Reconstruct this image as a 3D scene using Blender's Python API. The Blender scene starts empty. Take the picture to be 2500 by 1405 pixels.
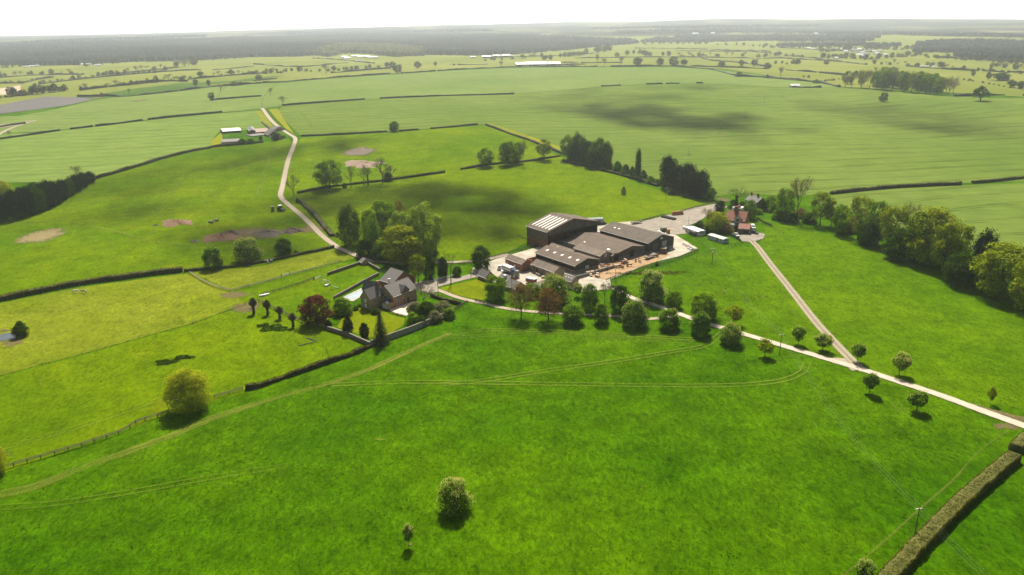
import bpy, bmesh, math, random
import numpy as np
from mathutils import Vector, Matrix
from mathutils.geometry import delaunay_2d_cdt

rnd = random.Random(7)
sc = bpy.context.scene
COL = sc.collection
PI = math.pi
# ------------------------------------------------------------------ camera (photo pixels 2500 x 1405)
FPX, CH = 1900.0, 108.0
PITCH = math.atan((702.5 - 50) / FPX)
ROLL = math.radians(0.85)
cp, sp = math.cos(PITCH), math.sin(PITCH)
cr_, sr_ = math.cos(ROLL), math.sin(ROLL)

def ray(px, py):
    u, v = (px - 1250) / FPX, (702.5 - py) / FPX
    u2, v2 = u * cr_ + v * sr_, -u * sr_ + v * cr_
    return (u2, cp + v2 * sp, -sp + v2 * cp)

def proj(x, y, z):
    z -= CH
    d = y * cp - z * sp
    v2 = (y * sp + z * cp) / d
    u2 = x / d
    return (1250 + FPX * (u2 * cr_ - v2 * sr_), 702.5 - FPX * (u2 * sr_ + v2 * cr_), d)

# ------------------------------------------------------------------ terrain
_R = np.array([0, 480, 800, 1150, 1600, 2300, 3000, 4200, 6500, 9000, 11500, 16000], float)
_Z = np.array([0, 0, 4, 8, 9, 1, -3, 4, 14, 22, 8, -30], float)
_AZ = np.radians([-60, -36, -30, -20, -8, 5, 15, 25, 36, 60])
_AH = np.array([-25, -25, -14, 10, 34, 50, 56, 44, 22, 10], float)

def hgt(x, y):
    r = np.sqrt(x * x + y * y)
    i = np.clip(np.searchsorted(_R, r, side='right') - 1, 0, len(_R) - 2)
    t = np.clip((r - _R[i]) / (_R[i + 1] - _R[i]), 0, 1)
    t = t * t * (3 - 2 * t)
    z = _Z[i] * (1 - t) + _Z[i + 1] * t
    az = np.arctan2(x, np.maximum(y, 1.0))
    ridge = np.interp(az, _AZ, _AH) * np.clip((r - 4000) / 5000, 0, 1) * np.clip((14500 - r) / 4500, 0, 1)
    und = np.clip((r - 120) / 500, 0.12, 1.0)
    z = z + ridge + und * (1.5 * np.sin(x / 97.0 + 1.3) * np.sin(y / 121.0 + .4) + 1.1 * np.sin((x + .6 * y) / 173.0))
    far = np.clip((r - 2500) / 3000, 0, 1)
    return z + far * (9 * np.sin(x / 610. + .5) * np.sin(y / 830. + 1.) + 5 * np.sin((x - y) / 390.))

_cache = {}
def P(px, py, off=0.0):
    """ground point seen at a photo pixel"""
    k = (px, py, off)
    if k in _cache:
        return _cache[k].copy()
    dx, dy, dz = ray(px, py)
    n = math.hypot(dx, dy)
    lo, t = 0.0, 40.0
    while t < 15000:
        if CH + dz * t / n < hgt(dx * t / n, dy * t / n) + off:
            break
        lo = t
        t *= 1.03
    hi = min(t, 15000)
    for _ in range(26):
        m = .5 * (lo + hi)
        if CH + dz * m / n < hgt(dx * m / n, dy * m / n) + off:
            hi = m
        else:
            lo = m
    x, y = dx * hi / n, dy * hi / n
    v = Vector((x, y, float(hgt(x, y)) + off))
    _cache[k] = v
    return v.copy()

def PZ(px, py, z):
    dx, dy, dz = ray(px, py)
    t = (z - CH) / dz
    return Vector((dx * t, dy * t, z))

def ztop(x, y, py):
    """height whose projection on the vertical through (x, y) reaches image row py"""
    lo, hi = -60.0, CH + 60
    for _ in range(40):
        m = .5 * (lo + hi)
        if proj(x, y, m)[1] > py:
            lo = m
        else:
            hi = m
    return lo

def mpp(v):
    return proj(*v)[2] / FPX

cam = bpy.data.objects.new('camera', bpy.data.cameras.new('camera'))
COL.objects.link(cam)
cam.data.sensor_width = 36
cam.data.lens = FPX / 2500 * 36
cam.data.clip_start, cam.data.clip_end = 1, 60000
cam.matrix_world = Matrix.Translation((0, 0, CH)) @ Matrix.Rotation(PI / 2 - PITCH, 4, 'X') @ Matrix.Rotation(-ROLL, 4, 'Z')
sc.camera = cam

# ------------------------------------------------------------------ light
SUN_EL, SUN_AZ = math.radians(51), math.radians(1.5)      # azimuth clockwise from +Y
SUN = Vector((math.sin(SUN_AZ) * math.cos(SUN_EL), math.cos(SUN_AZ) * math.cos(SUN_EL), math.sin(SUN_EL)))
sl = bpy.data.lights.new('sun', 'SUN')
sl.energy, sl.angle, sl.color = 5.0, math.radians(.5), (1, .925, .79)
so = bpy.data.objects.new('sun', sl)
COL.objects.link(so)
so.rotation_euler = SUN.to_track_quat('Z', 'Y').to_euler()
wd = bpy.data.worlds.new('World')
sc.world = wd
wd.use_nodes = True
nt = wd.node_tree
bg = nt.nodes['Background']
sky = nt.nodes.new('ShaderNodeTexSky')
sky.sky_type = 'NISHITA'
sky.sun_disc = False
sky.sun_elevation, sky.sun_rotation = SUN_EL, SUN_AZ
sky.air_density, sky.dust_density, sky.ozone_density = 1.0, 5.0, 1.0
# thin bright overcast veil, thickest near the horizon
geo = nt.nodes.new('ShaderNodeNewGeometry')
tc = nt.nodes.new('ShaderNodeTexCoord')
sep = nt.nodes.new('ShaderNodeSeparateXYZ')
nt.links.new(tc.outputs['Generated'], sep.inputs[0])
ns = nt.nodes.new('ShaderNodeTexNoise')
ns.inputs['Scale'].default_value = 3.0
ns.inputs['Detail'].default_value = 6
mp = nt.nodes.new('ShaderNodeMapping')
mp.inputs['Scale'].default_value = (1, 1, 3)
nt.links.new(tc.outputs['Generated'], mp.inputs[0])
nt.links.new(mp.outputs[0], ns.inputs['Vector'])
mr = nt.nodes.new('ShaderNodeMapRange')
mr.inputs['From Min'].default_value, mr.inputs['From Max'].default_value = 0.05, .20
mr.inputs['To Min'].default_value, mr.inputs['To Max'].default_value = 1.25, .0
nt.links.new(sep.outputs['Z'], mr.inputs['Value'])
ad = nt.nodes.new('ShaderNodeMath'); ad.operation = 'MULTIPLY_ADD'; ad.use_clamp = True
ad.inputs[1].default_value = .5
nt.links.new(ns.outputs['Fac'], ad.inputs[0])
sb = nt.nodes.new('ShaderNodeMath'); sb.operation = 'SUBTRACT'; sb.inputs[1].default_value = .25
nt.links.new(mr.outputs[0], sb.inputs[0])
nt.links.new(sb.outputs[0], ad.inputs[2])
mxw = nt.nodes.new('ShaderNodeMix'); mxw.data_type = 'RGBA'
mxw.inputs[7].default_value = (17, 17, 17, 1)
# the glare is strongest towards the sun and fades behind the viewer
mg = nt.nodes.new('ShaderNodeMapRange'); mg.interpolation_type = 'SMOOTHSTEP'
mg.inputs['From Min'].default_value, mg.inputs['From Max'].default_value = -.1, .65
nt.links.new(sep.outputs['Y'], mg.inputs['Value'])
mgm = nt.nodes.new('ShaderNodeMath'); mgm.operation = 'MULTIPLY'
nt.links.new(ad.outputs[0], mgm.inputs[0]); nt.links.new(mg.outputs[0], mgm.inputs[1])
nt.links.new(mgm.outputs[0], mxw.inputs[0])
nt.links.new(sky.outputs[0], mxw.inputs[6])
nt.links.new(mxw.outputs[2], bg.inputs['Color'])
bg.inputs['Strength'].default_value = .05
sc.view_settings.view_transform = 'Standard'
sc.view_settings.look = 'None'
sc.view_settings.exposure = 0.92
sc.view_settings.gamma = 1
cy = sc.cycles
cy.use_denoising = True
cy.max_bounces, cy.diffuse_bounces, cy.glossy_bounces, cy.transmission_bounces = 6, 3, 2, 4
cy.volume_bounces, cy.transparent_max_bounces = 1, 12
cy.caustics_reflective = cy.caustics_refractive = False
cy.sample_clamp_indirect = 6

# ------------------------------------------------------------------ materials
def new_mat(name):
    m = bpy.data.materials.new(name)
    m.use_nodes = True
    return m, m.node_tree, m.node_tree.nodes['Principled BSDF']

def N(t, kind, **kw):
    n = t.nodes.new('ShaderNode' + kind)
    for k, v in kw.items():
        if k in n.inputs:
            n.inputs[k].default_value = v
        else:
            setattr(n, k, v)
    return n

def noise(t, vec, scale, detail=5, rough=.6, dist=0):
    n = N(t, 'TexNoise', Scale=scale, Detail=detail, Roughness=rough, Distortion=dist)
    if vec is not None:
        t.links.new(vec, n.inputs['Vector'])
    return n.outputs['Fac']

def ramp(t, fac, stops):
    r = N(t, 'ValToRGB')
    e = r.color_ramp.elements
    while len(e) < len(stops):
        e.new(.5)
    for el, (p, c) in zip(e, stops):
        el.position = p
        el.color = (*c, 1) if len(c) == 3 else c
    t.links.new(fac, r.inputs[0])
    return r.outputs[0]

def mix(t, fac, a, b, mode='MIX'):
    n = N(t, 'Mix', data_type='RGBA', blend_type=mode)
    for s, i in ((fac, 0), (a, 6), (b, 7)):
        if isinstance(s, (int, float)):
            n.inputs[i].default_value = s
        elif isinstance(s, tuple):
            n.inputs[i].default_value = (*s, 1)
        else:
            t.links.new(s, n.inputs[i])
    return n.outputs[2]

def mth(t, op, a, b=None, c=None):
    n = N(t, 'Math', operation=op)
    for i, s in enumerate((a, b, c)):
        if s is None:
            continue
        if isinstance(s, (int, float)):
            n.inputs[i].default_value = s
        else:
            t.links.new(s, n.inputs[i])
    return n.outputs[0]

def coords(t, which='Object', scale=None, rot=0):
    c = N(t, 'TexCoord').outputs[which]
    if scale or rot:
        m = N(t, 'Mapping')
        if scale:
            m.inputs['Scale'].default_value = scale
        m.inputs['Rotation'].default_value = (0, 0, rot)
        t.links.new(c, m.inputs[0])
        c = m.outputs[0]
    return c

def bump(t, b, h, strength, dist):
    n = N(t, 'Bump', Strength=strength, Distance=dist)
    t.links.new(h, n.inputs['Height'])
    t.links.new(n.outputs[0], b.inputs['Normal'])

def M(name, c1, c2=None, scale=1.0, rough=.85, bmp=0, bdist=.05, metal=0, detail=5, spec=.3, lo=.35, hi=.65, stretch=None):
    """two-tone mottled surface"""
    m, t, b = new_mat(name)
    c2 = c2 or tuple(min(1, x * 1.35) for x in c1)
    co = coords(t, 'Object', stretch)
    f = noise(t, co, scale, detail, .65)
    t.links.new(ramp(t, f, [(lo, c1), (hi, c2)]), b.inputs['Base Color'])
    b.inputs['Roughness'].default_value = rough
    b.inputs['Metallic'].default_value = metal
    b.inputs['Specular IOR Level'].default_value = spec
    if bmp:
        bump(t, b, f, bmp, bdist)
    return m

def grass(name, deep, pale, dry=None, tuft=1.0, big=.011, k=1.0, drylo=.62):
    m, t, b = new_mat(name)
    co = coords(t)
    L = noise(t, co, big, 4, .6)
    mid = noise(t, co, .11, 5, .65)
    tf = noise(t, coords(t, 'Object', (1, .55, 1), .5), .75, 6, .74, .5)
    fine = noise(t, coords(t, 'Object', (1, .6, 1), -.3), 1.7, 5, .75)
    c = ramp(t, L, [(.34, deep), (.66, pale)])
    if dry:
        dd = noise(t, co, big * 2.7 + .003, 6, .7)
        c = mix(t, ramp(t, dd, [(drylo, (0, 0, 0)), (drylo + .16, (.8,) * 3)]), c, dry)
    lo, hi = 1 - .34 * k, 1 + .30 * k
    c = mix(t, 1.0, c, ramp(t, mid, [(.3, (lo, lo + .04, lo)), (.7, (hi, hi, hi * .9))]), 'MULTIPLY')
    pt = noise(t, coords(t, 'Object', (1, .5, 1), .25), .035, 6, .68, .6)
    c = mix(t, tuft, c, ramp(t, pt, [(.36, (.84, .88, .86)), (.5, (1, 1, 1)), (.66, (1.12, 1.08, 1.0))]), 'MULTIPLY')
    c = mix(t, tuft, c, ramp(t, tf, [(.32, (.46, .52, .55)), (.48, (.95, .96, 1)), (.68, (1.4, 1.34, 1.1))]), 'MULTIPLY')
    c = mix(t, tuft * .8, c, ramp(t, fine, [(.32, (.52, .56, .55)), (.68, (1.4, 1.38, 1.3))]), 'MULTIPLY')
    t.links.new(c, b.inputs['Base Color'])
    b.inputs['Roughness'].default_value = .95
    b.inputs['Specular IOR Level'].default_value = 0
    h = mth(t, 'ADD', tf, mth(t, 'MULTIPLY', fine, .3))
    bump(t, b, h, .55 * tuft, .7)
    return m

def crop(name, c1, c2, rot, period=24.0, line=.9, warp=10.0):
    """drilled crop: faint rows and paired tramlines along one direction"""
    m, t, b = new_mat(name)
    co = coords(t)
    cr = coords(t, 'Object', None, rot)
    big = noise(t, co, .006, 5, .6)
    mid = noise(t, co, .07, 5, .65)
    str_ = noise(t, coords(t, 'Object', (.35, 2.2, 1), rot), .09, 6, .7)
    c = ramp(t, big, [(.32, c1), (.68, c2)])
    c = mix(t, 1.0, c, ramp(t, mid, [(.3, (.84, .86, .84)), (.7, (1.12, 1.12, 1.08))]), 'MULTIPLY')
    c = mix(t, 1.0, c, ramp(t, str_, [(.3, (.8, .84, .84)), (.7, (1.14, 1.12, 1.08))]), 'MULTIPLY')
    sx = N(t, 'SeparateXYZ')
    t.links.new(cr, sx.inputs[0])
    wob = mth(t, 'MULTIPLY', noise(t, co, .0035, 2, .5), warp * 8)
    v = mth(t, 'ADD', sx.outputs['Y'], wob)
    fr = mth(t, 'FRACT', mth(t, 'DIVIDE', v, period))
    w = 1.7 / period
    l1 = mth(t, 'LESS_THAN', fr, w)
    l2 = mth(t, 'COMPARE', fr, 4.2 / period, w * .5)
    l = mth(t, 'MAXIMUM', l1, l2)
    brk = ramp(t, noise(t, coords(t, 'Object', (.5, 3, 1), rot), .03, 4, .6), [(.42, (0, 0, 0)), (.6, (1, 1, 1))])
    l = mth(t, 'MULTIPLY', l, brk)
    c = mix(t, mth(t, 'MULTIPLY', l, line), c, tuple(x * .45 for x in c1))
    t.links.new(c, b.inputs['Base Color'])
    b.inputs['Roughness'].default_value = .95
    b.inputs['Specular IOR Level'].default_value = .0
    bump(t, b, noise(t, co, 1.1, 3, .7), .35, .4)
    return m

def leafmat(name, c1, c2, trans=.42, nscale=5.0, dark=.52, tint=None):
    """thin leaves: diffuse plus light passing through; tone varies leaf to leaf and clump to clump"""
    m, t, b = new_mat(name)
    t.nodes.remove(b)
    out = t.nodes['Material Output']
    g = N(t, 'NewGeometry')
    oi = N(t, 'ObjectInfo')
    c = ramp(t, g.outputs['Random Per Island'], [(0, c1), (1, c2)])
    nz = noise(t, coords(t), nscale, 3, .6)
    c = mix(t, 1.0, c, ramp(t, nz, [(.32, (dark, dark, dark)), (.66, (1.25, 1.22, 1.1))]), 'MULTIPLY')
    c = mix(t, 1.0, c, ramp(t, oi.outputs['Random'], [(0, (.8, .84, .8)), (1, (1.16, 1.1, 1.06))]), 'MULTIPLY')
    d, tr = N(t, 'BsdfDiffuse'), N(t, 'BsdfTranslucent')
    t.links.new(c, d.inputs[0])
    ct = mix(t, 1.0, c, tint or (1.25, 1.3, .6), 'MULTIPLY')
    t.links.new(ct, tr.inputs[0])
    mx = N(t, 'MixShader')
    mx.inputs[0].default_value = trans
    t.links.new(d.outputs[0], mx.inputs[1]); t.links.new(tr.outputs[0], mx.inputs[2])
    t.links.new(mx.outputs[0], out.inputs[0])
    return m

def trackmat(name, c1, c2, opac=.8, centre=None, nsc=.5, edge=.3, streak=0):
    """ribbon with worn, broken edges (UV.x runs across it)"""
    m, t, b = new_mat(name)
    co = coords(t)
    n1, n2 = noise(t, co, nsc, 6, .7), noise(t, co, nsc * .12, 4, .6)
    c = ramp(t, n1, [(.3, c1), (.7, c2)])
    uv = N(t, 'SeparateXYZ')
    t.links.new(coords(t, 'UV'), uv.inputs[0])
    d = mth(t, 'ABSOLUTE', mth(t, 'SUBTRACT', uv.outputs['X'], .5))
    if centre:
        k = mth(t, 'MULTIPLY', mth(t, 'LESS_THAN', mth(t, 'ADD', d, mth(t, 'MULTIPLY', n1, .12)), .17), .75)
        c = mix(t, k, c, centre)
    t.links.new(c, b.inputs['Base Color'])
    b.inputs['Roughness'].default_value = .95
    b.inputs['Specular IOR Level'].default_value = .1
    # alpha: solid in the middle, noise-eaten edge
    a = mth(t, 'SUBTRACT', .5, d)
    a = mth(t, 'SUBTRACT', a, mth(t, 'MULTIPLY', mth(t, 'SUBTRACT', n1, .25), edge))
    a = mth(t, 'MULTIPLY', a, 9.0)
    n = N(t, 'Clamp'); t.links.new(a, n.inputs[0])
    a = mth(t, 'MULTIPLY', n.outputs[0], opac)
    if streak:
        sn = noise(t, coords(t, 'UV', (streak, .03, 1)), 1.0, 5, .7)
        a = mth(t, 'MULTIPLY', a, ramp(t, sn, [(.38, (.1,) * 3), (.62, (1, 1, 1))]))
    if opac < .9:
        a = mth(t, 'MULTIPLY', a, ramp(t, n2, [(.3, (.25,) * 3), (.6, (1, 1, 1))]))
    t.links.new(a, b.inputs['Alpha'])
    return m

# ------------------------------------------------------------------ object helpers
def tag(o, label=None, cat=None, group=None, kind=None):
    if label: o['label'] = label
    if cat: o['category'] = cat
    if group: o['group'] = group
    if kind: o['kind'] = kind
    return o

def empty(name, loc, rz=0, label=None, cat=None, group=None):
    o = bpy.data.objects.new(name, None)
    COL.objects.link(o)
    o.empty_display_size = .5
    o.location = loc
    o.rotation_euler = (0, 0, rz)
    return tag(o, label, cat, group)

def link(name, me, parent=None, loc=None, rz=0, scale=None):
    o = bpy.data.objects.new(name, me)
    COL.objects.link(o)
    if parent is not None: o.parent = parent
    if loc is not None: o.location = loc
    if rz: o.rotation_euler = (0, 0, rz)
    if scale is not None: o.scale = scale
    return o

def copy_tree(o, parent=None):
    c = o.copy()
    COL.objects.link(c)
    if parent is not None:
        c.parent = parent
    for ch in list(o.children):
        copy_tree(ch, c)
    return c

def mesh_np(name, v, f, mats, mi=None, smooth=False):
    """v (n,3), f (m,k) with constant k"""
    me = bpy.data.meshes.new(name)
    v = np.asarray(v, np.float32); f = np.asarray(f, np.int32)
    k = f.shape[1]
    me.vertices.add(len(v)); me.vertices.foreach_set('co', v.ravel())
    me.loops.add(f.size); me.loops.foreach_set('vertex_index', f.ravel())
    me.polygons.add(len(f))
    me.polygons.foreach_set('loop_start', np.arange(0, f.size, k, dtype=np.int32))
    me.polygons.foreach_set('loop_total', np.full(len(f), k, np.int32))
    if mi is not None:
        me.polygons.foreach_set('material_index', np.asarray(mi, np.int32))
    if smooth:
        me.polygons.foreach_set('use_smooth', np.ones(len(f), bool))
    for m in (mats if isinstance(mats, (list, tuple)) else [mats]):
        me.materials.append(m)
    me.update(calc_edges=True)
    return me

class MB:
    """collects shapes, builds ONE mesh object"""
    def __init__(s):
        s.v, s.f, s.m = [], [], []
    def poly(s, pts, mi=0):
        n = len(s.v)
        s.v += [tuple(p) for p in pts]
        s.f.append(tuple(range(n, n + len(pts)))); s.m.append(mi)
    def box(s, x0, y0, z0, x1, y1, z1, mi=0):
        s.hexa([(x0, y0, z0), (x1, y0, z0), (x1, y1, z0), (x0, y1, z0), (x0, y0, z1), (x1, y0, z1), (x1, y1, z1), (x0, y1, z1)], mi)
    def hexa(s, p, mi=0):
        n = len(s.v)
        s.v += [tuple(q) for q in p]
        for q in ((0, 3, 2, 1), (4, 5, 6, 7), (0, 1, 5, 4), (1, 2, 6, 5), (2, 3, 7, 6), (3, 0, 4, 7)):
            s.f.append(tuple(n + i for i in q)); s.m.append(mi)
    def prism(s, pts, axis, a, b, mi=0):
        """outline in the plane perpendicular to axis, from a to b"""
        def mk(q, d):
            q = list(q); q.insert(axis, d); return tuple(q)
        n, k = len(s.v), len(pts)
        s.v += [mk(q, a) for q in pts] + [mk(q, b) for q in pts]
        s.f.append(tuple(range(n + k - 1, n - 1, -1))); s.m.append(mi)
        s.f.append(tuple(range(n + k, n + 2 * k))); s.m.append(mi)
        for i in range(k):
            j = (i + 1) % k
            s.f.append((n + i, n + j, n + k + j, n + k + i)); s.m.append(mi)
    def tube(s, a, b, r0, r1=None, k=6, mi=0, cap=True):
        a, b = Vector(a), Vector(b)
        r1 = r0 if r1 is None else r1
        d = (b - a).normalized()
        u = d.orthogonal().normalized(); w = d.cross(u)
        n = len(s.v)
        for c, r in ((a, r0), (b, r1)):
            for i in range(k):
                t = 2 * PI * i / k
                s.v.append(tuple(c + u * (r * math.cos(t)) + w * (r * math.sin(t))))
        for i in range(k):
            j = (i + 1) % k
            s.f.append((n + i, n + j, n + k + j, n + k + i)); s.m.append(mi)
        if cap:
            s.f.append(tuple(range(n + k - 1, n - 1, -1))); s.m.append(mi)
            s.f.append(tuple(range(n + k, n + 2 * k))); s.m.append(mi)
    def mesh(s, name, mats, smooth=False, bevel=0):
        me = bpy.data.meshes.new(name)
        me.from_pydata(s.v, [], s.f)
        for m in (mats if isinstance(mats, (list, tuple)) else [mats]):
            me.materials.append(m)
        me.polygons.foreach_set('material_index', s.m)
        if bevel:
            bm = bmesh.new(); bm.from_mesh(me)
            bmesh.ops.bevel(bm, geom=bm.edges[:], offset=bevel, segments=2, affect='EDGES', clamp_overlap=True)
            bm.to_mesh(me); bm.free()
        if smooth:
            me.polygons.foreach_set('use_smooth', [True] * len(me.polygons))
        me.update()
        return me
    def build(s, name, mats, parent=None, loc=None, rz=0, smooth=False, bevel=0):
        return link(name, s.mesh(name, mats, smooth, bevel), parent, loc, rz)

def catmull(pts, step):
    """smooth polyline through 2-D/3-D points, resampled about every step"""
    pts = [Vector(p).to_3d() for p in pts]
    if len(pts) == 2:
        n = max(1, int((pts[1] - pts[0]).length / step))
        return [pts[0].lerp(pts[1], i / n) for i in range(n + 1)]
    out = []
    for i in range(len(pts) - 1):
        p0 = pts[i - 1] if i else pts[0] * 2 - pts[1]
        p1, p2 = pts[i], pts[i + 1]
        p3 = pts[i + 2] if i + 2 < len(pts) else pts[-1] * 2 - pts[-2]
        n = max(1, int((p2 - p1).length / step))
        for k in range(n):
            t = k / n
            out.append(.5 * ((2 * p1) + (p2 - p0) * t + (2 * p0 - 5 * p1 + 4 * p2 - p3) * t * t + (3 * p1 - p0 - 3 * p2 + p3) * t ** 3))
    out.append(pts[-1])
    return out

def ground_pts(px):
    return [P(*p) for p in px]

def line_pts(pts, step):
    """straight-segment resample"""
    out = []
    for a, b in zip(pts[:-1], pts[1:]):
        n = max(1, int((b - a).length / step))
        out += [a.lerp(b, i / n) for i in range(n)]
    return out + [pts[-1]]

def on_ground(v, off=0):
    return Vector((v.x, v.y, float(hgt(v.x, v.y)) + off))
# ------------------------------------------------------------------ ground
ang = np.concatenate([np.radians(np.arange(-46, 46, .55)), np.radians(np.arange(46, 314, 6.0))])
rad = 14 * 1.043 ** np.arange(0, 170)
rad = rad[rad < 16500]
RR, AA = np.meshgrid(rad, ang, indexing='ij')
GX, GY = RR * np.sin(AA), RR * np.cos(AA)

def build_ground(mat):
    nr, na = RR.shape
    v = np.stack([GX, GY, hgt(GX, GY)], -1).reshape(-1, 3)
    i, j = np.meshgrid(np.arange(nr - 1), np.arange(na), indexing='ij')
    j2 = (j + 1) % na
    f = np.stack([i * na + j, i * na + j2, (i + 1) * na + j2, (i + 1) * na + j], -1).reshape(-1, 4)
    c = len(v)
    v = np.vstack([v, [[0, 0, float(hgt(0., 0.))]]])
    me = bpy.data.meshes.new('ground')
    fan = [(c, (q + 1) % na, q) for q in range(na)]
    me.from_pydata(v.tolist(), [], [tuple(q)[::-1] for q in f.tolist()] + fan)
    me.materials.append(mat)
    me.polygons.foreach_set('use_smooth', [True] * len(me.polygons))
    me.update()
    return tag(link('ground', me), kind='structure')

def lift(x, y, lev):
    return lev * (.05 + np.sqrt(x * x + y * y) * .00016)

def inside(poly, x, y):
    r = np.zeros(x.shape, bool)
    n = len(poly)
    for i in range(n):
        x0, y0 = poly[i][0], poly[i][1]
        x1, y1 = poly[(i + 1) % n][0], poly[(i + 1) % n][1]
        if y0 == y1: continue
        c = ((y0 > y) != (y1 > y)) & (x < (x1 - x0) * (y - y0) / (y1 - y0) + x0)
        r ^= c
    return r

def sheet(name, px, mat, lev=1, smooth=False, world=None):
    """a field: an outline in photo pixels laid on the terrain"""
    w = [Vector((q[0], q[1], 0)) for q in world] if world else [P(*q) for q in px]
    ring = []
    n = len(w)
    if smooth:
        for i in range(n):
            p0, p1, p2, p3 = w[i - 1], w[i], w[(i + 1) % n], w[(i + 2) % n]
            k = max(2, int((p2 - p1).length / max(2, .02 * p1.length)))
            for q in range(k):
                t = q / k
                ring.append(.5 * ((2 * p1) + (p2 - p0) * t + (2 * p0 - 5 * p1 + 4 * p2 - p3) * t * t + (3 * p1 - p0 - 3 * p2 + p3) * t ** 3))
    else:
        for i in range(n):
            a, b = w[i], w[(i + 1) % n]
            k = max(1, int((b - a).length / max(2, .03 * min(a.length, b.length))))
            ring += [a.lerp(b, q / k) for q in range(k)]
    poly = [(p.x, p.y) for p in ring]
    m = inside(poly, GX, GY)
    pts = [Vector(p) for p in poly] + [Vector((float(a), float(b))) for a, b in zip(GX[m], GY[m])]
    vs, es, fs, *_ = delaunay_2d_cdt(pts, [], [list(range(len(poly)))], 1, 1e-4)
    v = np.array([(p[0], p[1]) for p in vs])
    z = hgt(v[:, 0], v[:, 1]) + lift(v[:, 0], v[:, 1], lev)
    me = bpy.data.meshes.new(name)
    me.from_pydata(np.column_stack([v, z]).tolist(), [], [tuple(f) for f in fs])
    me.materials.append(mat)
    bm = bmesh.new(); bm.from_mesh(me)
    for f in bm.faces:
        f.smooth = True
        f.normal_update()
        if f.normal.z < 0: f.normal_flip()
    bm.to_mesh(me); bm.free()
    return tag(link(name, me), kind='structure')

def ribbon(name, px, width, mat, lev=2, step=None, off=0.0):
    """road, track or wheel mark draped along a line; width in metres"""
    w = [P(*q) for q in px]
    pts = catmull(w, step or max(1.5, w[0].length * .008))
    n = len(pts)
    v, uv = [], []
    s = 0
    for i, p in enumerate(pts):
        d = (pts[min(i + 1, n - 1)] - pts[max(i - 1, 0)]).to_2d()
        d.normalize()
        nx, ny = -d.y, d.x
        wd_ = width if not isinstance(width, (list, tuple)) else width[0] + (width[1] - width[0]) * i / (n - 1)
        if i: s += (pts[i] - pts[i - 1]).length
        for k in (-.5, 0, .5):
            x, y = p.x + nx * (k * wd_ + off), p.y + ny * (k * wd_ + off)
            v.append((x, y, float(hgt(x, y) + lift(x, y, lev))))
            uv.append((k + .5, s))
    f = []
    for i in range(n - 1):
        for k in (0, 1):
            a = i * 3 + k
            f.append((a, a + 3, a + 4, a + 1))
    me = mesh_np(name, v, f, mat)
    ul = me.uv_layers.new(name='UVMap')
    uvn = np.array(uv, np.float32)
    idx = np.array(f, np.int32).ravel()
    ul.data.foreach_set('uv', uvn[idx].ravel())
    me.flip_normals()
    return tag(link(name, me), kind='structure')

def pair(name, px, gap, wheel, mat, lev=2):
    """the two wheel marks of one pass"""
    a = ribbon(name, px, wheel, mat, lev, off=-gap / 2)
    b = ribbon(name, px, wheel, mat, lev, off=gap / 2)
    return a, b

def blotch(name, px, rx, ry, mat, lev=1.5, seed=0, height=0.0, thing=None, rot=0.0, rough=.5):
    """irregular patch (or, with height, a low heap) centred on a photo pixel; radii in pixels"""
    c = P(*px)
    k = mpp(c)
    rr = random.Random(seed)
    a, b = rx * k, ry * k / ((CH - c.z) / math.sqrt(c.x ** 2 + c.y ** 2 + (CH - c.z) ** 2))
    nseg, rings = 48, 9 if height else 5
    ph = [(rr.random() * 6.3, rr.uniform(.4, 1) * .09 * rough * 2 / (1 + q * .25)) for q in range(2, 9)]
    v, uv = [], []
    for r in range(rings + 1):
        t = r / rings
        for i in range(nseg):
            th = 2 * PI * i / nseg
            rad_ = 1 + sum(am * math.sin((q + 2) * th + p) for q, (p, am) in enumerate(ph))
            rad_ *= 1 + (.10 * rr.uniform(-1, 1) if r == rings and height else 0)
            lx, ly = a * t * rad_ * math.cos(th), b * t * rad_ * math.sin(th)
            x = c.x + lx * math.cos(rot) - ly * math.sin(rot)
            y = c.y + lx * math.sin(rot) + ly * math.cos(rot)
            z = float(hgt(x, y) + lift(x, y, lev if not thing else .3))
            if height:
                z += height * max(0, 1 - t ** 1.6) * (.55 + .9 * rr.random() * (1 if 0 < r < rings else .3))
            v.append((x, y, z)); uv.append((.5 - .5 * t, th))
    f = [(r * nseg + i, r * nseg + (i + 1) % nseg, (r + 1) * nseg + (i + 1) % nseg, (r + 1) * nseg + i) for r in range(rings) for i in range(nseg)]
    me = mesh_np(name, v, f, mat)
    ul = me.uv_layers.new(name='UVMap')
    ul.data.foreach_set('uv', np.array(uv, np.float32)[np.array(f, np.int32).ravel()].ravel())
    me.flip_normals()
    o = link(name, me)
    if thing: tag(o, thing[0], thing[1])
    else: tag(o, kind='structure')
    return o

G_pasture = grass('pasture_grass', (.029, .084, .0004), (.058, .120, .0007), (.090, .125, .002), drylo=.64)
G_right = grass('drive_pasture_grass', (.046, .104, .0007), (.074, .132, .0010), (.095, .13, .003), .85, drylo=.62, k=.8)
G_upper = grass('upper_grass', (.066, .120, .0005), (.104, .150, .0008), (.125, .145, .003), .8, big=.012, k=.7, drylo=.6)
G_paddock = grass('grazed_grass', (.106, .140, .005), (.148, .170, .014), (.085, .115, .004), .8, big=.018, k=.7, drylo=.6)
G_lawn = grass('lawn_grass', (.100, .132, .002), (.135, .158, .003), (.15, .15, .01), .5, big=.05, k=.5)
G_bank = grass('bank_grass', (.058, .114, .0005), (.100, .146, .001), (.135, .140, .004), .8, big=.014, k=.8, drylo=.58)
G_strip = grass('verge_grass', (.150, .170, .008), (.190, .185, .014), None, .5, k=.4)
G_far = grass('far_grass', (.115, .140, .024), (.175, .185, .046), (.155, .15, .045), .4, big=.0035, k=.4)
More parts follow.
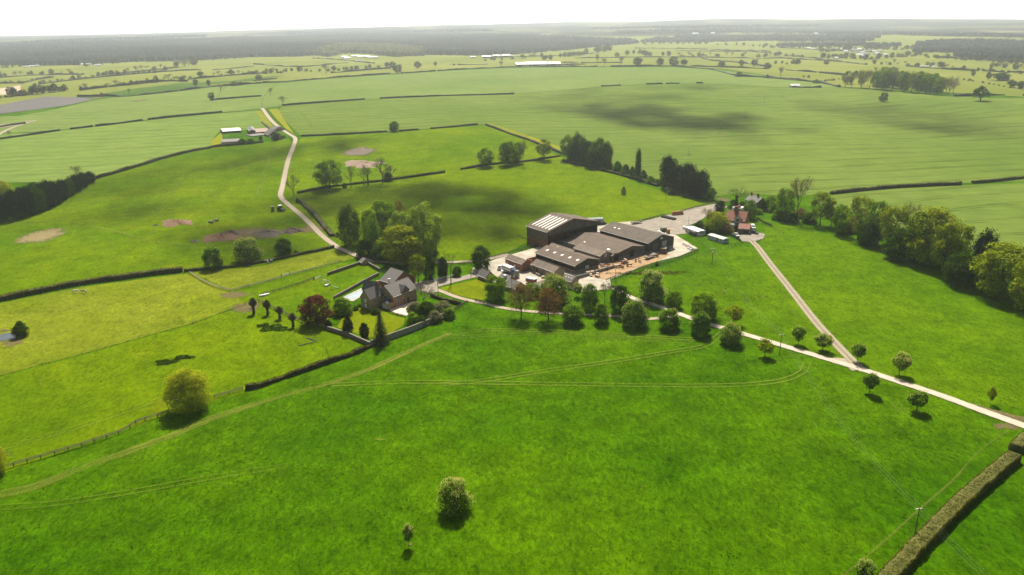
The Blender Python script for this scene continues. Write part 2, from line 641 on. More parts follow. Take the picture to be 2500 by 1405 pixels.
def distant():
    m, t, b = new_mat('distant_country')
    co = coords(t, 'Object', (1, .55, 1))
    v = N(t, 'TexVoronoi', Scale=.0042); t.links.new(co, v.inputs['Vector'])
    s_ = N(t, 'SeparateColor'); t.links.new(v.outputs['Color'], s_.inputs[0])
    c = ramp(t, s_.outputs[0], [(0, (.06, .075, .03)), (.35, (.10, .12, .04)), (.7, (.16, .165, .06)), (1, (.20, .17, .10))])
    w = noise(t, co, .0016, 6, .7)
    c = mix(t, ramp(t, w, [(.42, (0, 0, 0)), (.5, (1, 1, 1))]), c, (.020, .024, .020))
    t.links.new(c, b.inputs['Base Color'])
    b.inputs['Roughness'].default_value = 1
    b.inputs['Specular IOR Level'].default_value = 0
    return m
G_dist = distant()
G_deep = grass('deep_grass', (.045, .092, .012), (.062, .108, .016), None, .4, big=.004, k=.5)
C_a = crop('young_crop', (.108, .166, .032), (.144, .194, .046), math.radians(-16))
C_b = crop('young_barley', (.104, .156, .034), (.138, .182, .046), math.radians(-8), 26, .6)
C_c = crop('young_wheat', (.084, .132, .020), (.120, .164, .032), math.radians(-7), 25, .95, 16)
S_plough = M('ploughed_soil', (.040, .036, .036), (.062, .055, .052), .05)
S_tan = M('dry_field', (.30, .22, .15), (.36, .27, .19), .02)
S_concrete = M('yard_concrete', (.23, .205, .155), (.40, .36, .285), .16, .9, .2, .05, detail=8)
S_gravel = M('gravel', (.165, .142, .112), (.255, .223, .18), .22, .95, .3, .05, detail=8)
S_dirt = M('yard_dirt', (.22, .135, .07), (.33, .22, .11), .35, .95, .3, .08, detail=7)
T_drive = trackmat('drive_concrete', (.33, .29, .225), (.45, .40, .315), 1.0, None, .5, .3)
T_lane = trackmat('lane_concrete', (.22, .195, .125), (.30, .265, .175), 1.0, (.15, .125, .10), .6, .2)
T_back = trackmat('stone_track', (.25, .21, .155), (.34, .29, .22), 1.0, None, .4, .3)
T_dry = trackmat('worn_grass', (.125, .155, .012), (.20, .215, .03), .8, None, .35, .6, streak=9)
T_wheel = trackmat('wheel_mark', (.105, .152, .008), (.165, .21, .020), .66, None, .4, .6)
T_faint = trackmat('faint_wheel_mark', (.085, .14, .006), (.13, .18, .012), .5, None, .4, .6)
T_path = trackmat('dry_path', (.13, .145, .02), (.18, .18, .035), .34, None, .5, .6)
T_soil = trackmat('bare_earth', (.105, .075, .035), (.185, .135, .07), .88, None, .3, .75)
T_muck = trackmat('dark_earth', (.085, .055, .040), (.15, .095, .065), .9, None, .4, .9)
T_straw = trackmat('trampled_straw', (.165, .13, .058), (.25, .20, .095), .9, None, .5, .7)
T_ash = trackmat('burnt_ground', (.135, .105, .08), (.20, .155, .125), .9, None, .4, .35)

build_ground(G_pasture)
# far country beyond the crop fields
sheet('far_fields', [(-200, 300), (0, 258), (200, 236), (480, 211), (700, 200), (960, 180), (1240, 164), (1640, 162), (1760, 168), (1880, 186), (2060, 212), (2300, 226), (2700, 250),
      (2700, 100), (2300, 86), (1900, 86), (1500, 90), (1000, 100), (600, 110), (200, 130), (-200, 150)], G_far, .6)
sheet('far_fields', None, G_dist, .3, world=[(-9000, 3000), (9000, 3000), (11000, 6000), (9000, 13000), (-9000, 13000), (-11000, 6000)])
sheet('crop_field', [(-420, 452), (0, 447), (120, 445), (237, 436), (330, 410), (430, 381), (520, 362), (515, 345), (535, 322), (600, 318), (676, 318), (638, 270), (560, 276),
      (420, 288), (250, 309), (110, 324), (-420, 347)], C_a, 1)
sheet('crop_field', [(-420, 345), (110, 322), (420, 286), (640, 266), (690, 259), (830, 248), (960, 239), (1100, 234), (1255, 230), (1480, 211), (1600, 206), (1710, 205), (1880, 213),
      (2060, 215), (1980, 200), (1880, 188), (1800, 178), (1740, 170), (1640, 165), (1240, 167), (1100, 173), (960, 183), (840, 190), (700, 203), (560, 208), (480, 214), (265, 241),
      (220, 248), (130, 269), (45, 284), (-420, 298)], C_b, 1)
sheet('crop_field', [(690, 260), (830, 249), (960, 240), (1100, 235), (1255, 231), (1480, 212), (1600, 207), (1710, 206), (1880, 214), (2060, 216), (2200, 224), (2330, 236), (2420, 240),
      (2950, 245), (2950, 440), (2400, 446), (2200, 456), (2050, 468), (1960, 480), (1900, 478), (1800, 472), (1745, 482), (1600, 440), (1490, 398), (1400, 372), (1300, 340), (1210, 306),
      (1190, 304), (1080, 312), (960, 322), (860, 328), (735, 333), (700, 300), (676, 272)], C_c, 1.2)
sheet('crop_field', [(2950, 443), (2400, 451), (2200, 461), (2050, 473), (1975, 490), (2010, 500), (2090, 520), (2200, 560), (2350, 600), (2430, 640), (2950, 700)], C_c, 1)
sheet('ploughed_field', [(-420, 291), (0, 279), (60, 272), (160, 259), (232, 243), (205, 239), (110, 237), (60, 246), (0, 257), (-420, 270)], S_plough, 1.4)
sheet('tilled_field', [(-420, 228), (0, 217), (50, 209), (50, 224), (20, 232), (-420, 245)], S_tan, 1.4)
sheet('tilled_field', [(-420, 315), (0, 305), (70, 298), (60, 303), (0, 314), (-420, 324)], M('turned_soil', (.17, .12, .10), (.22, .16, .13), .05), 1.8)
sheet('green_field', [(190, 238), (330, 217), (440, 204), (560, 199), (650, 188), (700, 184), (640, 196), (480, 211), (320, 231), (240, 240)], G_deep, 1.4)
sheet('drive_pasture', [(1486, 703), (1560, 736), (1700, 784), (1900, 843), (2100, 903), (2300, 969), (2950, 1062), (2950, 770), (2440, 715), (2300, 668), (2100, 590), (1920, 548), (1870, 560), (1850, 600), (1700, 622), (1500, 690)], G_right, .4)
sheet('upper_pasture', [(1120, 640), (1230, 622), (1290, 590), (1310, 556), (1530, 546), (1752, 495), (1640, 478), (1490, 420), (1380, 388), (1290, 346), (1190, 306), (1080, 314), (960, 323), (735, 336), (716, 370), (686, 480), (730, 523), (790, 582), (870, 628), (960, 643)], G_upper, .5)
sheet('bank_pasture', [(-420, 560), (0, 546), (120, 515), (237, 438), (330, 412), (430, 383), (520, 364), (560, 360), (640, 349), (705, 340), (716, 356), (703, 385), (690, 440), (684, 480), (730, 525),
      (790, 582), (835, 612), (810, 605), (700, 638), (560, 660), (470, 668), (445, 664), (300, 680), (120, 712), (0, 737), (-420, 750)], G_bank, .6)
sheet('paddock', [(-420, 752), (0, 741), (190, 703), (445, 670), (467, 669), (520, 694), (562, 712), (600, 742), (470, 790), (200, 865), (0, 918), (-420, 934)], G_paddock, 1)
sheet('paddock', [(470, 668), (520, 690), (562, 710), (700, 672), (830, 640), (868, 632), (815, 608), (640, 650), (540, 662)], G_paddock, .8)
sheet('meadow', [(-420, 936), (0, 920), (200, 867), (470, 792), (600, 745), (560, 712), (640, 690), (830, 642), (890, 645), (925, 668), (830, 722), (800, 790), (905, 842), (800, 885), (650, 945), (440, 1002), (0, 1160), (-420, 1180)], G_bank, .5)
sheet('lawn', [(822, 800), (835, 778), (880, 748), (925, 752), (960, 772), (990, 778), (985, 795), (940, 825), (900, 826), (860, 812)], G_lawn, 1.2)
sheet('lawn', [(1075, 704), (1110, 696), (1170, 682), (1195, 690), (1185, 735), (1140, 728), (1090, 714)], G_lawn, 1.2)
sheet('verge', [(622, 274), (636, 272), (660, 303), (672, 312), (655, 312)], G_strip, 2)
sheet('verge', [(655, 268), (678, 266), (718, 328), (700, 318)], G_strip, 2)
sheet('verge', [(1185, 304), (1200, 303), (1300, 336), (1372, 362), (1368, 372), (1290, 346)], G_strip, 1.6)
sheet('verge', [(516, 365), (514, 346), (540, 325), (545, 345), (600, 350), (530, 362)], G_strip, 1.4)
# yards, drives, tracks
sheet('farm_yard', [(1155, 655), (1215, 632), (1320, 602), (1345, 590), (1420, 560), (1500, 545), (1560, 540), (1600, 555), (1650, 575), (1703, 607), (1660, 626), (1600, 640), (1570, 650), (1490, 683),
      (1492, 706), (1420, 714), (1380, 705), (1330, 702), (1280, 705), (1230, 695), (1170, 682), (1150, 668)], S_concrete, 1.3)
sheet('stack_yard', [(1535, 549), (1620, 529), (1700, 507), (1745, 499), (1778, 506), (1740, 520), (1700, 545), (1668, 556), (1690, 570), (1650, 574), (1600, 568)], S_gravel, 1.7)
sheet('cattle_yard', [(1478, 684), (1438, 676), (1425, 660), (1500, 638), (1590, 620), (1640, 621), (1600, 641), (1550, 657)], S_dirt, 1.9)
sheet('forecourt', [(950, 757), (962, 751), (990, 743), (1009, 737), (1005, 745), (990, 755), (997, 769), (990, 773), (962, 766)], M('forecourt_gravel', (.50, .38, .29), (.60, .48, .38), .5), 1.7)
sheet('house_drive', [(1008, 694), (1040, 686), (1110, 680), (1175, 664), (1178, 674), (1112, 690), (1068, 702), (1075, 714), (1050, 716), (1025, 712)], S_gravel, 1.7)
sheet('cottage_drive', [(1800, 577), (1845, 567), (1868, 573), (1864, 583), (1838, 593), (1812, 590)], S_gravel, 1.7)
sheet('patio', [(885, 742), (905, 733), (915, 750), (930, 758), (905, 752)], M('patio_paving', (.42, .26, .18), (.52, .34, .24), .6), 1.7)
ribbon('main_drive', [(2580, 1068), (2500, 1041), (2400, 1005), (2300, 968), (2200, 935), (2100, 902), (2000, 872), (1900, 842), (1800, 812), (1700, 783), (1640, 760), (1600, 747), (1560, 735), (1520, 718), (1490, 700)], (4.6, 3.8), T_drive, 2.4)
ribbon('house_lane', [(1655, 772), (1600, 779), (1550, 779), (1490, 772), (1400, 768), (1300, 762), (1240, 755), (1180, 742), (1120, 728), (1066, 708)], 3.2, T_back, 2)
ribbon('cottage_lane', [(2112, 908), (2085, 886), (2040, 840), (1990, 785), (1930, 708), (1880, 645), (1850, 605), (1833, 588)], (4.4, 4.0), T_lane, 2)
ribbon('back_drive', [(640, 265), (665, 298), (700, 325), (720, 338), (718, 355), (706, 385), (697, 420), (690, 455), (685, 480), (700, 497), (730, 522), (760, 550), (790, 580), (830, 608), (870, 625), (905, 638),
      (960, 643), (1040, 643), (1120, 641), (1180, 637), (1240, 622)], (6.0, 4.2), T_back, 2.2)
ribbon('field_track', [(560, 273), (600, 269), (660, 263)], 5, T_path, 2.2)
ribbon('field_track', [(640, 265), (640, 245), (650, 230), (660, 220), (690, 195)], 5, T_path, 2.2)
ribbon('field_track', [(530, 240), (540, 225), (555, 208)], 6, T_path, 2.2)
ribbon('field_track', [(-30, 345), (20, 318), (60, 303), (88, 296), (60, 297)], 5, T_back, 2.3)
ribbon('lane_junction', [(2020, 880), (2060, 880), (2095, 905)], (3, 6), T_back, 1.6)
ribbon('drive_verge', [(2380, 990), (2450, 1012), (2560, 1040)], (2, 8), T_soil, 1.5)
ribbon('worn_grass', [(-420, 1228), (0, 1207), (200, 1142), (413, 1068), (470, 1042), (569, 1005), (700, 965), (800, 938), (900, 903), (1000, 858), (1100, 814)], (7.5, 4), T_dry, 1.4)
for q in ([(1080, 818), (1200, 807), (1400, 813), (1700, 830)],
          [(810, 941), (1000, 934), (1300, 938), (1700, 943), (1880, 935), (1955, 912), (1972, 885)],
          [(1080, 940), (1185, 930), (1330, 907), (1480, 886), (1640, 860), (1720, 845), (1762, 815)],
          [(380, 521), (430, 458), (490, 393)], [(630, 482), (645, 430), (660, 385), (670, 360)], [(735, 275), (755, 300), (760, 315)]):
    pair('wheel_mark', q, 2.0, 1.0, T_wheel, 1.9)
for q in ([(-20, 1243), (200, 1222), (560, 1160), (700, 1140)], [(1080, 826), (1300, 818), (1500, 828), (1690, 838)],
          [(500, 500), (530, 460)], [(760, 440), (766, 395), (770, 385)], [(1200, 372), (1214, 355), (1218, 342)], [(2185, 985), (2205, 1012)], [(-40, 1110), (200, 1042), (420, 968)]):
    pair('wheel_mark', q, 2.0, .9, T_faint, 1.9)
ribbon('trodden_path', [(2460, 1052), (2385, 1108), (2330, 1170), (2250, 1240), (2150, 1330), (2030, 1430)], .9, T_path, 1.6)
ribbon('trodden_path', [(-40, 548), (180, 540), (380, 523), (540, 517), (670, 508)], 1.8, T_path, 1.6)
ribbon('trodden_path', [(170, 545), (300, 570), (360, 588), (480, 600), (620, 592)], 2.2, T_dry, 1.6)
blotch('straw_patch', (100, 577), 76, 25, T_straw, 1.6, 3, rough=.6)
blotch('burnt_patch', (877, 371), 46, 12, T_ash, 1.6, 4, rough=.9)
blotch('bare_earth', (610, 572), 122, 24, T_soil, 1.4, 5)
blotch('bare_earth', (760, 560), 70, 16, T_soil, 1.35, 6)
blotch('bare_earth', (600, 752), 62, 22, T_soil, 1.3, 7)
blotch('bare_earth', (570, 722), 60, 14, T_soil, 1.35, 8)
blotch('bare_earth', (30, 838), 50, 14, T_soil, 1.4, 9)
blotch('bare_earth', (1625, 455), 16, 7, T_soil, 1.6, 10)
blotch('bare_earth', (1765, 488), 30, 10, T_soil, 1.6, 11)
blotch('bare_earth', (622, 950), 16, 4, T_soil, 1.4, 12)
blotch('bare_earth', (2455, 1042), 60, 14, T_soil, 1.0, 13)
blotch('bare_earth', (930, 1074), 24, 5, T_dry, 1.0, 14)
blotch('bare_earth', (1003, 1330), 9, 6, T_soil, 1.4, 15)
blotch('bare_earth', (1568, 1190), 12, 4, T_path, 1.4, 16)
for i, q in enumerate([(1681, 379), (1757, 328), (1819, 288)]):
    blotch('bare_earth', q, 16, 3, T_soil, 1.8, 20 + i)
blotch('bare_earth', (340, 247), 30, 4, T_soil, 1.8, 27)
blotch('bare_earth', (235, 241), 30, 4, T_soil, 1.8, 28)
blotch('yellow_strip', (1430, 163), 40, 2, T_path, 1.5, 29)
blotch('pond', (20, 823), 30, 8, M('pond_water', (.05, .06, .07), (.07, .08, .09), .1, .12, spec=.4), 2.0, 30, rough=.25)
blotch('reeds_bank', (10, 808), 26, 4, T_muck, 2.2, 31)

def tufts():
    """rank tufts standing up out of the grazed sward: nobody could count them"""
    rg = np.random.default_rng(77)
    polys = [[(-60, 1250), (400, 1090), (800, 955), (1130, 818), (1250, 782), (1450, 812), (1700, 850), (2000, 892), (2200, 960), (2440, 1060), (2330, 1190), (2130, 1405), (2100, 1500), (-60, 1500)],
             [(1900, 700), (1960, 720), (2080, 860), (2250, 930), (2500, 1010), (2560, 1020), (2560, 800), (2300, 690), (2100, 620), (1930, 570)],
             [(1640, 640), (1800, 612), (1860, 680), (2000, 830), (1900, 825), (1780, 785), (1720, 760), (1560, 700)],
             [(-60, 945), (300, 850), (560, 770), (740, 830), (620, 930), (440, 990), (0, 1140)]]
    Q = []
    for poly in polys:
        w = [P(*q) for q in poly]
        xy = [(p.x, p.y) for p in w]
        a = np.array(xy)
        n = int(np.prod(np.ptp(a, axis=0)) * 1.0)
        x, y = rg.uniform(a[:, 0].min(), a[:, 0].max(), n), rg.uniform(a[:, 1].min(), a[:, 1].max(), n)
        m = inside(xy, x, y)
        x, y = x[m], y[m]
        den = .5 + .25 * np.sin(x * .21 + 1.3 * np.sin(y * .13)) + .25 * np.sin(y * .31 + x * .05 + 2 * np.sin(x * .07)) + .3 * np.sin(x * .035 - y * .05)
        k = rg.random(len(x)) < np.clip(den, .05, 1) * .8
        Q.append(np.stack([x[k], y[k]], 1))
    q = np.vstack(Q)
    n = len(q)
    z = hgt(q[:, 0], q[:, 1]) + lift(q[:, 0], q[:, 1], .5) + rg.uniform(.02, .14, n)
    nr = sph_(rg, n); nr[:, 2] = np.abs(nr[:, 2]) + .35
    nr /= np.linalg.norm(nr, axis=1, keepdims=True)
    r = sph_(rg, n)
    u = np.cross(nr, r); u /= np.linalg.norm(u, axis=1, keepdims=True)
    w = np.cross(nr, u)
    s = rg.uniform(.08, .26, n)[:, None]
    p = np.column_stack([q, z])
    v = np.stack([p - u * s, p - w * s * .7, p + u * s, p + w * s * .7], 1).reshape(-1, 3)
    f = np.arange(4 * n).reshape(-1, 4)
    tag(link('grass_tufts', mesh_np('grass_tufts', v, f, leafmat('tuft_blade', (.030, .085, .0006), (.075, .125, .001), .3, nscale=.03, dark=.7))), kind='stuff')
def sph_(rg, n):
    d = rg.normal(size=(n, 3)); return d / np.linalg.norm(d, axis=1, keepdims=True)
tufts()
# ------------------------------------------------------------------ vegetation
L_chest = leafmat('chestnut_leaf', (.055, .140, .003), (.135, .255, .010), .20)
L_flow = leafmat('chestnut_candle', (.50, .50, .20), (.66, .64, .32), .3, tint=(1, 1, .8), dark=.8)
L_lime = leafmat('lime_leaf', (.085, .180, .003), (.170, .285, .010), .20)
L_oak = leafmat('oak_leaf', (.140, .200, .003), (.275, .330, .010), .20)
L_yellow = leafmat('maple_leaf', (.165, .215, .004), (.300, .335, .012), .20)
L_willow = leafmat('willow_leaf', (.230, .275, .012), (.350, .385, .034), .5)
L_poplar = leafmat('poplar_leaf', (.140, .235, .022), (.265, .360, .050), .20)
L_copper = leafmat('copper_leaf', (.060, .014, .014), (.120, .034, .028), .20, tint=(1.3, .8, .7))
L_bud = leafmat('budding_leaf', (.150, .105, .030), (.230, .165, .055), .20, tint=(1.2, 1.05, .7))
L_rust = leafmat('rusty_leaf', (.160, .080, .025), (.220, .120, .040), .20, tint=(1.2, 1, .7))
L_conif = leafmat('conifer_needle', (.010, .020, .007), (.022, .038, .011), .12, dark=.7)
L_yew = leafmat('yew_needle', (.004, .008, .003), (.009, .016, .005), .05, dark=.7)
L_spruce = leafmat('spruce_needle', (.055, .070, .022), (.085, .100, .036), .15)
L_dark = leafmat('dark_leaf', (.022, .056, .003), (.052, .105, .006), .3)
L_grey = leafmat('grey_leaf', (.120, .135, .065), (.200, .205, .105), .35, tint=(1.1, 1.1, .8))
L_hedge = leafmat('hedge_leaf', (.070, .086, .005), (.150, .155, .013), .3, nscale=.35, dark=.55)
L_hedgeb = leafmat('hedge_brown_leaf', (.160, .125, .035), (.230, .18, .05), .3, nscale=.3, dark=.55)
L_far = leafmat('far_leaf', (.035, .055, .010), (.075, .095, .018), .35)
L_farb = leafmat('far_bud_leaf', (.120, .110, .045), (.180, .160, .070), .35)
BARK = M('bark', (.055, .045, .033), (.10, .085, .062), 3, .95)
BARKG = M('grey_bark', (.14, .115, .085), (.22, .185, .14), 3, .95)
TWIG = M('twig_bark', (.105, .080, .055), (.165, .130, .090), 3, .95)

def sph(rg, n):
    d = rg.normal(size=(n, 3))
    return d / np.linalg.norm(d, axis=1, keepdims=True)

def leaf_quads(rg, p, nrm, s, asp=.6):
    """one small rhombus leaf spray per point"""
    n = len(p)
    r = sph(rg, n)
    u = np.cross(nrm, r); u /= np.linalg.norm(u, axis=1, keepdims=True) + 1e-9
    w = np.cross(nrm, u)
    s = (s * rg.uniform(.6, 1.35, n))[:, None]
    v = np.stack([p - u * s, p - w * s * asp, p + u * s, p + w * s * asp], 1).reshape(-1, 3)
    f = np.arange(4 * n).reshape(-1, 4)
    return v, f

def envelope(prof, t):
    a = np.array(prof)
    return np.interp(t, a[:, 0], a[:, 1])

def crown_arrays(seed, prof, z0, n_cl, cr, per, ls, shell=(.6, 1.0), fill=.25, flowers=0, flat=.8, up=.35, fl_size=.9):
    """clumps of leaf sprays through a crown whose outline is prof (height share, radius); unit tree: height 1, width 1"""
    rg = np.random.default_rng(seed)
    tt = np.linspace(0, 1, 200)
    wgt = envelope(prof, tt) + .03
    t = rg.choice(tt, n_cl, p=wgt / wgt.sum())
    th = rg.uniform(0, 2 * PI, n_cl)
    R = np.maximum(envelope(prof, t) - cr * .55, .0)
    rho = R * np.sqrt(rg.uniform(shell[0] ** 2, shell[1] ** 2, n_cl))
    h = 1 - z0
    c = np.stack([rho * np.cos(th), rho * np.sin(th), z0 + h * t], 1)
    c[:, 2] = np.clip(c[:, 2], z0 + cr * .3, 1 - cr * .6)
    crs = cr * rg.uniform(.65, 1.3, n_cl)
    k = np.repeat(np.arange(n_cl), per)
    d = sph(rg, len(k))
    d[:, 2] = np.where((d[:, 2] < -.25) & (rg.random(len(k)) < .6), -d[:, 2], d[:, 2])
    rad_ = rg.uniform(.62, 1.06, len(k)) ** .7
    p = c[k] + d * (crs[k] * rad_)[:, None] * np.array([1, 1, flat])
    nrm = d * 1.05 + sph(rg, len(k)) * .5 + np.array([0, .15, up * 2])
    nrm /= np.linalg.norm(nrm, axis=1, keepdims=True)
    nf = int(len(k) * fill)
    if nf:
        t2 = rg.choice(tt, nf, p=wgt / wgt.sum())
        th2 = rg.uniform(0, 2 * PI, nf)
        r2 = envelope(prof, t2) * np.sqrt(rg.uniform(0, .75, nf))
        p = np.vstack([p, np.stack([r2 * np.cos(th2), r2 * np.sin(th2), z0 + h * t2 * .97 + .01], 1)])
        nrm = np.vstack([nrm, sph(rg, nf)])
    kx = .5 / np.percentile(np.hypot(p[:, 0], p[:, 1]), 98)
    kz = (1 - z0) / (np.percentile(p[:, 2], 99.7) - z0)
    def fit(a):
        a = a.copy(); a[:, :2] *= kx; a[:, 2] = z0 + (a[:, 2] - z0) * kz; return a
    p, c = fit(p), fit(c)
    crs = crs * (kx + kz) / 2
    v, f = leaf_quads(rg, p, nrm, ls)
    mi = np.zeros(len(f), int)
    if flowers:
        q = rg.choice(len(k), min(flowers, len(k)), replace=False)
        pf = c[k[q]] + d[q] * (crs[k[q]] * 1.08)[:, None]
        ok = (d[q, 2] > -.2)
        pf = pf[ok]
        vs, fs = [], []
        for ax in (0, 1):                     # an upright candle: two crossed narrow blades
            a = np.zeros((len(pf), 3)); a[:, ax] = ls * fl_size * .42
            hgt_ = np.array([0, 0, ls * fl_size * 1.5])
            vs.append(np.stack([pf - a, pf + a, pf + a * .25 + hgt_, pf - a * .25 + hgt_], 1).reshape(-1, 3))
        fv = np.vstack(vs)
        ff = np.arange(len(fv)).reshape(-1, 4) + len(v)
        v = np.vstack([v, fv]); f = np.vstack([f, ff]); mi = np.concatenate([mi, np.ones(len(ff), int)])
    return v, f, mi, c

def tubes_np(segs, k=4):
    """tapered prisms; segs: list of (a, b, r0, r1)"""
    V, Fc = [], []
    for a, b, r0, r1 in segs:
        a, b = np.array(a), np.array(b)
        d = b - a; L = np.linalg.norm(d)
        if L < 1e-6: continue
        d /= L
        u = np.cross(d, [0, 0, 1.0] if abs(d[2]) < .9 else [1.0, 0, 0]); u /= np.linalg.norm(u)
        w = np.cross(d, u)
        n = len(V) * 1
        base = len(V)
        for c, r in ((a, r0), (b, r1)):
            for i in range(k):
                t = 2 * PI * i / k
                V.append(c + r * (u * math.cos(t) + w * math.sin(t)))
        for i in range(k):
            j = (i + 1) % k
            Fc.append((base + i, base + j, base + k + j, base + k + i))
    return np.array(V), np.array(Fc)

def trunk_mesh(name, seed, z_top, r, mat, centres=None, limbs=0, lean=.02):
    rg = random.Random(seed)
    segs, p = [], (0, 0, -.03)
    n = 4
    for i in range(n):
        q = (p[0] + rg.uniform(-lean, lean), p[1] + rg.uniform(-lean, lean), z_top * (i + 1) / n)
        segs.append((p, q, r * (1.35 if i == 0 else 1 - .55 * i / n), r * (1 - .55 * (i + 1) / n)))
        p = q
    if centres is not None and limbs:
        cs = list(centres); rg.shuffle(cs)
        for c in cs[:limbs]:
            z = z_top * rg.uniform(.4, 1.0)
            s = (p[0] * z / z_top, p[1] * z / z_top, z)
            m = tuple(s[i] * .5 + c[i] * .5 + (0, 0, -.03)[i] for i in range(3))
            segs.append((s, m, r * .42, r * .28)); segs.append((m, tuple(c), r * .28, r * .1))
    v, f = tubes_np(segs, 6)
    return mesh_np(name, v, f, mat)

def bare_arrays(seed, depth=5, split=3, z_fork=.28, spread=.62, r=.022, keep=.74, narrow=1.0):
    """leafless branching skeleton, scaled to unit height and width; returns (segments, tips)"""
    rg = random.Random(seed)
    segs, tips = [], []
    def grow(p, d, L, rad_, lev):
        q = p + d * L
        mid = p.lerp(q, .5) + Vector([rg.uniform(-1, 1) * L * .07 for _ in range(3)])
        segs.append((tuple(p), tuple(mid), rad_, rad_ * .85)); segs.append((tuple(mid), tuple(q), rad_ * .85, rad_ * .68))
        if lev >= depth:
            tips.append(tuple(q)); return
        n = split if lev else split + 1
        for i in range(n):
            a = 2 * PI * (i + rg.random() * .8) / n
            u = d.orthogonal().normalized(); w = d.cross(u)
            s = spread * rg.uniform(.45, 1.15)
            nd = (d * math.cos(s) + (u * math.cos(a) + w * math.sin(a)) * math.sin(s) + Vector((0, 0, .12))).normalized()
            grow(q if i else p.lerp(q, .8), nd, L * keep * rg.uniform(.75, 1.15), rad_ * .66, lev + 1)
    grow(Vector((0, 0, -.02)), Vector((rg.uniform(-.05, .05), rg.uniform(-.05, .05), 1)).normalized(), z_fork, r, 0)
    a = np.array([s[0] for s in segs] + [s[1] for s in segs])
    zt = a[:, 2].max(); w = max(np.ptp(a[:, 0]), np.ptp(a[:, 1])) / narrow
    k = np.array([1 / w, 1 / w, 1 / zt])
    segs = [(np.array(s) * k, np.array(e) * k, r0, r1) for s, e, r0, r1 in segs]
    return segs, np.array(tips) * k

PROTO = {}
def proto(kind, crown, trunk, extra=None):
    PROTO.setdefault(kind, []).append((crown, trunk))

# outlines: (share of crown height, radius)
DOME = [(0, .34), (.12, .45), (.35, .5), (.6, .48), (.8, .40), (.93, .26), (1, .12)]
BELL = [(0, .38), (.10, .48), (.3, .5), (.55, .46), (.78, .36), (.92, .24), (1, .10)]
BALL = [(0, .15), (.2, .40), (.45, .5), (.7, .44), (.9, .25), (1, .06)]
TALL = [(0, .26), (.15, .42), (.45, .5), (.7, .47), (.9, .3), (1, .1)]
CONE = [(0, .5), (.2, .42), (.5, .28), (.8, .11), (1, .015)]
COLM = [(0, .32), (.2, .46), (.6, .5), (.85, .38), (1, .08)]
EGG = [(0, .36), (.25, .48), (.5, .5), (.75, .38), (.92, .2), (1, .04)]
WIDE = [(0, .30), (.2, .48), (.5, .5), (.75, .42), (.92, .26), (1, .1)]

L_nettle = leafmat('nettle_leaf', (.030, .080, .003), (.065, .125, .006), .2, nscale=.8, dark=.5)
L_hedged = leafmat('dark_hedge_leaf', (.035, .050, .006), (.085, .095, .014), .2, nscale=.35, dark=.5)
def leafy(kind, seeds, prof, z0, n, crad, per, ls, mats, tr, tz, limbs=6, bark=None, **kw):
    for s in seeds:
        v, f, mi, c = crown_arrays(s, prof, z0, n, crad, per, ls, **kw)
        proto(kind, mesh_np(kind + '_crown', v, f, mats, mi), trunk_mesh(kind + '_trunk', s, tz, tr, bark or BARK, c, limbs))

leafy('chestnut', (1, 2, 3), BELL, .05, 58, .150, 84, .026, [L_chest, L_flow], .035, .5, flowers=260, fill=.3)
leafy('flowering', (11, 12), BELL, .05, 58, .150, 84, .026, [L_chest, L_flow], .035, .5, flowers=1500, fill=.3, fl_size=1.05)
leafy('dome', (21, 22, 23), DOME, .04, 58, .150, 86, .026, [L_lime], .035, .5, fill=.3)
leafy('darkdome', (31, 32), DOME, .03, 60, .145, 80, .026, [L_dark], .035, .5, fill=.35)
leafy('young', (41, 42, 43), BALL, .30, 26, .17, 70, .042, [L_chest, L_flow], .022, .5, flowers=160, fill=.15, limbs=8)
leafy('younglight', (51, 52), BALL, .26, 30, .17, 55, .036, [L_yellow], .022, .5, fill=.15, limbs=10)
leafy('youngflower', (56, 57), BALL, .28, 28, .17, 70, .040, [L_chest, L_flow], .022, .5, flowers=700, fill=.15, limbs=8)
leafy('oak', (61, 62, 63, 64), TALL, .22, 46, .135, 80, .024, [L_oak], .030, .62, fill=.10, limbs=18, shell=(.45, 1))
leafy('bigoak', (66, 67), WIDE, .06, 84, .135, 110, .020, [L_oak], .03, .6, fill=.2, limbs=14, shell=(.5, 1))
leafy('leafy', (71, 72, 73), TALL, .10, 64, .13, 66, .025, [L_lime], .028, .6, fill=.2, limbs=12, shell=(.5, 1))
leafy('spread', (76, 77), WIDE, .16, 60, .14, 90, .021, [L_lime], .026, .5, fill=.12, limbs=16, shell=(.45, 1))
leafy('yellowdome', (81, 82), DOME, .04, 74, .135, 92, .021, [L_yellow], .03, .5, fill=.3)
leafy('poplarlight', (86, 87), TALL, .04, 90, .115, 90, .019, [L_poplar], .028, .7, fill=.3, flat=1.1)
leafy('copper', (91,), DOME, .02, 95, .125, 64, .023, [L_copper], .035, .5, fill=.25)
leafy('darkcolumn', (95, 96), COLM, .03, 90, .15, 60, .022, [L_dark], .03, .7, fill=.4, flat=1.3)
leafy('cypress', (101, 102, 103), COLM, .01, 90, .15, 60, .024, [L_conif], .03, .7, fill=.5, flat=1.3, up=.1)
leafy('yew', (106, 107), EGG, .02, 120, .12, 60, .022, [L_yew], .04, .4, fill=.5, up=0, limbs=0)
leafy('column', (111,), [(0, .3), (.2, .46), (.6, .5), (.85, .35), (1, .05)], .06, 60, .25, 60, .030, [L_dark], .06, .8, fill=.4, flat=1.0, limbs=0)
leafy('bush', (121, 122, 123), [(0, .42), (.2, .5), (.5, .45), (.8, .28), (1, .08)], 0, 44, .17, 60, .034, [L_dark], .02, .3, fill=.35, limbs=0)
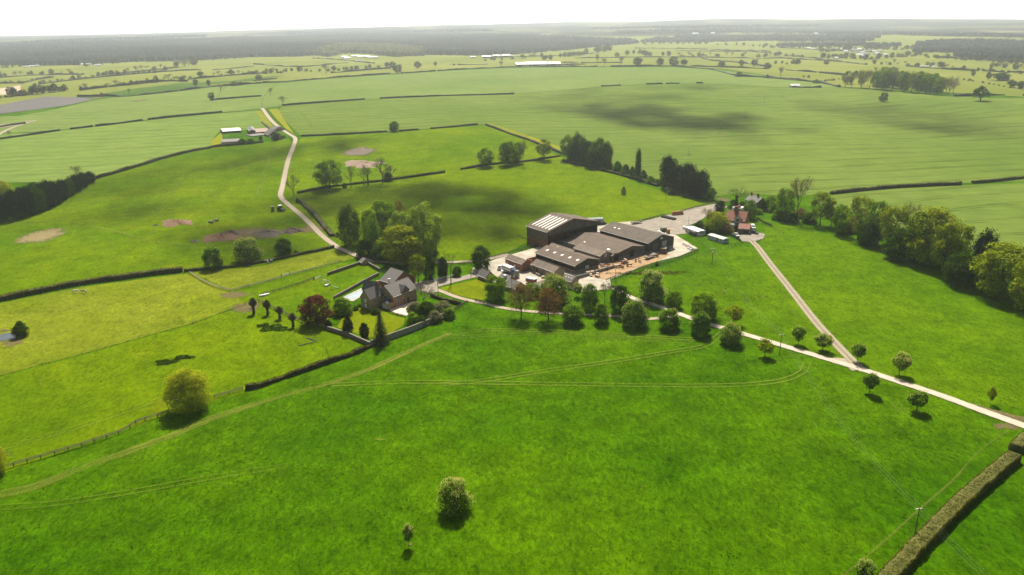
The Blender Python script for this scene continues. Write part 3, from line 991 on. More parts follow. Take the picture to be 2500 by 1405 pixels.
leafy('greenbush', (126, 127), [(0, .42), (.2, .5), (.5, .45), (.8, .28), (1, .08)], 0, 50, .16, 64, .030, [L_lime], .02, .3, fill=.35, limbs=0)
leafy('greybush', (131, 132), [(0, .42), (.2, .5), (.5, .45), (.8, .28), (1, .08)], 0, 50, .16, 64, .028, [L_grey], .02, .3, fill=.35, limbs=0)
leafy('brownbush', (136, 137), [(0, .4), (.2, .5), (.5, .45), (.8, .28), (1, .08)], 0, 50, .16, 50, .028, [L_bud], .02, .3, fill=.3, limbs=0)

# spruce: drooping tiers of sprays on a straight stem
def spruce(seed):
    rg = np.random.default_rng(seed)
    P_, N_ = [], []
    tiers = 17
    for i in range(tiers):
        t = i / tiers
        R = .5 * (1 - t) ** .85 + .03
        z = .05 + .93 * t
        nb = max(5, int(13 * (1 - t)) + 4)
        for b in range(nb):
            a = 2 * PI * (b + rg.random()) / nb
            Lb = R * rg.uniform(.75, 1.08)
            m = int(60 * Lb / .5) + 14
            s = rg.uniform(.12, 1, m)
            x = Lb * s
            sd = rg.normal(0, .030, (m, 3)) * (.4 + s)[:, None]
            P_.append(np.stack([x * math.cos(a), x * math.sin(a), z - .055 * s ** 2 + .02 * s], 1) + sd * [1, 1, .5])
            N_.append(np.tile([math.cos(a) * .4, math.sin(a) * .4, .9], (m, 1)) + rg.normal(0, .35, (m, 3)))
    p, nn = np.vstack(P_), np.vstack(N_)
    nn /= np.linalg.norm(nn, axis=1, keepdims=True)
    v, f = leaf_quads(rg, p, nn, .020, .5)
    proto('spruce', mesh_np('spruce_crown', v, f, [L_spruce]), trunk_mesh('spruce_trunk', seed, .97, .018, BARK, lean=.002))
spruce(141)

def bare(kind, seeds, bud=None, nb=0, bs=.014, bark=None, ivy=0, jit=.03, **kw):
    for s in seeds:
        segs, tips = bare_arrays(s, **kw)
        v, f = tubes_np(segs[:2], 6)
        tm = mesh_np(kind + '_trunk', v, f, bark or TWIG)
        v, f = tubes_np(segs[2:], 3)
        mi = np.zeros(len(f), int)
        mats = [bark or TWIG]
        rg = np.random.default_rng(s)
        if bud:
            mats.append(bud)
            q = tips[rg.integers(0, len(tips), nb)] + rg.normal(0, jit, (nb, 3))
            lv, lf = leaf_quads(rg, q, sph(rg, nb), bs)
            f = np.vstack([f, lf + len(v)]); v = np.vstack([v, lv]); mi = np.concatenate([mi, np.ones(len(lf), int)])
        if ivy:
            mats.append(L_dark)
            z = rg.uniform(0, ivy, 500)
            th = rg.uniform(0, 6.28, 500)
            r_ = .09 * rg.uniform(.4, 1, 500) * (1.2 - z / ivy * .6)
            q = np.stack([r_ * np.cos(th), r_ * np.sin(th), z], 1)
            lv, lf = leaf_quads(rg, q, sph(rg, 500), .03)
            f = np.vstack([f, lf + len(v)]); v = np.vstack([v, lv]); mi = np.concatenate([mi, np.full(len(lf), len(mats) - 1)])
        proto(kind, mesh_np(kind + '_branches', v, f, mats, mi), tm)

bare('bare', (201, 202, 203), r=.028)
bare('barebud', (206, 207), L_farb, 900, .014, depth=5)
bare('ivied', (211,), L_dark, 60, .012, ivy=.5)
def airy(kind, seed, prof, z0, mat, n_cl, per, ls, bark, r=.02, z_fork=.16, spread=.7, shell=(.35, 1), fill=.35, cr=.11):
    """see-through crown of fine sprays over a visible branching skeleton"""
    segs, tips = bare_arrays(seed, depth=5, r=r, z_fork=z_fork, spread=spread, keep=.76)
    v, f = tubes_np(segs[:2], 6)
    tm = mesh_np(kind + '_trunk', v, f, bark)
    v, f = tubes_np([(a * [.86, .86, .93], b * [.86, .86, .93], r0, r1) for a, b, r0, r1 in segs[2:]], 3)
    lv, lf, mi_, c = crown_arrays(seed, prof, z0, n_cl, cr, per, ls, shell=shell, fill=fill)
    mi = np.concatenate([np.zeros(len(f), int), np.ones(len(lf), int)])
    proto(kind, mesh_np(kind + '_crown', np.vstack([v, lv]), np.vstack([f, lf + len(v)]), [bark, mat], mi), tm)
airy('willow', 222, [(0, .36), (.15, .46), (.4, .5), (.65, .45), (.85, .33), (1, .12)], .05, L_willow, 200, 84, .0125, BARK)
airy('brownbud', 216, TALL, .24, L_bud, 80, 52, .014, TWIG, r=.022, z_fork=.24)
airy('rustbud', 219, WIDE, .20, L_rust, 90, 55, .014, TWIG, r=.022, z_fork=.22)
bare('thin', (226, 227), depth=4, split=2, z_fork=.4, r=.03, narrow=.7)
bare('gardenbare', (231,), L_grey, 1100, .012, depth=5, bark=BARKG)

def pollard(seed):
    rg = random.Random(seed)
    v, f = tubes_np([((0, 0, -.03), (.03, .02, .28), .17, .13), ((.03, .02, .28), (.0, 0, .46), .13, .19), ((0, 0, .46), (0, .01, .56), .21, .14)], 8)
    tm = mesh_np('pollard_trunk', v, f, BARK)
    segs = []
    for i in range(330):
        a, b = rg.random() * 6.28, rg.uniform(.05, 1.35)
        d = Vector((math.cos(a) * math.sin(b), math.sin(a) * math.sin(b), math.cos(b)))
        s = Vector((0, 0, .46)) + Vector((d.x * .16, d.y * .16, d.z * .06))
        L = rg.uniform(.22, .36)
        e = s + Vector((d.x * L, d.y * L, d.z * L * 1.3 + .04))
        segs.append((tuple(s), tuple(e), .024, .010))
    v, f = tubes_np(segs, 3)
    proto('pollard', mesh_np('pollard_shoots', v, f, TWIG), tm)
pollard(5); pollard(6)

TREES = []
NAMES = dict(chestnut='horse_chestnut', flowering='horse_chestnut', dome='broadleaf_tree', darkdome='broadleaf_tree', young='young_tree', younglight='young_tree', youngflower='young_tree',
             oak='oak_tree', bigoak='oak_tree', leafy='broadleaf_tree', spread='broadleaf_tree', yellowdome='broadleaf_tree', poplarlight='white_poplar', copper='copper_beech',
             darkcolumn='broadleaf_tree', cypress='conifer_tree', yew='clipped_yew', column='poplar_tree', bush='shrub', greenbush='shrub', greybush='shrub', brownbush='shrub',
             spruce='spruce_tree', bare='bare_tree', barebud='bare_tree', ivied='bare_tree', brownbud='budding_tree', rustbud='budding_tree', willow='willow_tree', thin='bare_tree',
             gardenbare='bare_tree', pollard='pollard_willow')
TW = dict(pollard='shoots')
_tn = [0]
LOWCROWN = dict(chestnut=.38, flowering=.38, dome=.36, darkdome=.34, yellowdome=.36, poplarlight=.28, copper=.36, darkcolumn=.3, cypress=.3, bush=.4, greenbush=.4, greybush=.4, brownbush=.4, willow=.3, bigoak=.3, yew=.3)

def tree(kind, x, yb, yt, w, label, group=None, single=False, var=None):
    """a tree from its pixel base, top row and crown width"""
    if kind in LOWCROWN:          # the row given is where the near skirt of the crown meets the grass
        c0 = P(x, yb)
        yb -= LOWCROWN[kind] * w * (CH - c0.z) / math.sqrt(c0.x ** 2 + c0.y ** 2 + (CH - c0.z) ** 2)
    b = P(x, yb)
    h = max(1.0, (ztop(b.x, b.y, yt) - b.z))
    wd_ = w * mpp(b)
    ps = PROTO[kind]
    _tn[0] += 1
    cm, tm = ps[(_tn[0] if var is None else var) % len(ps)]
    nm = NAMES[kind]
    cat = 'shrub' if nm in ('shrub', 'clipped_yew') else 'tree'
    e = empty(nm, (b.x, b.y, b.z), (_tn[0] * 2.399) % 6.283, label, cat, group)
    sz = (wd_, wd_, h)
    c = link(TW.get(kind, 'foliage' if cat == 'shrub' else 'crown'), cm, e, scale=sz)
    link('trunk' if cat == 'tree' else 'stem', tm, e, scale=sz)
    return e
# ------------------------------------------------------------------ trees, one by one (pixel base, top, width)
AV = 'chestnuts along the drive'
for a in [
    ('dome', 1209, 738, 673, 60, 'full round green tree on the lawn edge beside the low slate outbuildings'),
    ('leafy', 1300, 724, 692, 44, 'green tree behind the brown budding tree, under the outbuilding roofs'),
    ('flowering', 1352, 752, 677, 82, 'large white-flowering chestnut in front of the little barn with three rooflights'),
    ('youngflower', 1409, 725, 693, 25, 'lollipop sapling on a thin stem beside the little barn with rooflights'),
    ('chestnut', 1440, 764, 693, 48, 'upright bright green chestnut below the cattle yard corner'),
    ('barebud', 1476, 738, 690, 34, 'pale half-leafed tree behind the upright green chestnut by the yard'),
    ('darkdome', 1513, 772, 697, 54, 'dark, dense egg-shaped tree between the two lanes'),
    ('chestnut', 1398, 797, 743, 60, 'broad low chestnut in the grass just below the house lane, beside the brown trees'),
    ('chestnut', 1467, 795, 741, 44, 'chestnut with a visible trunk standing right below the dark egg-shaped tree'),
    ('flowering', 1548, 805, 735, 68, 'large blossoming chestnut below the house lane in front of the fork'),
    ('flowering', 1590, 744, 667, 71, 'bell-shaped chestnut thick with white candles above the drive, topmost of the avenue'),
    ('dome', 1645, 756, 711, 46, 'small green tree right beside the tall bell-shaped flowering chestnut'),
    ('chestnut', 1633, 810, 754, 57, 'dark chestnut on the grass point where the house lane meets the drive'),
    ('dome', 1718, 787, 716, 72, 'wide yellow-green tree above the drive, lit along its top'),
    ('chestnut', 1710, 825, 763, 54, 'chestnut standing in front of the wide yellow-green tree, below the drive'),
    ('flowering', 1783, 848, 793, 58, 'bushy chestnut full of creamy candles at the end of the wheel marks'),
    ('younglight', 1790, 793, 746, 46, 'yellowish half-leafed tree with a bare trunk above the drive'),
    ('younglight', 1867, 871, 828, 42, 'yellowish young tree beside the power pole at the drive'),
    ('young', 1948, 841, 799, 34, 'young green tree in the grass wedge between drive and cottage lane'),
    ('youngflower', 2008, 857, 818, 44, 'young flowering tree right beside the cottage lane in the wedge'),
    ('young', 2093, 884, 841, 36, 'open-crowned young tree on the far side of the lane junction'),
    ('youngflower', 2195, 915, 864, 44, 'young tree with pale candles in the pasture right of the junction'),
    ('young', 2122, 961, 913, 42, 'young tree with a straight trunk standing just below the lane junction'),
    ('young', 2237, 1004, 958, 50, 'wide-crowned young tree on the near verge of the drive'),
    ('younglight', 2417, 986, 946, 22, 'thin pale sapling near the drive gate at the picture edge'),
    ('youngflower', 2111, 1425, 1371, 46, 'white-flowering young tree beside the clipped hedge at the bottom edge'),
    ('flowering', 1110, 1265, 1177, 84, 'round white-flowering chestnut alone in the front pasture'),
    ('youngflower', 998, 1335, 1283, 27, 'tiny round sapling alone in the front pasture beside the flowering chestnut'),
    ]:
    tree(*a[:5], a[5], AV if 1380 < a[1] and a[2] > 735 else None)
for a in [
    ('brownbud', 1272, 777, 693, 72, 'brown budding tree, the paler of the pair standing over the house lane'),
    ('rustbud', 1338, 784, 704, 72, 'rusty brown budding tree in front of the large white-flowering chestnut'),
    ('willow', 465, 1012, 903, 112, 'big airy yellow-green willow breaking the rail fence line'),
    ('willow', -14, 1168, 1085, 74, 'yellow-green willow cut by the edge at the lower rail fence'),
    ('bush', 54, 826, 784, 40, 'dark round bush hanging over the small pond'),
    ('chestnut', 522, 662, 605, 52, 'dark round tree on the wall line, first of three beside the white sheep'),
    ('flowering', 606, 645, 586, 70, 'large pale-topped chestnut on the wall line, tallest of three beside the sheep'),
    ('darkdome', 694, 627, 583, 44, 'small dark tree by the bare earth, nearest the back drive of three'),
    ('bush', 727, 497, 484, 11, 'small dark bush at the bend of the back drive'),
    ('bush', 824, 580, 568, 11, 'tiny dark bush on the bank beside the back drive'),
    ('bush', 722, 622, 612, 14, 'little bush at the foot of the small dark tree by the wall'),
    # house garden
    ('copper', 773, 802, 724, 82, 'purple copper beech at the corner of the walled garden'),
    ('greenbush', 836, 774, 727, 56, 'rounded green shrub between copper beech and pool'),
    ('yew', 850, 818, 775, 28, 'taller of the black clipped yews beside the garden wall'),
    ('yew', 890, 826, 789, 25, 'shorter black clipped yew, between the other yew and the spruce'),
    ('yew', 803, 805, 783, 17, 'small black yew half under the copper beech'),
    ('spruce', 931, 840, 752, 46, 'spruce with layered branches at the corner of the garden wall'),
    ('greenbush', 1008, 797, 763, 36, 'light green bush inside the long garden wall, below the forecourt'),
    ('bush', 1042, 780, 738, 56, 'dark bush in the middle of the shrubbery below the house'),
    ('greybush', 1080, 776, 735, 58, 'grey-green flowering shrub at the end of the garden wall'),
    ('greybush', 1015, 765, 738, 44, 'grey-green shrub beside the house forecourt'),
    ('bush', 1028, 800, 772, 40, 'dark bush leaning over the middle of the long garden wall'),
    ('greybush', 1062, 792, 760, 44, 'grey-green shrub overhanging the garden wall between the dark bushes'),
    ('greenbush', 1098, 782, 752, 34, 'green shrub at the very end of the long garden wall'),
    ('bush', 868, 760, 748, 20, 'low bush between the pool and the lawn'),
    ('gardenbare', 1034, 745, 694, 54, 'pale bare tree in front of the house gable'),
    ('bush', 917, 770, 752, 26, 'low dark shrub beside the glazed porch of the house'),
    ('bush', 880, 752, 744, 22, 'low shrubs edging the patio beside the lawn'),
    ('oak', 1022, 690, 623, 42, 'reddish-green tree behind the house, beside the gravel drive'),
    ('darkdome', 1048, 684, 622, 34, 'dark green tree right of the reddish tree behind the house'),
    ('cypress', 1081, 682, 627, 28, 'narrow dark conifer beside the bare tree on the house drive'),
    ('thin', 1101, 694, 612, 46, 'slender bare tree standing on the house drive'),
    ('darkdome', 1116, 677, 651, 25, 'small dark mushroom-shaped tree on the lawn behind the bare tree'),
    ('darkdome', 1175, 664, 601, 50, 'dark tree alone at the entrance of the farm yard'),
    # clump beside the back drive
    ('darkcolumn', 856, 604, 497, 58, 'tall dark tree, first of the clump beside the back drive'),
    ('dome', 937, 575, 490, 72, 'dark domed tree at the back of the clump'),
    ('leafy', 904, 590, 512, 50, 'paler tree between the tall dark tree and the clump'),
    ('brownbud', 975, 560, 490, 40, 'brown budding tree behind the bright poplar of the clump'),
    ('leafy', 907, 622, 538, 48, 'mid-green tree in the middle of the clump, over dark undergrowth'),
    ('poplarlight', 982, 632, 518, 78, 'bright silvery-green tree in the clump, left twin'),
    ('poplarlight', 1036, 634, 497, 92, 'bright silvery-green tree at the clump edge, highest twin'),
    ('yellowdome', 980, 654, 553, 106, 'round yellow-green tree in front of the clump, nearest the house'),
    ('bush', 893, 632, 585, 52, 'dark undergrowth bush under the clump, beside the drive'),
    ('bush', 935, 640, 592, 56, 'second dark bush under the clump, beside the yellow-green tree'),
    ('bush', 1052, 628, 590, 40, 'dark bush under the outer poplar of the clump'),
    # hedge trees on the bank
    ('bare', 718, 481, 424, 38, 'bare tree alone beside the bend of the back drive'),
    ('spread', 806, 461, 391, 74, 'wide leafy tree on the hedge, beside the pale heap'),
    ('bush', 842, 461, 447, 12, 'small bush on the hedge right of the wide leafy tree'),
    ('bare', 858, 458, 404, 30, 'small bare tree on the hedge, next to the wide leafy tree'),
    ('bare', 890, 455, 400, 40, 'bare tree on the hedge, in the middle of the row'),
    ('ivied', 899, 453, 402, 22, 'ivied tree on the hedge touching the middle bare tree'),
    ('bare', 934, 447, 382, 62, 'tallest bare tree of the row on the hedge'),
    ('bush', 946, 444, 420, 26, 'dark ivy bush at the foot of the tallest bare tree'),
    ('bare', 956, 440, 403, 36, 'bare tree with a bent trunk at the end of the hedge row'),
    ('leafy', 1186, 407, 362, 42, 'leafy tree at the start of the clump on the upper hedge'),
    ('thin', 1206, 407, 368, 14, 'ivied bare pole tree in the upper hedge clump'),
    ('thin', 1216, 405, 371, 12, 'second bare pole tree in the upper hedge clump'),
    ('leafy', 1231, 404, 349, 32, 'pale leafy tree in the middle of the upper hedge clump'),
    ('leafy', 1246, 402, 345, 36, 'tallest leafy tree of the upper hedge clump'),
    ('leafy', 1263, 398, 348, 34, 'leafy tree near the end of the upper hedge clump'),
    ('barebud', 1277, 404, 342, 24, 'tall half-bare tree ending the upper hedge clump'),
    ('oak', 1328, 391, 340, 42, 'single open-crowned tree on the upper hedge before the dark copse'),
    ('spread', 1386, 390, 329, 42, 'pale leafy tree at the near end of the dark copse'),
    ('darkcolumn', 1413, 398, 323, 44, 'highest dark tree of the copse at the crop edge'),
    ('darkdome', 1436, 402, 345, 46, 'dark tree in the middle of the copse at the crop edge'),
    ('dome', 1461, 406, 337, 44, 'green-topped tall tree of the copse at the crop edge'),
    ('darkcolumn', 1479, 412, 345, 36, 'last tall tree of the copse at the crop edge'),
    ('darkdome', 1400, 392, 350, 40, 'low dark tree under the pale leafy tree of the copse'),
    ('darkdome', 1448, 412, 365, 50, 'low dark tree along the shaded front of the copse'),
    ('column', 1557, 436, 360, 17, 'slim columnar poplar rising from the hedge'),
    ('bush', 1486, 418, 393, 22, 'bush on the hedge touching the dark copse'),
    ('bush', 1507, 424, 394, 26, 'larger bush on the hedge beyond the dark copse'),
    ('bush', 1527, 430, 402, 22, 'bush midway between the copse and the columnar poplar'),
    ('bush', 1543, 436, 406, 20, 'bush on the hedge just before the columnar poplar'),
    ('bush', 1570, 442, 416, 24, 'bush on the hedge just past the columnar poplar'),
    ('greenbush', 1588, 450, 429, 26, 'green bush between the poplar and the black conifers'),
    ('bush', 1606, 454, 438, 22, 'low bush touching the black conifers'),
    ('cypress', 1630, 462, 381, 48, 'black conifer, tallest of the row behind the farm'),
    ('cypress', 1655, 470, 402, 42, 'black conifer, second in the row behind the farm'),
    ('cypress', 1678, 476, 399, 46, 'black conifer, third in the row behind the farm'),
    ('cypress', 1695, 482, 420, 40, 'low black conifer in front of the row behind the farm'),
    ('cypress', 1712, 486, 416, 46, 'black conifer, last in the row behind the farm'),
    ('dome', 1736, 491, 458, 26, 'small green tree ending the row of black conifers'),
    ('bush', 1640, 478, 462, 24, 'bush with ivy at the foot of the black conifers'),
    ('greybush', 1522, 477, 456, 14, 'lone slanted sapling in the pasture behind the big barn'),
    ('dome', 963, 323, 296, 28, 'single round tree on the hedge between pasture and crop'),
    # tree belt right of the cottage
    ('leafy', 1914, 536, 460, 50, 'green tree right of the red cottage, first of the belt'),
    ('barebud', 1944, 540, 433, 66, 'tall bare tree at the start of the belt by the cottage'),
    ('oak', 2002, 550, 470, 54, 'open yellow-green tree with a dark trunk in the belt'),
    ('oak', 2028, 554, 490, 36, 'smaller yellowish tree beside the open tree in the belt'),
    ('oak', 2094, 584, 481, 70, 'tall yellow-green oak with a forked trunk in the belt'),
    ('leafy', 2136, 598, 492, 62, 'green oak crowded behind the forked oak in the belt'),
    ('oak', 2175, 616, 500, 74, 'oak with a bronze-tinted top in the middle of the belt'),
    ('barebud', 2215, 600, 497, 44, 'half-bare tree top showing above the belt'),
    ('bigoak', 2266, 654, 505, 128, 'massive round oak, largest of the belt'),
    ('oak', 2335, 672, 550, 70, 'oak leaning out past the massive oak of the belt'),
    ('cypress', 2394, 680, 561, 60, 'black conifer between the two massive oaks'),
    ('bigoak', 2440, 735, 596, 142, 'massive oak at the near end of the belt'),
    ('bigoak', 2530, 775, 600, 130, 'oak cut by the picture edge at the near end of the belt'),
    ('darkdome', 2120, 604, 545, 60, 'dark understorey tree below the forked oak'),
    ('darkdome', 2195, 640, 560, 80, 'dark understorey tree left of the massive oak'),
    ('darkdome', 2345, 705, 620, 84, 'dark understorey tree right of the massive oak'),
    ('bush', 2060, 574, 545, 44, 'dark bush under the open trees of the belt'),
    ('brownbush', 2080, 570, 530, 36, 'yellow-brown bush at the foot of the forked oak'),
    ('bush', 1975, 548, 520, 40, 'low bushes between the tall bare tree and open tree'),
    ('brownbush', 2024, 535, 505, 30, 'brown bush behind the open yellow-green tree'),
    # cottages
    ('ivied', 1797, 503, 452, 46, 'bare tree with a black ivied trunk between the cottages'),
    ('cypress', 1757, 526, 490, 26, 'dark leaning conifer behind the red cottage'),
    ('yellowdome', 1748, 570, 518, 62, 'yellow-brown tree with a dark trunk in front of the red cottage'),
    ('barebud', 1728, 560, 510, 40, 'thin bare tree left of the yellow-brown tree'),
    ('dome', 1830, 537, 489, 36, 'round green tree right of the red cottage roof'),
    ('bush', 1790, 512, 488, 26, 'dark bush under the ivied tree'),
    ('bush', 1860, 517, 489, 26, 'black evergreen beside the grey cottage gable'),
    ('bush', 1812, 505, 492, 22, 'bush in front of the grey cottage wall'),
    ('greenbush', 1850, 525, 510, 26, 'green bush below the black evergreen'),
    ('bush', 1707, 562, 540, 34, 'dark shrub behind the white caravan'),
    ('greenbush', 1886, 520, 492, 28, 'green shrub between the grey cottage and belt'),
    ('bush', 1725, 575, 553, 16, 'bush against the end of the white caravan'),
    ('bush', 1603, 650, 640, 11, 'single small bush on the yard fence'),
    ('brownbush', 1772, 574, 545, 40, 'yellow-brown bush against the front of the red cottage'),
    ('greenbush', 1900, 540, 512, 40, 'green bush at the foot of the first belt tree'),
    ('bush', 1935, 545, 520, 36, 'dark bush between the first belt tree and tall bare tree'),
    ('brownbush', 1955, 535, 508, 40, 'brown bush behind the tall bare tree'),
    ('dome', 1880, 512, 478, 34, 'bushy green tree beside the grey cottage towards the belt'),
    ('leafy', 2050, 572, 500, 44, 'green tree filling the gap before the forked oak'),
    ('oak', 2300, 668, 545, 76, 'bronze-green oak overlapping the massive oak of the belt'),
    ('leafy', 2230, 640, 520, 66, 'green tree on the near side of the massive oak'),
    ('bush', 592, 354, 339, 26, 'dark bush beside the low grey shed of the small farmstead'),
    ('greenbush', 612, 353, 338, 26, 'green bush in front of the low stone range of the small farmstead'),
    ('bush', 637, 343, 331, 10, 'small bush at the end of the small farmstead garden'),
    ('bush', 692, 338, 331, 12, 'bush beside the back drive below the small farmstead'),
    ('darkdome', 672, 345, 322, 20, 'ivy-dark tree grown over the broken farmstead building'),
    # plantation at the picture edge
    ('willow', 14, 492, 442, 44, 'pale green tree behind the dark plantation'),
    ('barebud', 190, 442, 406, 30, 'bare tree tops behind the end of the plantation'),
    ('bare', 24, 334, 317, 14, 'small bare tree on the upper hedge near the picture edge'),
    ]:
    tree(*a)
PG = 'conifers of the dark plantation'
pl = [(-25, 545, 478), (8, 541, 474), (40, 537, 464), (72, 529, 456), (98, 519, 452), (118, 510, 446), (137, 501, 443), (156, 490, 438), (172, 480, 431), (188, 470, 426), (204, 460, 421), (221, 449, 419),
      (20, 520, 470), (58, 512, 458), (90, 502, 446), (120, 492, 440)]
for i, (x, yb, yt) in enumerate(pl):
    tree('cypress' if i % 4 else 'darkcolumn', x, yb, yt, 40 if x < 140 else 28, 'dark plantation conifer in the block below the left crop hedge', PG)
for i, (x, yb, yt) in enumerate([(620, 766, 727), (654, 768, 733), (684, 778, 748), (716, 798, 764)]):
    tree('pollard', x, yb, yt, 24, ['pollard willow nearest the brown gateway earth', 'widest pollard willow, second from the gateway', 'slimmest pollard willow, third from the gateway', 'pollard willow nearest the copper beech'][i], 'pollard willows in a row')
# ------------------------------------------------------------------ hedges, walls, fences, wires
HEDGE_SKIN = M('hedge_skin', (.052, .060, .008), (.100, .100, .018), .5, .95, .6, .3, detail=6)
HEDGE_DARK = M('dark_hedge_skin', (.026, .034, .008), (.062, .064, .018), .5, .95, .6, .3, detail=6)
HEDGE_FAR = M('far_hedge_skin', (.030, .045, .020), (.060, .075, .032), .2, .95, .5, .5, detail=5)
STONE_W = M('rubble_stone', (.13, .098, .062), (.25, .19, .125), 1.3, .95, .5, .06, detail=8)
STONE_L = M('pale_wall_stone', (.23, .205, .165), (.37, .335, .275), .8, .95, .4, .05, detail=8)
COPING = M('coping_stone', (.12, .105, .085), (.20, .175, .14), 2, .9)
WOOD_F = M('fence_timber', (.10, .08, .055), (.20, .165, .12), 3, .9)
WOOD_D = M('dark_timber', (.055, .042, .030), (.11, .085, .06), 3, .9)
WIRE = M('wire_metal', (.26, .26, .2), (.32, .32, .26), 1, .5, metal=0)
HEDGES = 0

def hedge(px, h, w, label, leaves=0, ls=.22, brown=.0, far=False, clipped=False, gappy=0.0, group=None, pts=None, ragged=.16):
    global HEDGES
    HEDGES += 1
    rg = np.random.default_rng(HEDGES)
    w3 = pts or [P(*q) for q in px]
    d0 = w3[0].length
    step = max(.5, min(6, d0 * .004))
    line = catmull(w3, step) if len(w3) > 2 else line_pts(w3, step)
    n = len(line)
    prof = [(-.5, 0), (-.52, .45), (-.5, .9), (-.42, 1.0), (.42, 1.0), (.5, .9), (.52, .45), (.5, 0)]
    k = len(prof)
    hv = np.clip(1 + ragged * np.convolve(rg.normal(0, 1.5, n + 8), np.ones(5) / 5, 'same')[4:4 + n], .55, 1.6)
    V = np.zeros((n, k, 3))
    for i, p in enumerate(line):
        d = (line[min(i + 1, n - 1)] - line[max(i - 1, 0)]).to_2d(); d.normalize()
        nx, ny = -d.y, d.x
        z = float(hgt(p.x, p.y))
        for j, (a, b) in enumerate(prof):
            jit = rg.normal(0, ragged * .28, 3)
            V[i, j] = (p.x + nx * a * w + jit[0] * w * (b > 0), p.y + ny * a * w + jit[1] * w * (b > 0), z - .15 + (h * hv[i] + .15) * b + (jit[2] * h * .5 if b > .4 else 0))
    f = [(i * k + j, (i + 1) * k + j, (i + 1) * k + j + 1, i * k + j + 1) for i in range(n - 1) for j in range(k - 1)]
    if gappy:
        keep = np.convolve(rg.normal(0, 1, n + 8), np.ones(4) / 4, 'same')[4:4 + n] > -.5 + gappy - .6
        f = [q for q in f if keep[q[0] // k]]
    f += [tuple(range(0, 4)), ] if False else []
    caps = [(0, 1, 6, 7), (1, 2, 5, 6), (2, 3, 4, 5)]
    f += [tuple(q) for q in caps] + [tuple((n - 1) * k + i for i in q[::-1]) for q in caps]
    v = V.reshape(-1, 3); f = np.array(f)
    mi = np.zeros(len(f), int)
    mats = [HEDGE_FAR if far else HEDGE_SKIN if clipped else HEDGE_DARK]
    if leaves:
        mats += [L_hedge if clipped else L_hedged, L_hedgeb]
        fi = rg.integers(0, len(f), leaves)
        wt = rg.dirichlet((1, 1, 1, 1), leaves)
        q = (v[f[fi]] * wt[:, :, None]).sum(1)
        q[:, 2] += rg.uniform(-.02, ls * .7, leaves)
        lv, lf = leaf_quads(rg, q, sph(rg, leaves) + [0, 0, .3], ls)
        v = np.vstack([v, lv]); f = np.vstack([f, lf + n * k])
        mi = np.concatenate([mi, np.where(rg.random(leaves) < brown, 2, 1)])
    o = link('hedge', mesh_np('hedge', v, f, mats, mi))
    return tag(o, label, 'hedge', group)

CLIP = 'clipped hedge'
hedge([(2150, 1440), (2250, 1330), (2350, 1228), (2440, 1150), (2474, 1122)], 2.0, 3.3, 'broad clipped hedge running up from the bottom edge beside the power pole', 20000, .15, .3, ragged=.13, clipped=True)
hedge([(2478, 1103), (2520, 1065), (2580, 1010)], 2.0, 3.3, 'short end of clipped hedge beside the drive at the picture edge', 5000, .15, .3, ragged=.13, clipped=True)
hedge([(904, 848), (860, 867), (800, 887), (740, 908), (690, 925), (640, 943), (600, 952)], 1.25, 1.4, 'hedge running from the garden wall corner towards the willow', 6500, .2, .35, ragged=.3)
hedge([(-30, 741), (100, 714), (190, 696), (300, 681), (380, 670), (446, 663)], 2.0, 2.8, 'thick dark hedge above the paddock with the two horses', 6000, .26, .4)
hedge([(450, 664), (540, 656), (640, 642), (740, 621), (815, 605)], 1.2, 1.6, 'dark wall of scrub under the three trees by the sheep', 2400, .24, .3)
hedge([(237, 437), (330, 409), (430, 380), (530, 360), (642, 349)], 2.0, 2.2, 'long hedge between the left crop field and the sloping pasture', 2600, .3, .2)
hedge([(727, 473), (805, 458), (880, 449), (950, 441), (1086, 422)], 1.5, 1.8, 'hedge under the row of bare trees on the bank', 2600, .28, .2)
hedge([(1125, 415), (1200, 403), (1280, 396), (1368, 382)], 1.5, 1.8, 'hedge under the upper clump of leafy trees', 1800, .28, .2)
hedge([(735, 334), (800, 331), (860, 328), (945, 323)], 1.6, 2.0, 'gappy hedge below the crop, left of the single round tree', 900, .3, .2, gappy=.1)
hedge([(975, 322), (1080, 313), (1166, 305)], 1.6, 2.0, 'gappy hedge below the crop, right of the single round tree', 1200, .3, .2, gappy=.1)
hedge([(1187, 306), (1240, 326), (1300, 347), (1378, 378)], 1.7, 2.0, 'hedge beside the yellow grass strip leading to the dark copse', 1200, .3, .2)
hedge([(1375, 394), (1490, 422), (1560, 441), (1606, 456)], 1.6, 2.5, 'low hedge joining the dark copse to the black conifers', 1600, .3, .2)
hedge([(732, 492), (760, 518), (790, 552), (812, 578)], 1.3, 2.6, 'ragged scrub hedge on the bank along the back drive', 1800, .28, .5, ragged=.3)
hedge([(2028, 475), (2120, 465), (2200, 458), (2346, 452)], 1.9, 2.2, 'dark hedge across the crop behind the tree belt', 2000, .34, .15)
hedge([(2373, 448), (2440, 443), (2540, 432)], 1.6, 2.0, 'dark hedge across the crop cut by the picture edge', 900, .34, .15)
hedge([(1052, 724), (1085, 735), (1124, 745)], 1.3, 1.2, 'low dark hedge beside the house lane', 900, .2, .3)
hedge([(640, 300), (655, 313), (662, 322)], 1.4, 2.0, 'short hedge between the back drive and grass strip', 300, .3, .2)
hedge([(690, 259), (760, 253), (830, 248), (890, 244)], 2.0, 2.6, 'gappy hedge across the crop from the drive corner', 0, far=True, gappy=.35)
hedge([(928, 242), (1020, 238), (1100, 235), (1255, 231)], 2.4, 3.0, 'thicker far hedge across the crop in the middle', 0, far=True, gappy=.05)
hedge([(1468, 212), (1600, 206), (1716, 204)], 2.2, 2.8, 'broken far hedge above the large cloud shadow', 0, far=True, gappy=.62)
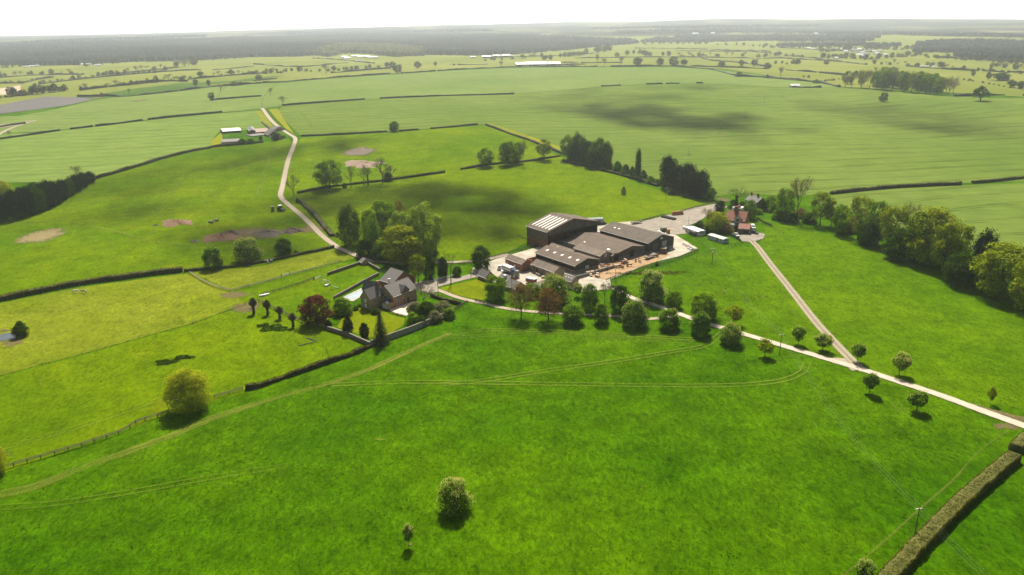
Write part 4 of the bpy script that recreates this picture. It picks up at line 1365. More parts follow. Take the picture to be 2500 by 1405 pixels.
hedge([(-30, 345), (60, 333), (146, 320)], 2.0, 2.4, 'crop hedge meeting the picture edge by the small bare tree', 0, far=True)
hedge([(172, 317), (270, 305), (370, 292)], 1.9, 2.2, 'middle crop hedge on the left of the farmstead', 0, far=True, gappy=.1)
hedge([(372, 292), (460, 283), (542, 275)], 2.3, 2.6, 'crop hedge leading to the drive corner', 0, far=True)
hedge([(-20, 316), (20, 308), (62, 303)], 2, 3, 'short hedge beside the tilled ground at the picture edge', 0, far=True)
hedge([(515, 246), (560, 242), (638, 236)], 2.2, 2.8, 'short crop hedge left of the drive corner', 0, far=True)
FH = 'hedges of the far fields'
for q, h_ in [([(189, 238), (271, 236), (317, 236), (448, 222), (512, 214), (589, 208), (640, 204)], 2.6), ([(642, 203), (700, 200), (840, 189), (953, 181)], 2.6), ([(980, 180), (1100, 172), (1240, 165)], 2.4),
              ([(1240, 165), (1330, 164), (1458, 164)], 2.4), ([(1490, 164), (1640, 162), (1760, 165), (1870, 169)], 2.6), ([(1640, 162), (1730, 170), (1800, 186), (1870, 190), (1985, 200), (2050, 214)], 2.6),
              ([(1929, 214), (1960, 215), (2005, 215)], 3), ([(84, 208), (160, 199), (223, 192), (320, 183), (435, 174), (491, 172)], 3), ([(197, 222), (260, 214), (320, 208), (410, 199), (458, 200)], 4),
              ([(-10, 206), (60, 203), (90, 196), (130, 190)], 3), ([(0, 191), (84, 185), (205, 183)], 3), ([(256, 184), (358, 174), (440, 166)], 3), ([(620, 158), (733, 164), (850, 154)], 2.6),
              ([(763, 143), (840, 148), (914, 156)], 2.6), ([(620, 199), (676, 193)], 2.6), ([(809, 179), (900, 172), (953, 168)], 3.4), ([(1400, 143), (1550, 141), (1700, 141), (1880, 144)], 2.6),
              ([(1363, 154), (1412, 154)], 2.4), ([(1418, 155), (1520, 154)], 2.2), ([(1550, 119), (1700, 121), (1880, 127)], 3), ([(1650, 125), (1800, 127), (1880, 130)], 3), ([(1706, 139), (1738, 149), (1800, 154), (1880, 166)], 3),
              ([(1911, 143), (2039, 151), (2116, 159)], 2.6), ([(1919, 172), (1993, 178), (2065, 185)], 2.4), ([(2213, 163), (2321, 171), (2510, 179)], 3), ([(2282, 140), (2400, 148), (2510, 154)], 4),
              ([(1862, 190), (1985, 201)], 2), ([(2330, 236), (2440, 233), (2520, 236)], 2), ([(2030, 150), (1980, 142), (1920, 137)], 3), ([(1360, 160), (1430, 158)], 2), ([(1100, 160), (1190, 158)], 2.4),
              ([(1180, 143), (1330, 138), (1450, 131)], 2.6), ([(520, 172), (620, 163)], 2.6), ([(460, 195), (560, 186), (640, 180)], 2.8), ([(1880, 143), (1910, 143)], 2.2), ([(1900, 118), (2130, 128)], 3), ([(2140, 108), (1900, 102)], 3)]:
    hedge(q, h_, 3.2, 'thin dark hedge dividing the pale fields beyond the crop', 0, far=True, gappy=.15, group=FH, ragged=.5)

def wall_line(px, h, t, label, mat, cope=True, pts=None, name='stone_wall'):
    w3 = pts or [P(*q) for q in px]
    line = line_pts(w3, 1.5)
    n = len(line)
    mb, mc = MB(), MB()
    rows = []
    for i, p in enumerate(line):
        d = (line[min(i + 1, n - 1)] - line[max(i - 1, 0)]).to_2d(); d.normalize()
        rows.append((p, Vector((-d.y, d.x, 0)), float(hgt(p.x, p.y))))
    for (p, nn, z), (q, nm, z2) in zip(rows[:-1], rows[1:]):
        def sec(p, nn, z, a, b, hw): return [Vector((p.x, p.y, z + a)) - nn * hw, Vector((p.x, p.y, z + a)) + nn * hw, Vector((p.x, p.y, z + b)) + nn * hw, Vector((p.x, p.y, z + b)) - nn * hw]
        for m, a, b, hw in ((mb, -.4, h, t / 2),) + (((mc, h + .002, h + .12, t / 2 + .06),) if cope else ()):
            s0, s1 = sec(p, nn, z, a, b, hw), sec(q, nm, z2, a, b, hw)
            m.hexa([s0[0], s1[0], s1[1], s0[1], s0[3], s1[3], s1[2], s0[2]])
    if cope:
        e = empty(name, w3[0], 0, label, 'wall')
        for m, nme, mt in ((mb, 'masonry', mat), (mc, 'coping', COPING)):
            for k in range(len(m.v)):
                m.v[k] = tuple(Vector(m.v[k]) - w3[0])
            m.build(nme, mt, e)
        return e
    return tag(mb.build(name, mat), label, 'wall')

wall_line([(906, 846), (950, 830), (1000, 812), (1060, 788), (1103, 769)], 2.1, .45, 'long pale stone garden wall below the shrubbery', STONE_L)
wall_line([(798, 806), (850, 822), (904, 846)], 1.5, .5, 'brown stone garden wall in front of the black yews', STONE_W)
wall_line([(800, 673), (850, 656), (889, 643)], 1.3, .4, 'stone wall joining the small garden shed to the gate', STONE_W)
wall_line([(890, 641), (908, 652), (928, 663)], 1.3, .4, 'stone wall from the garden shed towards the brick outbuilding', STONE_W)
wall_line([(815, 731), (850, 712), (885, 692), (925, 672)], 1.2, .4, 'stone wall along the far side of the swimming pool', STONE_W)
wall_line([(1235, 640), (1262, 634)], 1.2, .3, 'brick yard wall stub behind the brick stable', M('old_brick', (.20, .095, .06), (.30, .15, .10), 2), cope=False, name='brick_wall')
wall_line([(1405, 683), (1430, 676), (1470, 664), (1500, 655)], 1.5, .25, 'grey block wall along the cattle yard, below the open-fronted shed', M('block_wall', (.20, .17, .14), (.27, .23, .19), 2), cope=False, name='block_wall')

POSTM, RAILM = {}, {}
def fence(px, label, h=1.3, gap=2.6, rails=3, mat=None, thick=.18, rail_t=.07, rail_h=.15, name='post_and_rail_fence', pts=None):
    mat = mat or WOOD_F
    w3 = pts or [P(*q) for q in px]
    line = line_pts(w3, gap)
    o = w3[0]
    e = empty(name, o, 0, label, 'fence')
    key = (h, thick, mat.name)
    if key not in POSTM:
        m = MB(); m.box(-thick / 2, -thick / 2, -.3, thick / 2, thick / 2, h)
        POSTM[key] = m.mesh('post', mat)
    gl = [on_ground(p) for p in line]
    for p in gl[:100]:
        link('post', POSTM[key], e, p - o)
    for r in range(rails):
        z = h * (.88 - r * .72 / max(1, rails))
        m = MB()
        for a, b in zip(gl[:-1], gl[1:]):
            d = (b - a).to_2d(); d.normalize()
            nn = Vector((-d.y, d.x, 0)) * (thick / 2 + .002)
            n2 = nn + Vector((-d.y, d.x, 0)) * rail_t
            A, B = a - o + Vector((0, 0, z)), b - o + Vector((0, 0, z))
            u = Vector((0, 0, rail_h))
            m.hexa([A + nn, B + nn, B + n2, A + n2, A + nn + u, B + nn + u, B + n2 + u, A + n2 + u])
        m.build('rail', mat, e)
    return e

def wire_fence(px, label, h=1.05, gap=5.5, mat=None):
    return fence(px, label, h, gap, 2, mat or WOOD_D, .14, .03, .03, 'wire_fence')

fence([(-40, 1162), (0, 1150), (100, 1121), (200, 1091), (290, 1061), (318, 1047), (332, 1036), (355, 1028), (385, 1020), (412, 1010)], 'long rail fence from the picture edge up to the willow')
fence([(524, 974), (560, 964), (592, 953)], 'short rail fence between the willow and the hedge')
fence([(463, 669), (500, 692), (530, 704), (562, 713)], 'pale rail fence dropping from the wall line to the paddock corner', mat=M('pale_timber', (.36, .30, .21), (.46, .39, .28), 3), gap=2.2)
fence([(562, 713), (640, 694), (700, 677), (760, 661), (832, 641)], 'rail fence between the two small paddocks above the house garden', mat=M('grey_timber', (.26, .22, .16), (.36, .31, .24), 3))
fence([(636, 724), (700, 706), (740, 694), (766, 684)], 'rail fence with water troughs below the small paddocks', mat=WOOD_D)
wire_fence([(-30, 928), (0, 919), (200, 868), (340, 826), (470, 792), (600, 745)], 'thin wire fence along the lower side of the horse paddock', gap=12)
fence([(632, 737), (660, 752), (700, 771), (738, 788)], 'old rail fence behind the pollard willows', mat=WOOD_F)
fence([(1120, 648), (1160, 640), (1195, 632), (1232, 623), (1312, 601)], 'rail fence between the big pasture and the farm entrance', mat=WOOD_D)
fence([(1264, 579), (1275, 584), (1290, 589)], 'short rail fence at the corner of the big barn', mat=WOOD_D)
fence([(1480, 688), (1530, 671), (1580, 657), (1640, 640), (1704, 616)], 'rail fence along the lower side of the cattle yard', mat=WOOD_D, h=1.3)
fence([(1667, 600), (1690, 612), (1704, 616)], 'low rail fence closing the concrete apron corner', mat=WOOD_D)
wire_fence([(1486, 697), (1540, 680), (1600, 662), (1700, 629), (1760, 612), (1812, 596)], 'wire fence outside the yard, running to the lower caravan', gap=4.5)
wire_fence([(1838, 593), (1875, 583), (1912, 572)], 'wire fence on the near side of the cottage lawn', gap=3)
wire_fence([(1912, 572), (1885, 558), (1862, 547)], 'wire fence on the outer side of the cottage lawn', gap=3)
fence([(1778, 576), (1793, 584), (1808, 593)], 'dark close-boarded fence behind the lower caravan', 1.6, 2.2, 7, WOOD_D, .1, .04, .2, 'board_fence')
fence([(1848, 536), (1862, 546), (1885, 556)], 'brown board fence beside the cottage lawn', 1.5, 2.2, 7, WOOD_F, .1, .04, .2, 'board_fence')
fence([(1540, 548), (1580, 538), (1622, 527)], 'rail fence above the stack yard', mat=WOOD_D)
fence([(1660, 519), (1700, 508), (1745, 497)], 'fence with scrub along the top of the gravel track', mat=WOOD_D)
fence([(1141, 741), (1122, 751), (1105, 763)], 'dark rail gate between lane hedge and garden wall', 1.4, 1.8, 4, WOOD_D)
fence([(1160, 737), (1172, 741), (1183, 745)], 'small gate by the house lane under the round tree', 1.3, 1.6, 4, WOOD_D)
fence([(1060, 688), (1090, 681), (1112, 676)], 'white-railed gate behind the gravel sweep', 1.2, 2.4, 4, M('white_rail', (.62, .60, .55), (.7, .68, .62), 2))
fence([(952, 764), (970, 770), (990, 775)], 'low rail between the forecourt and lower lawn', .8, 1.5, 2, WOOD_D)
wire_fence([(930, 668), (960, 655), (1040, 649), (1120, 647)], 'dark fence along the back drive behind the house', gap=3)

def gate(px1, px2, label):
    a, b = P(*px1), P(*px2)
    d = b - a; L = d.length
    e = empty('field_gate', a, math.atan2(d.y, d.x), label, 'gate')
    m = MB()
    for k in range(5):
        z = .2 + k * .22
        m.box(0, -.02, z, L, .02, z + .07)
    m.box(0, -.03, .15, .07, .03, 1.25); m.box(L - .07, -.03, .15, L, .03, 1.25)
    m.build('gate_leaf', GALV, e)
    for x in (-.15, L + .15):
        p = MB(); p.box(x - .09, -.09, -.3, x + .09, .09, 1.4); p.build('post', WOOD_D, e)
    return e
GALV = M('galvanised_steel', (.42, .42, .40), (.52, .52, .50), 2, .5, metal=.3)
gate((768, 684), (786, 677), 'galvanised field gate at the end of the stone wall')
gate((688, 676), (706, 671), 'galvanised field gate in the upper paddock fence')

def pole(px, py, pt, label, arm=1.9, r=.14, yaw=0.0, dx=0.0):
    b = P(px, py)
    h = ztop(b.x, b.y, pt) - b.z
    e = empty('power_pole', b, yaw, label, 'pole', 'wooden poles')
    m = MB(); m.tube((0, 0, -.4), (dx, 0, h), r, r * .75, 8); m.build('post', WOOD_P, e)
    tips = []
    if arm:
        m = MB(); m.box(-arm / 2, r * .8, h - .35, arm / 2, r * .8 + .12, h - .22); m.build('crossarm', GALV, e)
        for k in (-.46, 0, .46):
            q = MB(); q.tube((k * arm, r * .8 + .06, h - .22), (k * arm, r * .8 + .06, h + .02), .05, .05, 6); q.build('insulator', PORC, e)
            c, s = math.cos(yaw), math.sin(yaw)
            tips.append(b + Vector((k * arm * c - .15 * s, k * arm * s + .15 * c, h)))
    return tips
WOOD_P = M('pole_timber', (.10, .085, .06), (.16, .135, .10), 3, .9)
PORC = M('brown_porcelain', (.20, .12, .08), None, 3, .3)
ta = pole(2232, 1312, 1241, 'nearest power pole, with a pale crossarm beside the clipped hedge', yaw=.2)
tb = pole(1903, 867, 816, 'power pole with a crossarm beside the drive avenue', yaw=.2)
tcx = pole(1738, 645, 606, 'power pole with a transformer in the pasture below the caravans', yaw=.3)
td = pole(1625, 492, 459, 'power pole with a crossarm in front of the black conifers', yaw=.3)
te = pole(1681, 379, 357, 'thin pole on bare earth in the crop, lowest of the line', arm=1.6, yaw=.2)
tf = pole(1757, 328, 303, 'thin pole in the crop at the end of the large cloud shadow', arm=1.6, yaw=.2)
tg = pole(1819, 288, 262, 'thin pole in the crop above the large cloud shadow', arm=1.6, yaw=.2)
pole(1866, 255, 239, 'distant pole in the crop, third from the conifers', arm=0)
pole(1910, 240, 224, 'distant pole in the crop below the small tin barn', arm=0)
pole(1978, 221, 206, 'most distant pole, right of the small tin barn', arm=0)
pole(414, 1001, 966, 'leaning bare pole beside the willow', arm=0, dx=-1.0, r=.1)
pole(805, 881, 847, 'leaning bare pole in the garden hedge', arm=0, dx=-.9, r=.1)
pole(1070, 723, 690, 'dark pole on the gravel sweep by the house', arm=0)
pole(1250, 712, 652, 'pole standing behind the slate outbuildings', arm=0, r=.1)
pole(1502, 695, 652, 'lamp pole on the edge of the cattle yard', arm=0, r=.1)
pole(1681, 549, 527, 'pole between the gravel track and the white caravan', arm=0, r=.1)
pole(1150, 676, 664, 'short post on the lawn behind the small yew', arm=0, r=.2)
mtr = MB()
q = P(1738, 645)
mtr.tube((q.x, q.y - .35, q.z + 5.2), (q.x, q.y - .35, q.z + 6.2), .3, .3, 10)
tag(mtr.build('transformer', GALV, smooth=False), 'grey transformer can hung on the pasture power pole', 'transformer')

def wires(A, B, label):
    for a, b in zip(A, B):
        m = MB(); L = (b - a).length
        pr = a
        for i in range(1, 11):
            t = i / 10
            q = a.lerp(b, t) - Vector((0, 0, L * .035 * 4 * t * (1 - t)))
            m.tube(pr, q, .007, .007, 4, cap=False); pr = q
        tag(m.build('overhead_wire', WIRE), label, 'wire', 'overhead wires')
end = P(2470, 1560)
wires(ta, [end + Vector((k, 0, 8)) for k in (-.9, 0, .9)], 'overhead wire crossing the clipped hedge at the bottom edge')
wires(tb, ta, 'overhead wire over the front pasture, between the avenue pole and nearest pole')
wires(tcx, tb, 'overhead wire from the transformer pole to the avenue pole')
wires(td, tcx, 'overhead wire over the farm, from the conifers to the transformer pole')
wires(te, td, 'overhead wire crossing the black conifers into the crop')
# ------------------------------------------------------------------ far country: trees, woods, villages
def far_proto(name, seed, prof, z0, n, cr, per, ls, mat, **kw):
    v, f, mi, c = crown_arrays(seed, prof, z0, n, cr, per, ls, **kw)
    tv, tf = tubes_np([((0, 0, -.03), (0, 0, max(.25, z0 + .25)), .045, .025)], 5)
    f = np.vstack([f, tf + len(v)]); v = np.vstack([v, tv])
    mi = np.concatenate([np.zeros(len(f) - len(tf), int), np.ones(len(tf), int)])
    return mesh_np(name, v, f, [mat, BARK], mi)
def far_bare(name, seed):
    segs, tips = bare_arrays(seed, depth=4, r=.03)
    v, f = tubes_np([(a, b, r0 * 1.3, r1 * 1.3) for a, b, r0, r1 in segs], 3)
    rg = np.random.default_rng(seed)
    q = tips[rg.integers(0, len(tips), 420)] + rg.normal(0, .05, (420, 3))
    lv, lf = leaf_quads(rg, q, sph(rg, 420), .022)
    mi = np.concatenate([np.zeros(len(f), int), np.ones(len(lf), int)])
    return mesh_np(name, np.vstack([v, lv]), np.vstack([f, lf + len(v)]), [TWIG, L_farb], mi)
FT = [far_proto('far_tree', 300 + i, (TALL, WIDE, BALL)[i % 3], (.16, .1, .2)[i % 3], 26, .17, 34, .052, (L_far, L_far, L_dark)[i % 3], fill=.25) for i in range(6)]
FB = [far_bare('far_bare_tree', 320 + i) for i in range(3)]
FS = [far_proto('far_bush', 330 + i, [(0, .42), (.2, .5), (.5, .45), (.8, .28), (1, .08)], 0, 20, .2, 34, .06, (L_far, L_farb)[i % 2], fill=.3) for i in range(4)]
_fn = [0]
def far_tree(x, yb, yt, w, label, kind='t', group=None):
    b = P(x, yb)
    h = max(1.5, ztop(b.x, b.y, yt) - b.z)
    _fn[0] += 1
    ms = dict(t=FT, b=FB, s=FS)[kind]
    k = mpp(b)
    if kind == 'b':
        o = empty('bare_tree', b, (_fn[0] * 2.4) % 6.28)
        link('crown', ms[_fn[0] % len(ms)], o, scale=(w * k, w * k, h))
    else:
        o = link(dict(t='broadleaf_tree', s='shrub')[kind], ms[_fn[0] % len(ms)], None, b, (_fn[0] * 2.4) % 6.28, (w * k, w * k, h))
    return tag(o, label, 'shrub' if kind == 's' else 'tree', group)

for a in [
    (660, 233, 215, 17, 'dark bare tree in the crop above the drive corner', 'b'), (691, 256, 235, 24, 'bushy bare tree on the gappy hedge by the drive corner', 'b'),
    (517, 246, 226, 17, 'leaning tree at the start of the short crop hedge', 't'), (539, 224, 206, 21, 'pale half-bare tree beside the yellow field track', 'b'),
    (478, 212, 193, 15, 'round tree on the hedge left of the pale half-bare tree', 't'), (510, 212, 195, 12, 'small tree just left of the pale half-bare tree', 't'),
    (572, 210, 199, 24, 'low bushes on the hedge beside the yellow field track', 's'), (588, 209, 200, 12, 'round bush right of the low hedge bushes', 's'),
    (632, 197, 183, 18, 'dark round tree on the green field behind the drive', 't'), (797, 181, 157, 24, 'tall bare tree standing in the pale field', 'b'),
    (959, 170, 150, 19, 'dark tree, farther of the two before the far sheds', 't'), (972, 181, 158, 25, 'bright tree, nearer of the two before the far sheds', 't'),
    (1020, 167, 150, 21, 'dark round tree right of the pair, alone on the pale field', 't'), (1063, 163, 151, 10, 'small tree right of the dark round tree', 't'),
    (1223, 165, 150, 16, 'pale tree left of the white-roofed farm sheds', 'b'), (317, 235, 215, 8, 'thin bare tree on the hedge of the deep green field', 'b'),
    (249, 237, 226, 15, 'dark bush beside the black ploughed field', 's'), (1369, 163, 157, 14, 'dark bush at the end of the white-roofed farm sheds', 's'),
    (1398, 164, 154, 9, 'bare bush right of the white-roofed farm sheds', 'b'), (1458, 165, 130, 11, 'tall thin bare tree on the far hedge beyond the sheds', 'b'),
    (1475, 165, 143, 15, 'pale bare tree beside the tall thin one', 'b'), (1515, 165, 138, 17, 'tall spreading bare tree on the far hedge', 'b'),
    (1556, 163, 140, 27, 'wide twin-topped tree on the far hedge', 't'), (1611, 162, 142, 22, 'round tree on the far hedge, left of the darkest one', 't'),
    (1644, 162, 138, 26, 'darkest and tallest round tree on the far hedge', 't'), (1669, 162, 145, 20, 'round tree on the far hedge, right of the darkest one', 't'),
    (1761, 164, 150, 20, 'low flat-topped tree alone on the far hedge', 't'), (1804, 188, 176, 22, 'dark round bush on the diagonal far hedge', 's'),
    (1810, 164, 146, 14, 'small tree, first of the pair past the flat-topped tree', 't'), (1842, 163, 145, 18, 'small tree, second of the pair past the flat-topped tree', 't'),
    (1874, 169, 153, 20, 'round tree where the far hedge ends at the fields', 't'), (1873, 192, 182, 10, 'small dark bush on the hedge below the tall bare tree', 's'),
    (1905, 192, 165, 20, 'tall bare tree over the diagonal far hedge', 'b'), (1993, 204, 194, 18, 'dark bush on the diagonal hedge beside the grove', 's'),
    (1962, 190, 184, 6, 'tiny dark tree in the field left of the grove', 't'), (1974, 190, 184, 9, 'tiny bush in the field left of the grove', 's'),
    (2156, 249, 226, 23, 'small lone tree in the crop in front of the grove', 't'), (2393, 247, 210, 40, 'large lone round tree in the crop right of the grove', 't'),
    (2017, 159, 148, 14, 'pale round tree alone in the field above the grove', 't'), (1946, 158, 145, 17, 'dark tree on the field row beyond the hedge trees', 't'),
    (2088, 190, 172, 11, 'tree standing up behind the left end of the grove', 't'), (2137, 180, 165, 12, 'bare tree behind the grove', 'b'), (2180, 182, 164, 28, 'dark tree behind the middle of the grove', 't'),
    (2440, 197, 178, 50, 'dark trees around the far house right of the grove', 't'), (2412, 195, 176, 14, 'dark columnar tree left of the far house', 't'), (2375, 186, 170, 12, 'dark tree on the lane right of the grove', 't'),
    (2470, 215, 195, 26, 'bushy tree at the picture edge below the far house', 't'), (2495, 218, 198, 26, 'bushy tree cut by the picture edge below the far house', 't'),
    ]:
    far_tree(*a[:4], a[4], a[5])
# the grove on the crop
GRV = 'trees of the grove'
gr = random.Random(3)
for i in range(34):
    t = i / 33
    x = 2068 + 262 * t + gr.uniform(-8, 8)
    back = i % 2
    yb = 213 + 22 * t - back * 7 + gr.uniform(-1, 1)
    ht = 36 + 12 * math.sin(PI * t) + gr.uniform(-4, 4) - (8 if t < .12 else 0)
    b = P(x, yb); k = mpp(b); h = ztop(b.x, b.y, yb - ht) - b.z
    kind = ('oak', 'leafy', 'leafy', 'barebud')[gr.randrange(4)] if t < .9 else 'barebud'
    tree(kind, x, yb, yb - ht, gr.uniform(26, 36), 'tall tree of the dense grove standing in the far crop', GRV)

def row(px, n, lo, hi, label, group, kinds='tts', seed=0, spread=1.5):
    rr = random.Random(seed)
    pts = [P(*q) for q in px]
    for i in range(n):
        t = (i + rr.random()) / n * (len(px) - 1)
        k = min(int(t), len(px) - 2); u = t - k
        x = px[k][0] + (px[k + 1][0] - px[k][0]) * u
        y = px[k][1] + (px[k + 1][1] - px[k][1]) * u + rr.uniform(-spread, spread) * .5
        kd = rr.choice(kinds)
        h = rr.uniform(lo, hi) * (.6 if kd == 's' else 1)
        far_tree(x, y, y - h, h * rr.uniform(.75, 1.2) * (1.5 if kd == 's' else 1), label, kd, group)
rows_ = [
    ([(25, 236), (60, 234), (110, 228), (165, 222)], 16, 16, 26, 'tree of the small wood above the black ploughed field', 'ts'),
    ([(0, 240), (30, 238)], 4, 8, 13, 'bush at the picture edge above the ploughed field', 's'),
    ([(85, 207), (223, 191), (330, 182), (435, 174)], 26, 7, 16, 'small tree in the hedge above the dark bank of bushes', 'tss'),
    ([(190, 222), (260, 214), (320, 208), (410, 199), (458, 200)], 26, 8, 18, 'bush in the thick hedge above the deep green field', 'tssb'),
    ([(-5, 205), (60, 204), (95, 195)], 9, 7, 12, 'bush in the hedge above the tilled pink field', 's'),
    ([(0, 190), (84, 183), (205, 182)], 14, 7, 15, 'tree in the hedge line at the left picture edge', 'tsb'),
    ([(250, 183), (300, 180), (358, 173), (430, 166), (480, 163)], 18, 8, 18, 'tree in the hedge running up to the pale grove', 'tsb'),
    ([(430, 166), (470, 160), (480, 158)], 7, 14, 20, 'tree of the pale small wood in the middle of the left fields', 'tb'),
    ([(0, 168), (60, 163), (150, 160), (190, 157)], 14, 7, 12, 'tree at the foot of the dark woods on the left', 'ts'),
    ([(190, 164), (255, 160), (330, 151), (400, 148)], 16, 8, 14, 'pale tree at the foot of the dark woods beside the white roof', 'tb'),
    ([(460, 192), (540, 186), (600, 182), (660, 180), (700, 178)], 20, 8, 18, 'bush in the hedge behind the dark round tree', 'tsb'),
    ([(640, 178), (700, 175), (790, 176), (860, 170), (950, 165)], 22, 7, 15, 'bush in the hedge below the hamlet in the trees', 'tss'),
    ([(480, 150), (540, 146), (600, 142)], 9, 6, 10, 'tree on the upper edge of the left fields', 'ts'),
    ([(1180, 150), (1250, 146), (1330, 140)], 12, 7, 13, 'tree behind the white-roofed farm sheds', 'tsb'),
    ([(1325, 147), (1350, 146)], 4, 9, 13, 'dark tree just behind the white-roofed farm sheds', 't'),
    ([(1365, 142), (1400, 139), (1425, 136)], 8, 9, 14, 'tree on the hedge right behind the farm sheds', 'tt'),
    ([(1430, 133), (1470, 128), (1490, 126)], 6, 9, 16, 'dark tree on the field corner below the woods', 'tt'),
    ([(1505, 140), (1560, 132), (1580, 139), (1640, 138)], 9, 10, 15, 'round tree on the second far hedge', 't'),
    ([(1650, 140), (1700, 139), (1760, 138), (1870, 140)], 18, 8, 14, 'tree in the third far hedge left of the village', 'tsb'),
    ([(1700, 140), (1740, 149), (1790, 153)], 9, 5, 8, 'bush on the diagonal hedge between far fields', 's'),
    ([(1560, 109), (1650, 108), (1760, 110), (1880, 116)], 20, 6, 11, 'hazy tree along the valley hedge', 'tts'),
    ([(1860, 118), (1960, 119), (2060, 118)], 16, 7, 12, 'hazy tree along the lane left of the village', 'tts'),
    ([(1870, 138), (1900, 137), (1960, 141), (2030, 144)], 12, 7, 12, 'tree along the hedge below the village', 'tsb'),
    ([(1890, 157), (1935, 157), (1950, 155)], 7, 6, 12, 'bush of the short dark row in the field', 'ts'),
    ([(2000, 142), (2060, 143), (2120, 147), (2200, 140), (2250, 137)], 26, 10, 18, 'tree on the near edge of the village', 'tts'),
    ([(2000, 128), (2080, 124), (2160, 122), (2240, 124)], 22, 10, 17, 'tree among the village roofs', 'tts'),
    ([(2130, 158), (2200, 160), (2280, 164), (2330, 168)], 18, 7, 15, 'tree along the lane above the grove', 'tsb'),
    ([(2250, 140), (2330, 146), (2420, 152), (2500, 158)], 20, 8, 15, 'tree on the far side of the lane above the grove', 'tts'),
    ([(2330, 172), (2420, 176), (2500, 182)], 12, 7, 13, 'bush along the hedge right of the grove', 'tss'),
    ([(2420, 165), (2460, 168), (2510, 176)], 9, 10, 18, 'pale tree at the right picture edge above the far house', 'tb'),
    ([(2350, 195), (2400, 204), (2460, 214), (2510, 219)], 12, 5, 11, 'bush along the hedge of the far house', 's'),
    ([(2010, 200), (2030, 197), (2058, 195)], 7, 5, 9, 'bush in the hedge running into the grove', 's'),
]
for i, (q, n, lo, hi, lb, kd) in enumerate(rows_):
    row(q, n, lo, hi, lb, lb + ' (row)', kd, i + 50)

# woods that read as one mass
W_HAZED = leafmat('wood_crown', (.026, .036, .040), (.042, .052, .052), .2, nscale=.003, dark=.6)  # distance haze mixed into the leaf colour: lighter and bluer than real crowns
W_PALE = leafmat('pale_wood_crown', (.07, .085, .035), (.13, .135, .055), .3, nscale=.01, dark=.7)
def wood(polys, mat, space, hh, seed, label_name, cone=.3):
    rg = np.random.default_rng(seed)
    P_ = []
    for poly in polys:
        w = [P(*q) for q in poly]
        xy = [(p.x, p.y) for p in w]
        a = np.array(xy)
        area = np.prod(np.ptp(a, axis=0))
        n = int(area / space ** 2)
        x, y = rg.uniform(a[:, 0].min(), a[:, 0].max(), n), rg.uniform(a[:, 1].min(), a[:, 1].max(), n)
        # distance falloff: the farther, the sparser and the larger
        m = inside(xy, x, y)
        x, y = x[m], y[m]
        dist = np.hypot(x, y)
        keep = rg.random(len(x)) < np.clip((3600 / dist) ** 1.3, 0, 1)
        x, y, dist = x[keep], y[keep], dist[keep]
        P_.append(np.stack([x, y, dist], 1))
    q = np.vstack(P_)
    n = len(q)
    big = np.clip((q[:, 2] / 3600) ** .65, 1, 3)
    h = hh * rg.uniform(.75, 1.2, n)
    r = space * .62 * rg.uniform(.8, 1.3, n) * big
    z = hgt(q[:, 0], q[:, 1])
    # each crown: a ring of 6 low points, a ring of 6 shoulder points, a top
    V = np.zeros((n, 13, 3))
    isc = rg.random(n) < cone
    for ring, (zr, rr) in enumerate(((.0, .95), (.72, .72))):
        for i in range(6):
            t = 2 * PI * i / 6 + ring * .5
            k = rr * r * rg.uniform(.8, 1.2, n) * np.where(isc & (ring == 1), .5, 1)
            V[:, ring * 6 + i] = np.stack([q[:, 0] + k * math.cos(t), q[:, 1] + k * math.sin(t), z + h * (zr * rg.uniform(.85, 1.1, n) + (.15 if ring == 0 else 0)) * (0 if ring == 0 else 1)], 1)
    V[:, 12] = np.stack([q[:, 0], q[:, 1], z + h * np.where(isc, 1.15, 1)], 1)
    f = []
    for i in range(6):
        j = (i + 1) % 6
        f += [(i, j, 6 + j), (i, 6 + j, 6 + i), (6 + i, 6 + j, 12)]
    F = (np.arange(n)[:, None, None] * 13 + np.array(f)[None]).reshape(-1, 3)
    me = mesh_np(label_name, V.reshape(-1, 3), F, mat)
    return tag(link(label_name, me), kind='stuff')

wood([[(-80, 162), (0, 160), (190, 160), (330, 152), (430, 150), (600, 141), (600, 112), (640, 93), (400, 101), (200, 108), (0, 118), (-80, 122)],
      [(595, 141), (720, 139), (790, 135), (770, 117), (830, 112), (1000, 112), (1040, 135), (1180, 137), (1290, 131), (1400, 122), (1400, 100), (1250, 90), (1000, 88), (800, 89), (640, 93), (610, 110)]],
     W_HAZED, 12, 15, 1, 'woodland', .45)
wood([[(1395, 122), (1450, 116), (1560, 106), (1540, 100), (1420, 96), (1300, 90), (1260, 91), (1400, 101)]], W_HAZED, 14, 15, 2, 'woodland', .4)
wood([[(765, 135), (790, 122), (830, 113), (930, 113), (1030, 122), (1035, 137), (960, 140), (900, 132), (840, 131), (800, 140)]], W_PALE, 13, 16, 3, 'pale_woodland', .05)
wood([[(2230, 128), (2330, 130), (2330, 142), (2500, 150), (2600, 152), (2600, 112), (2450, 104), (2300, 104), (2240, 110)]], W_HAZED, 14, 15, 4, 'woodland', .2)
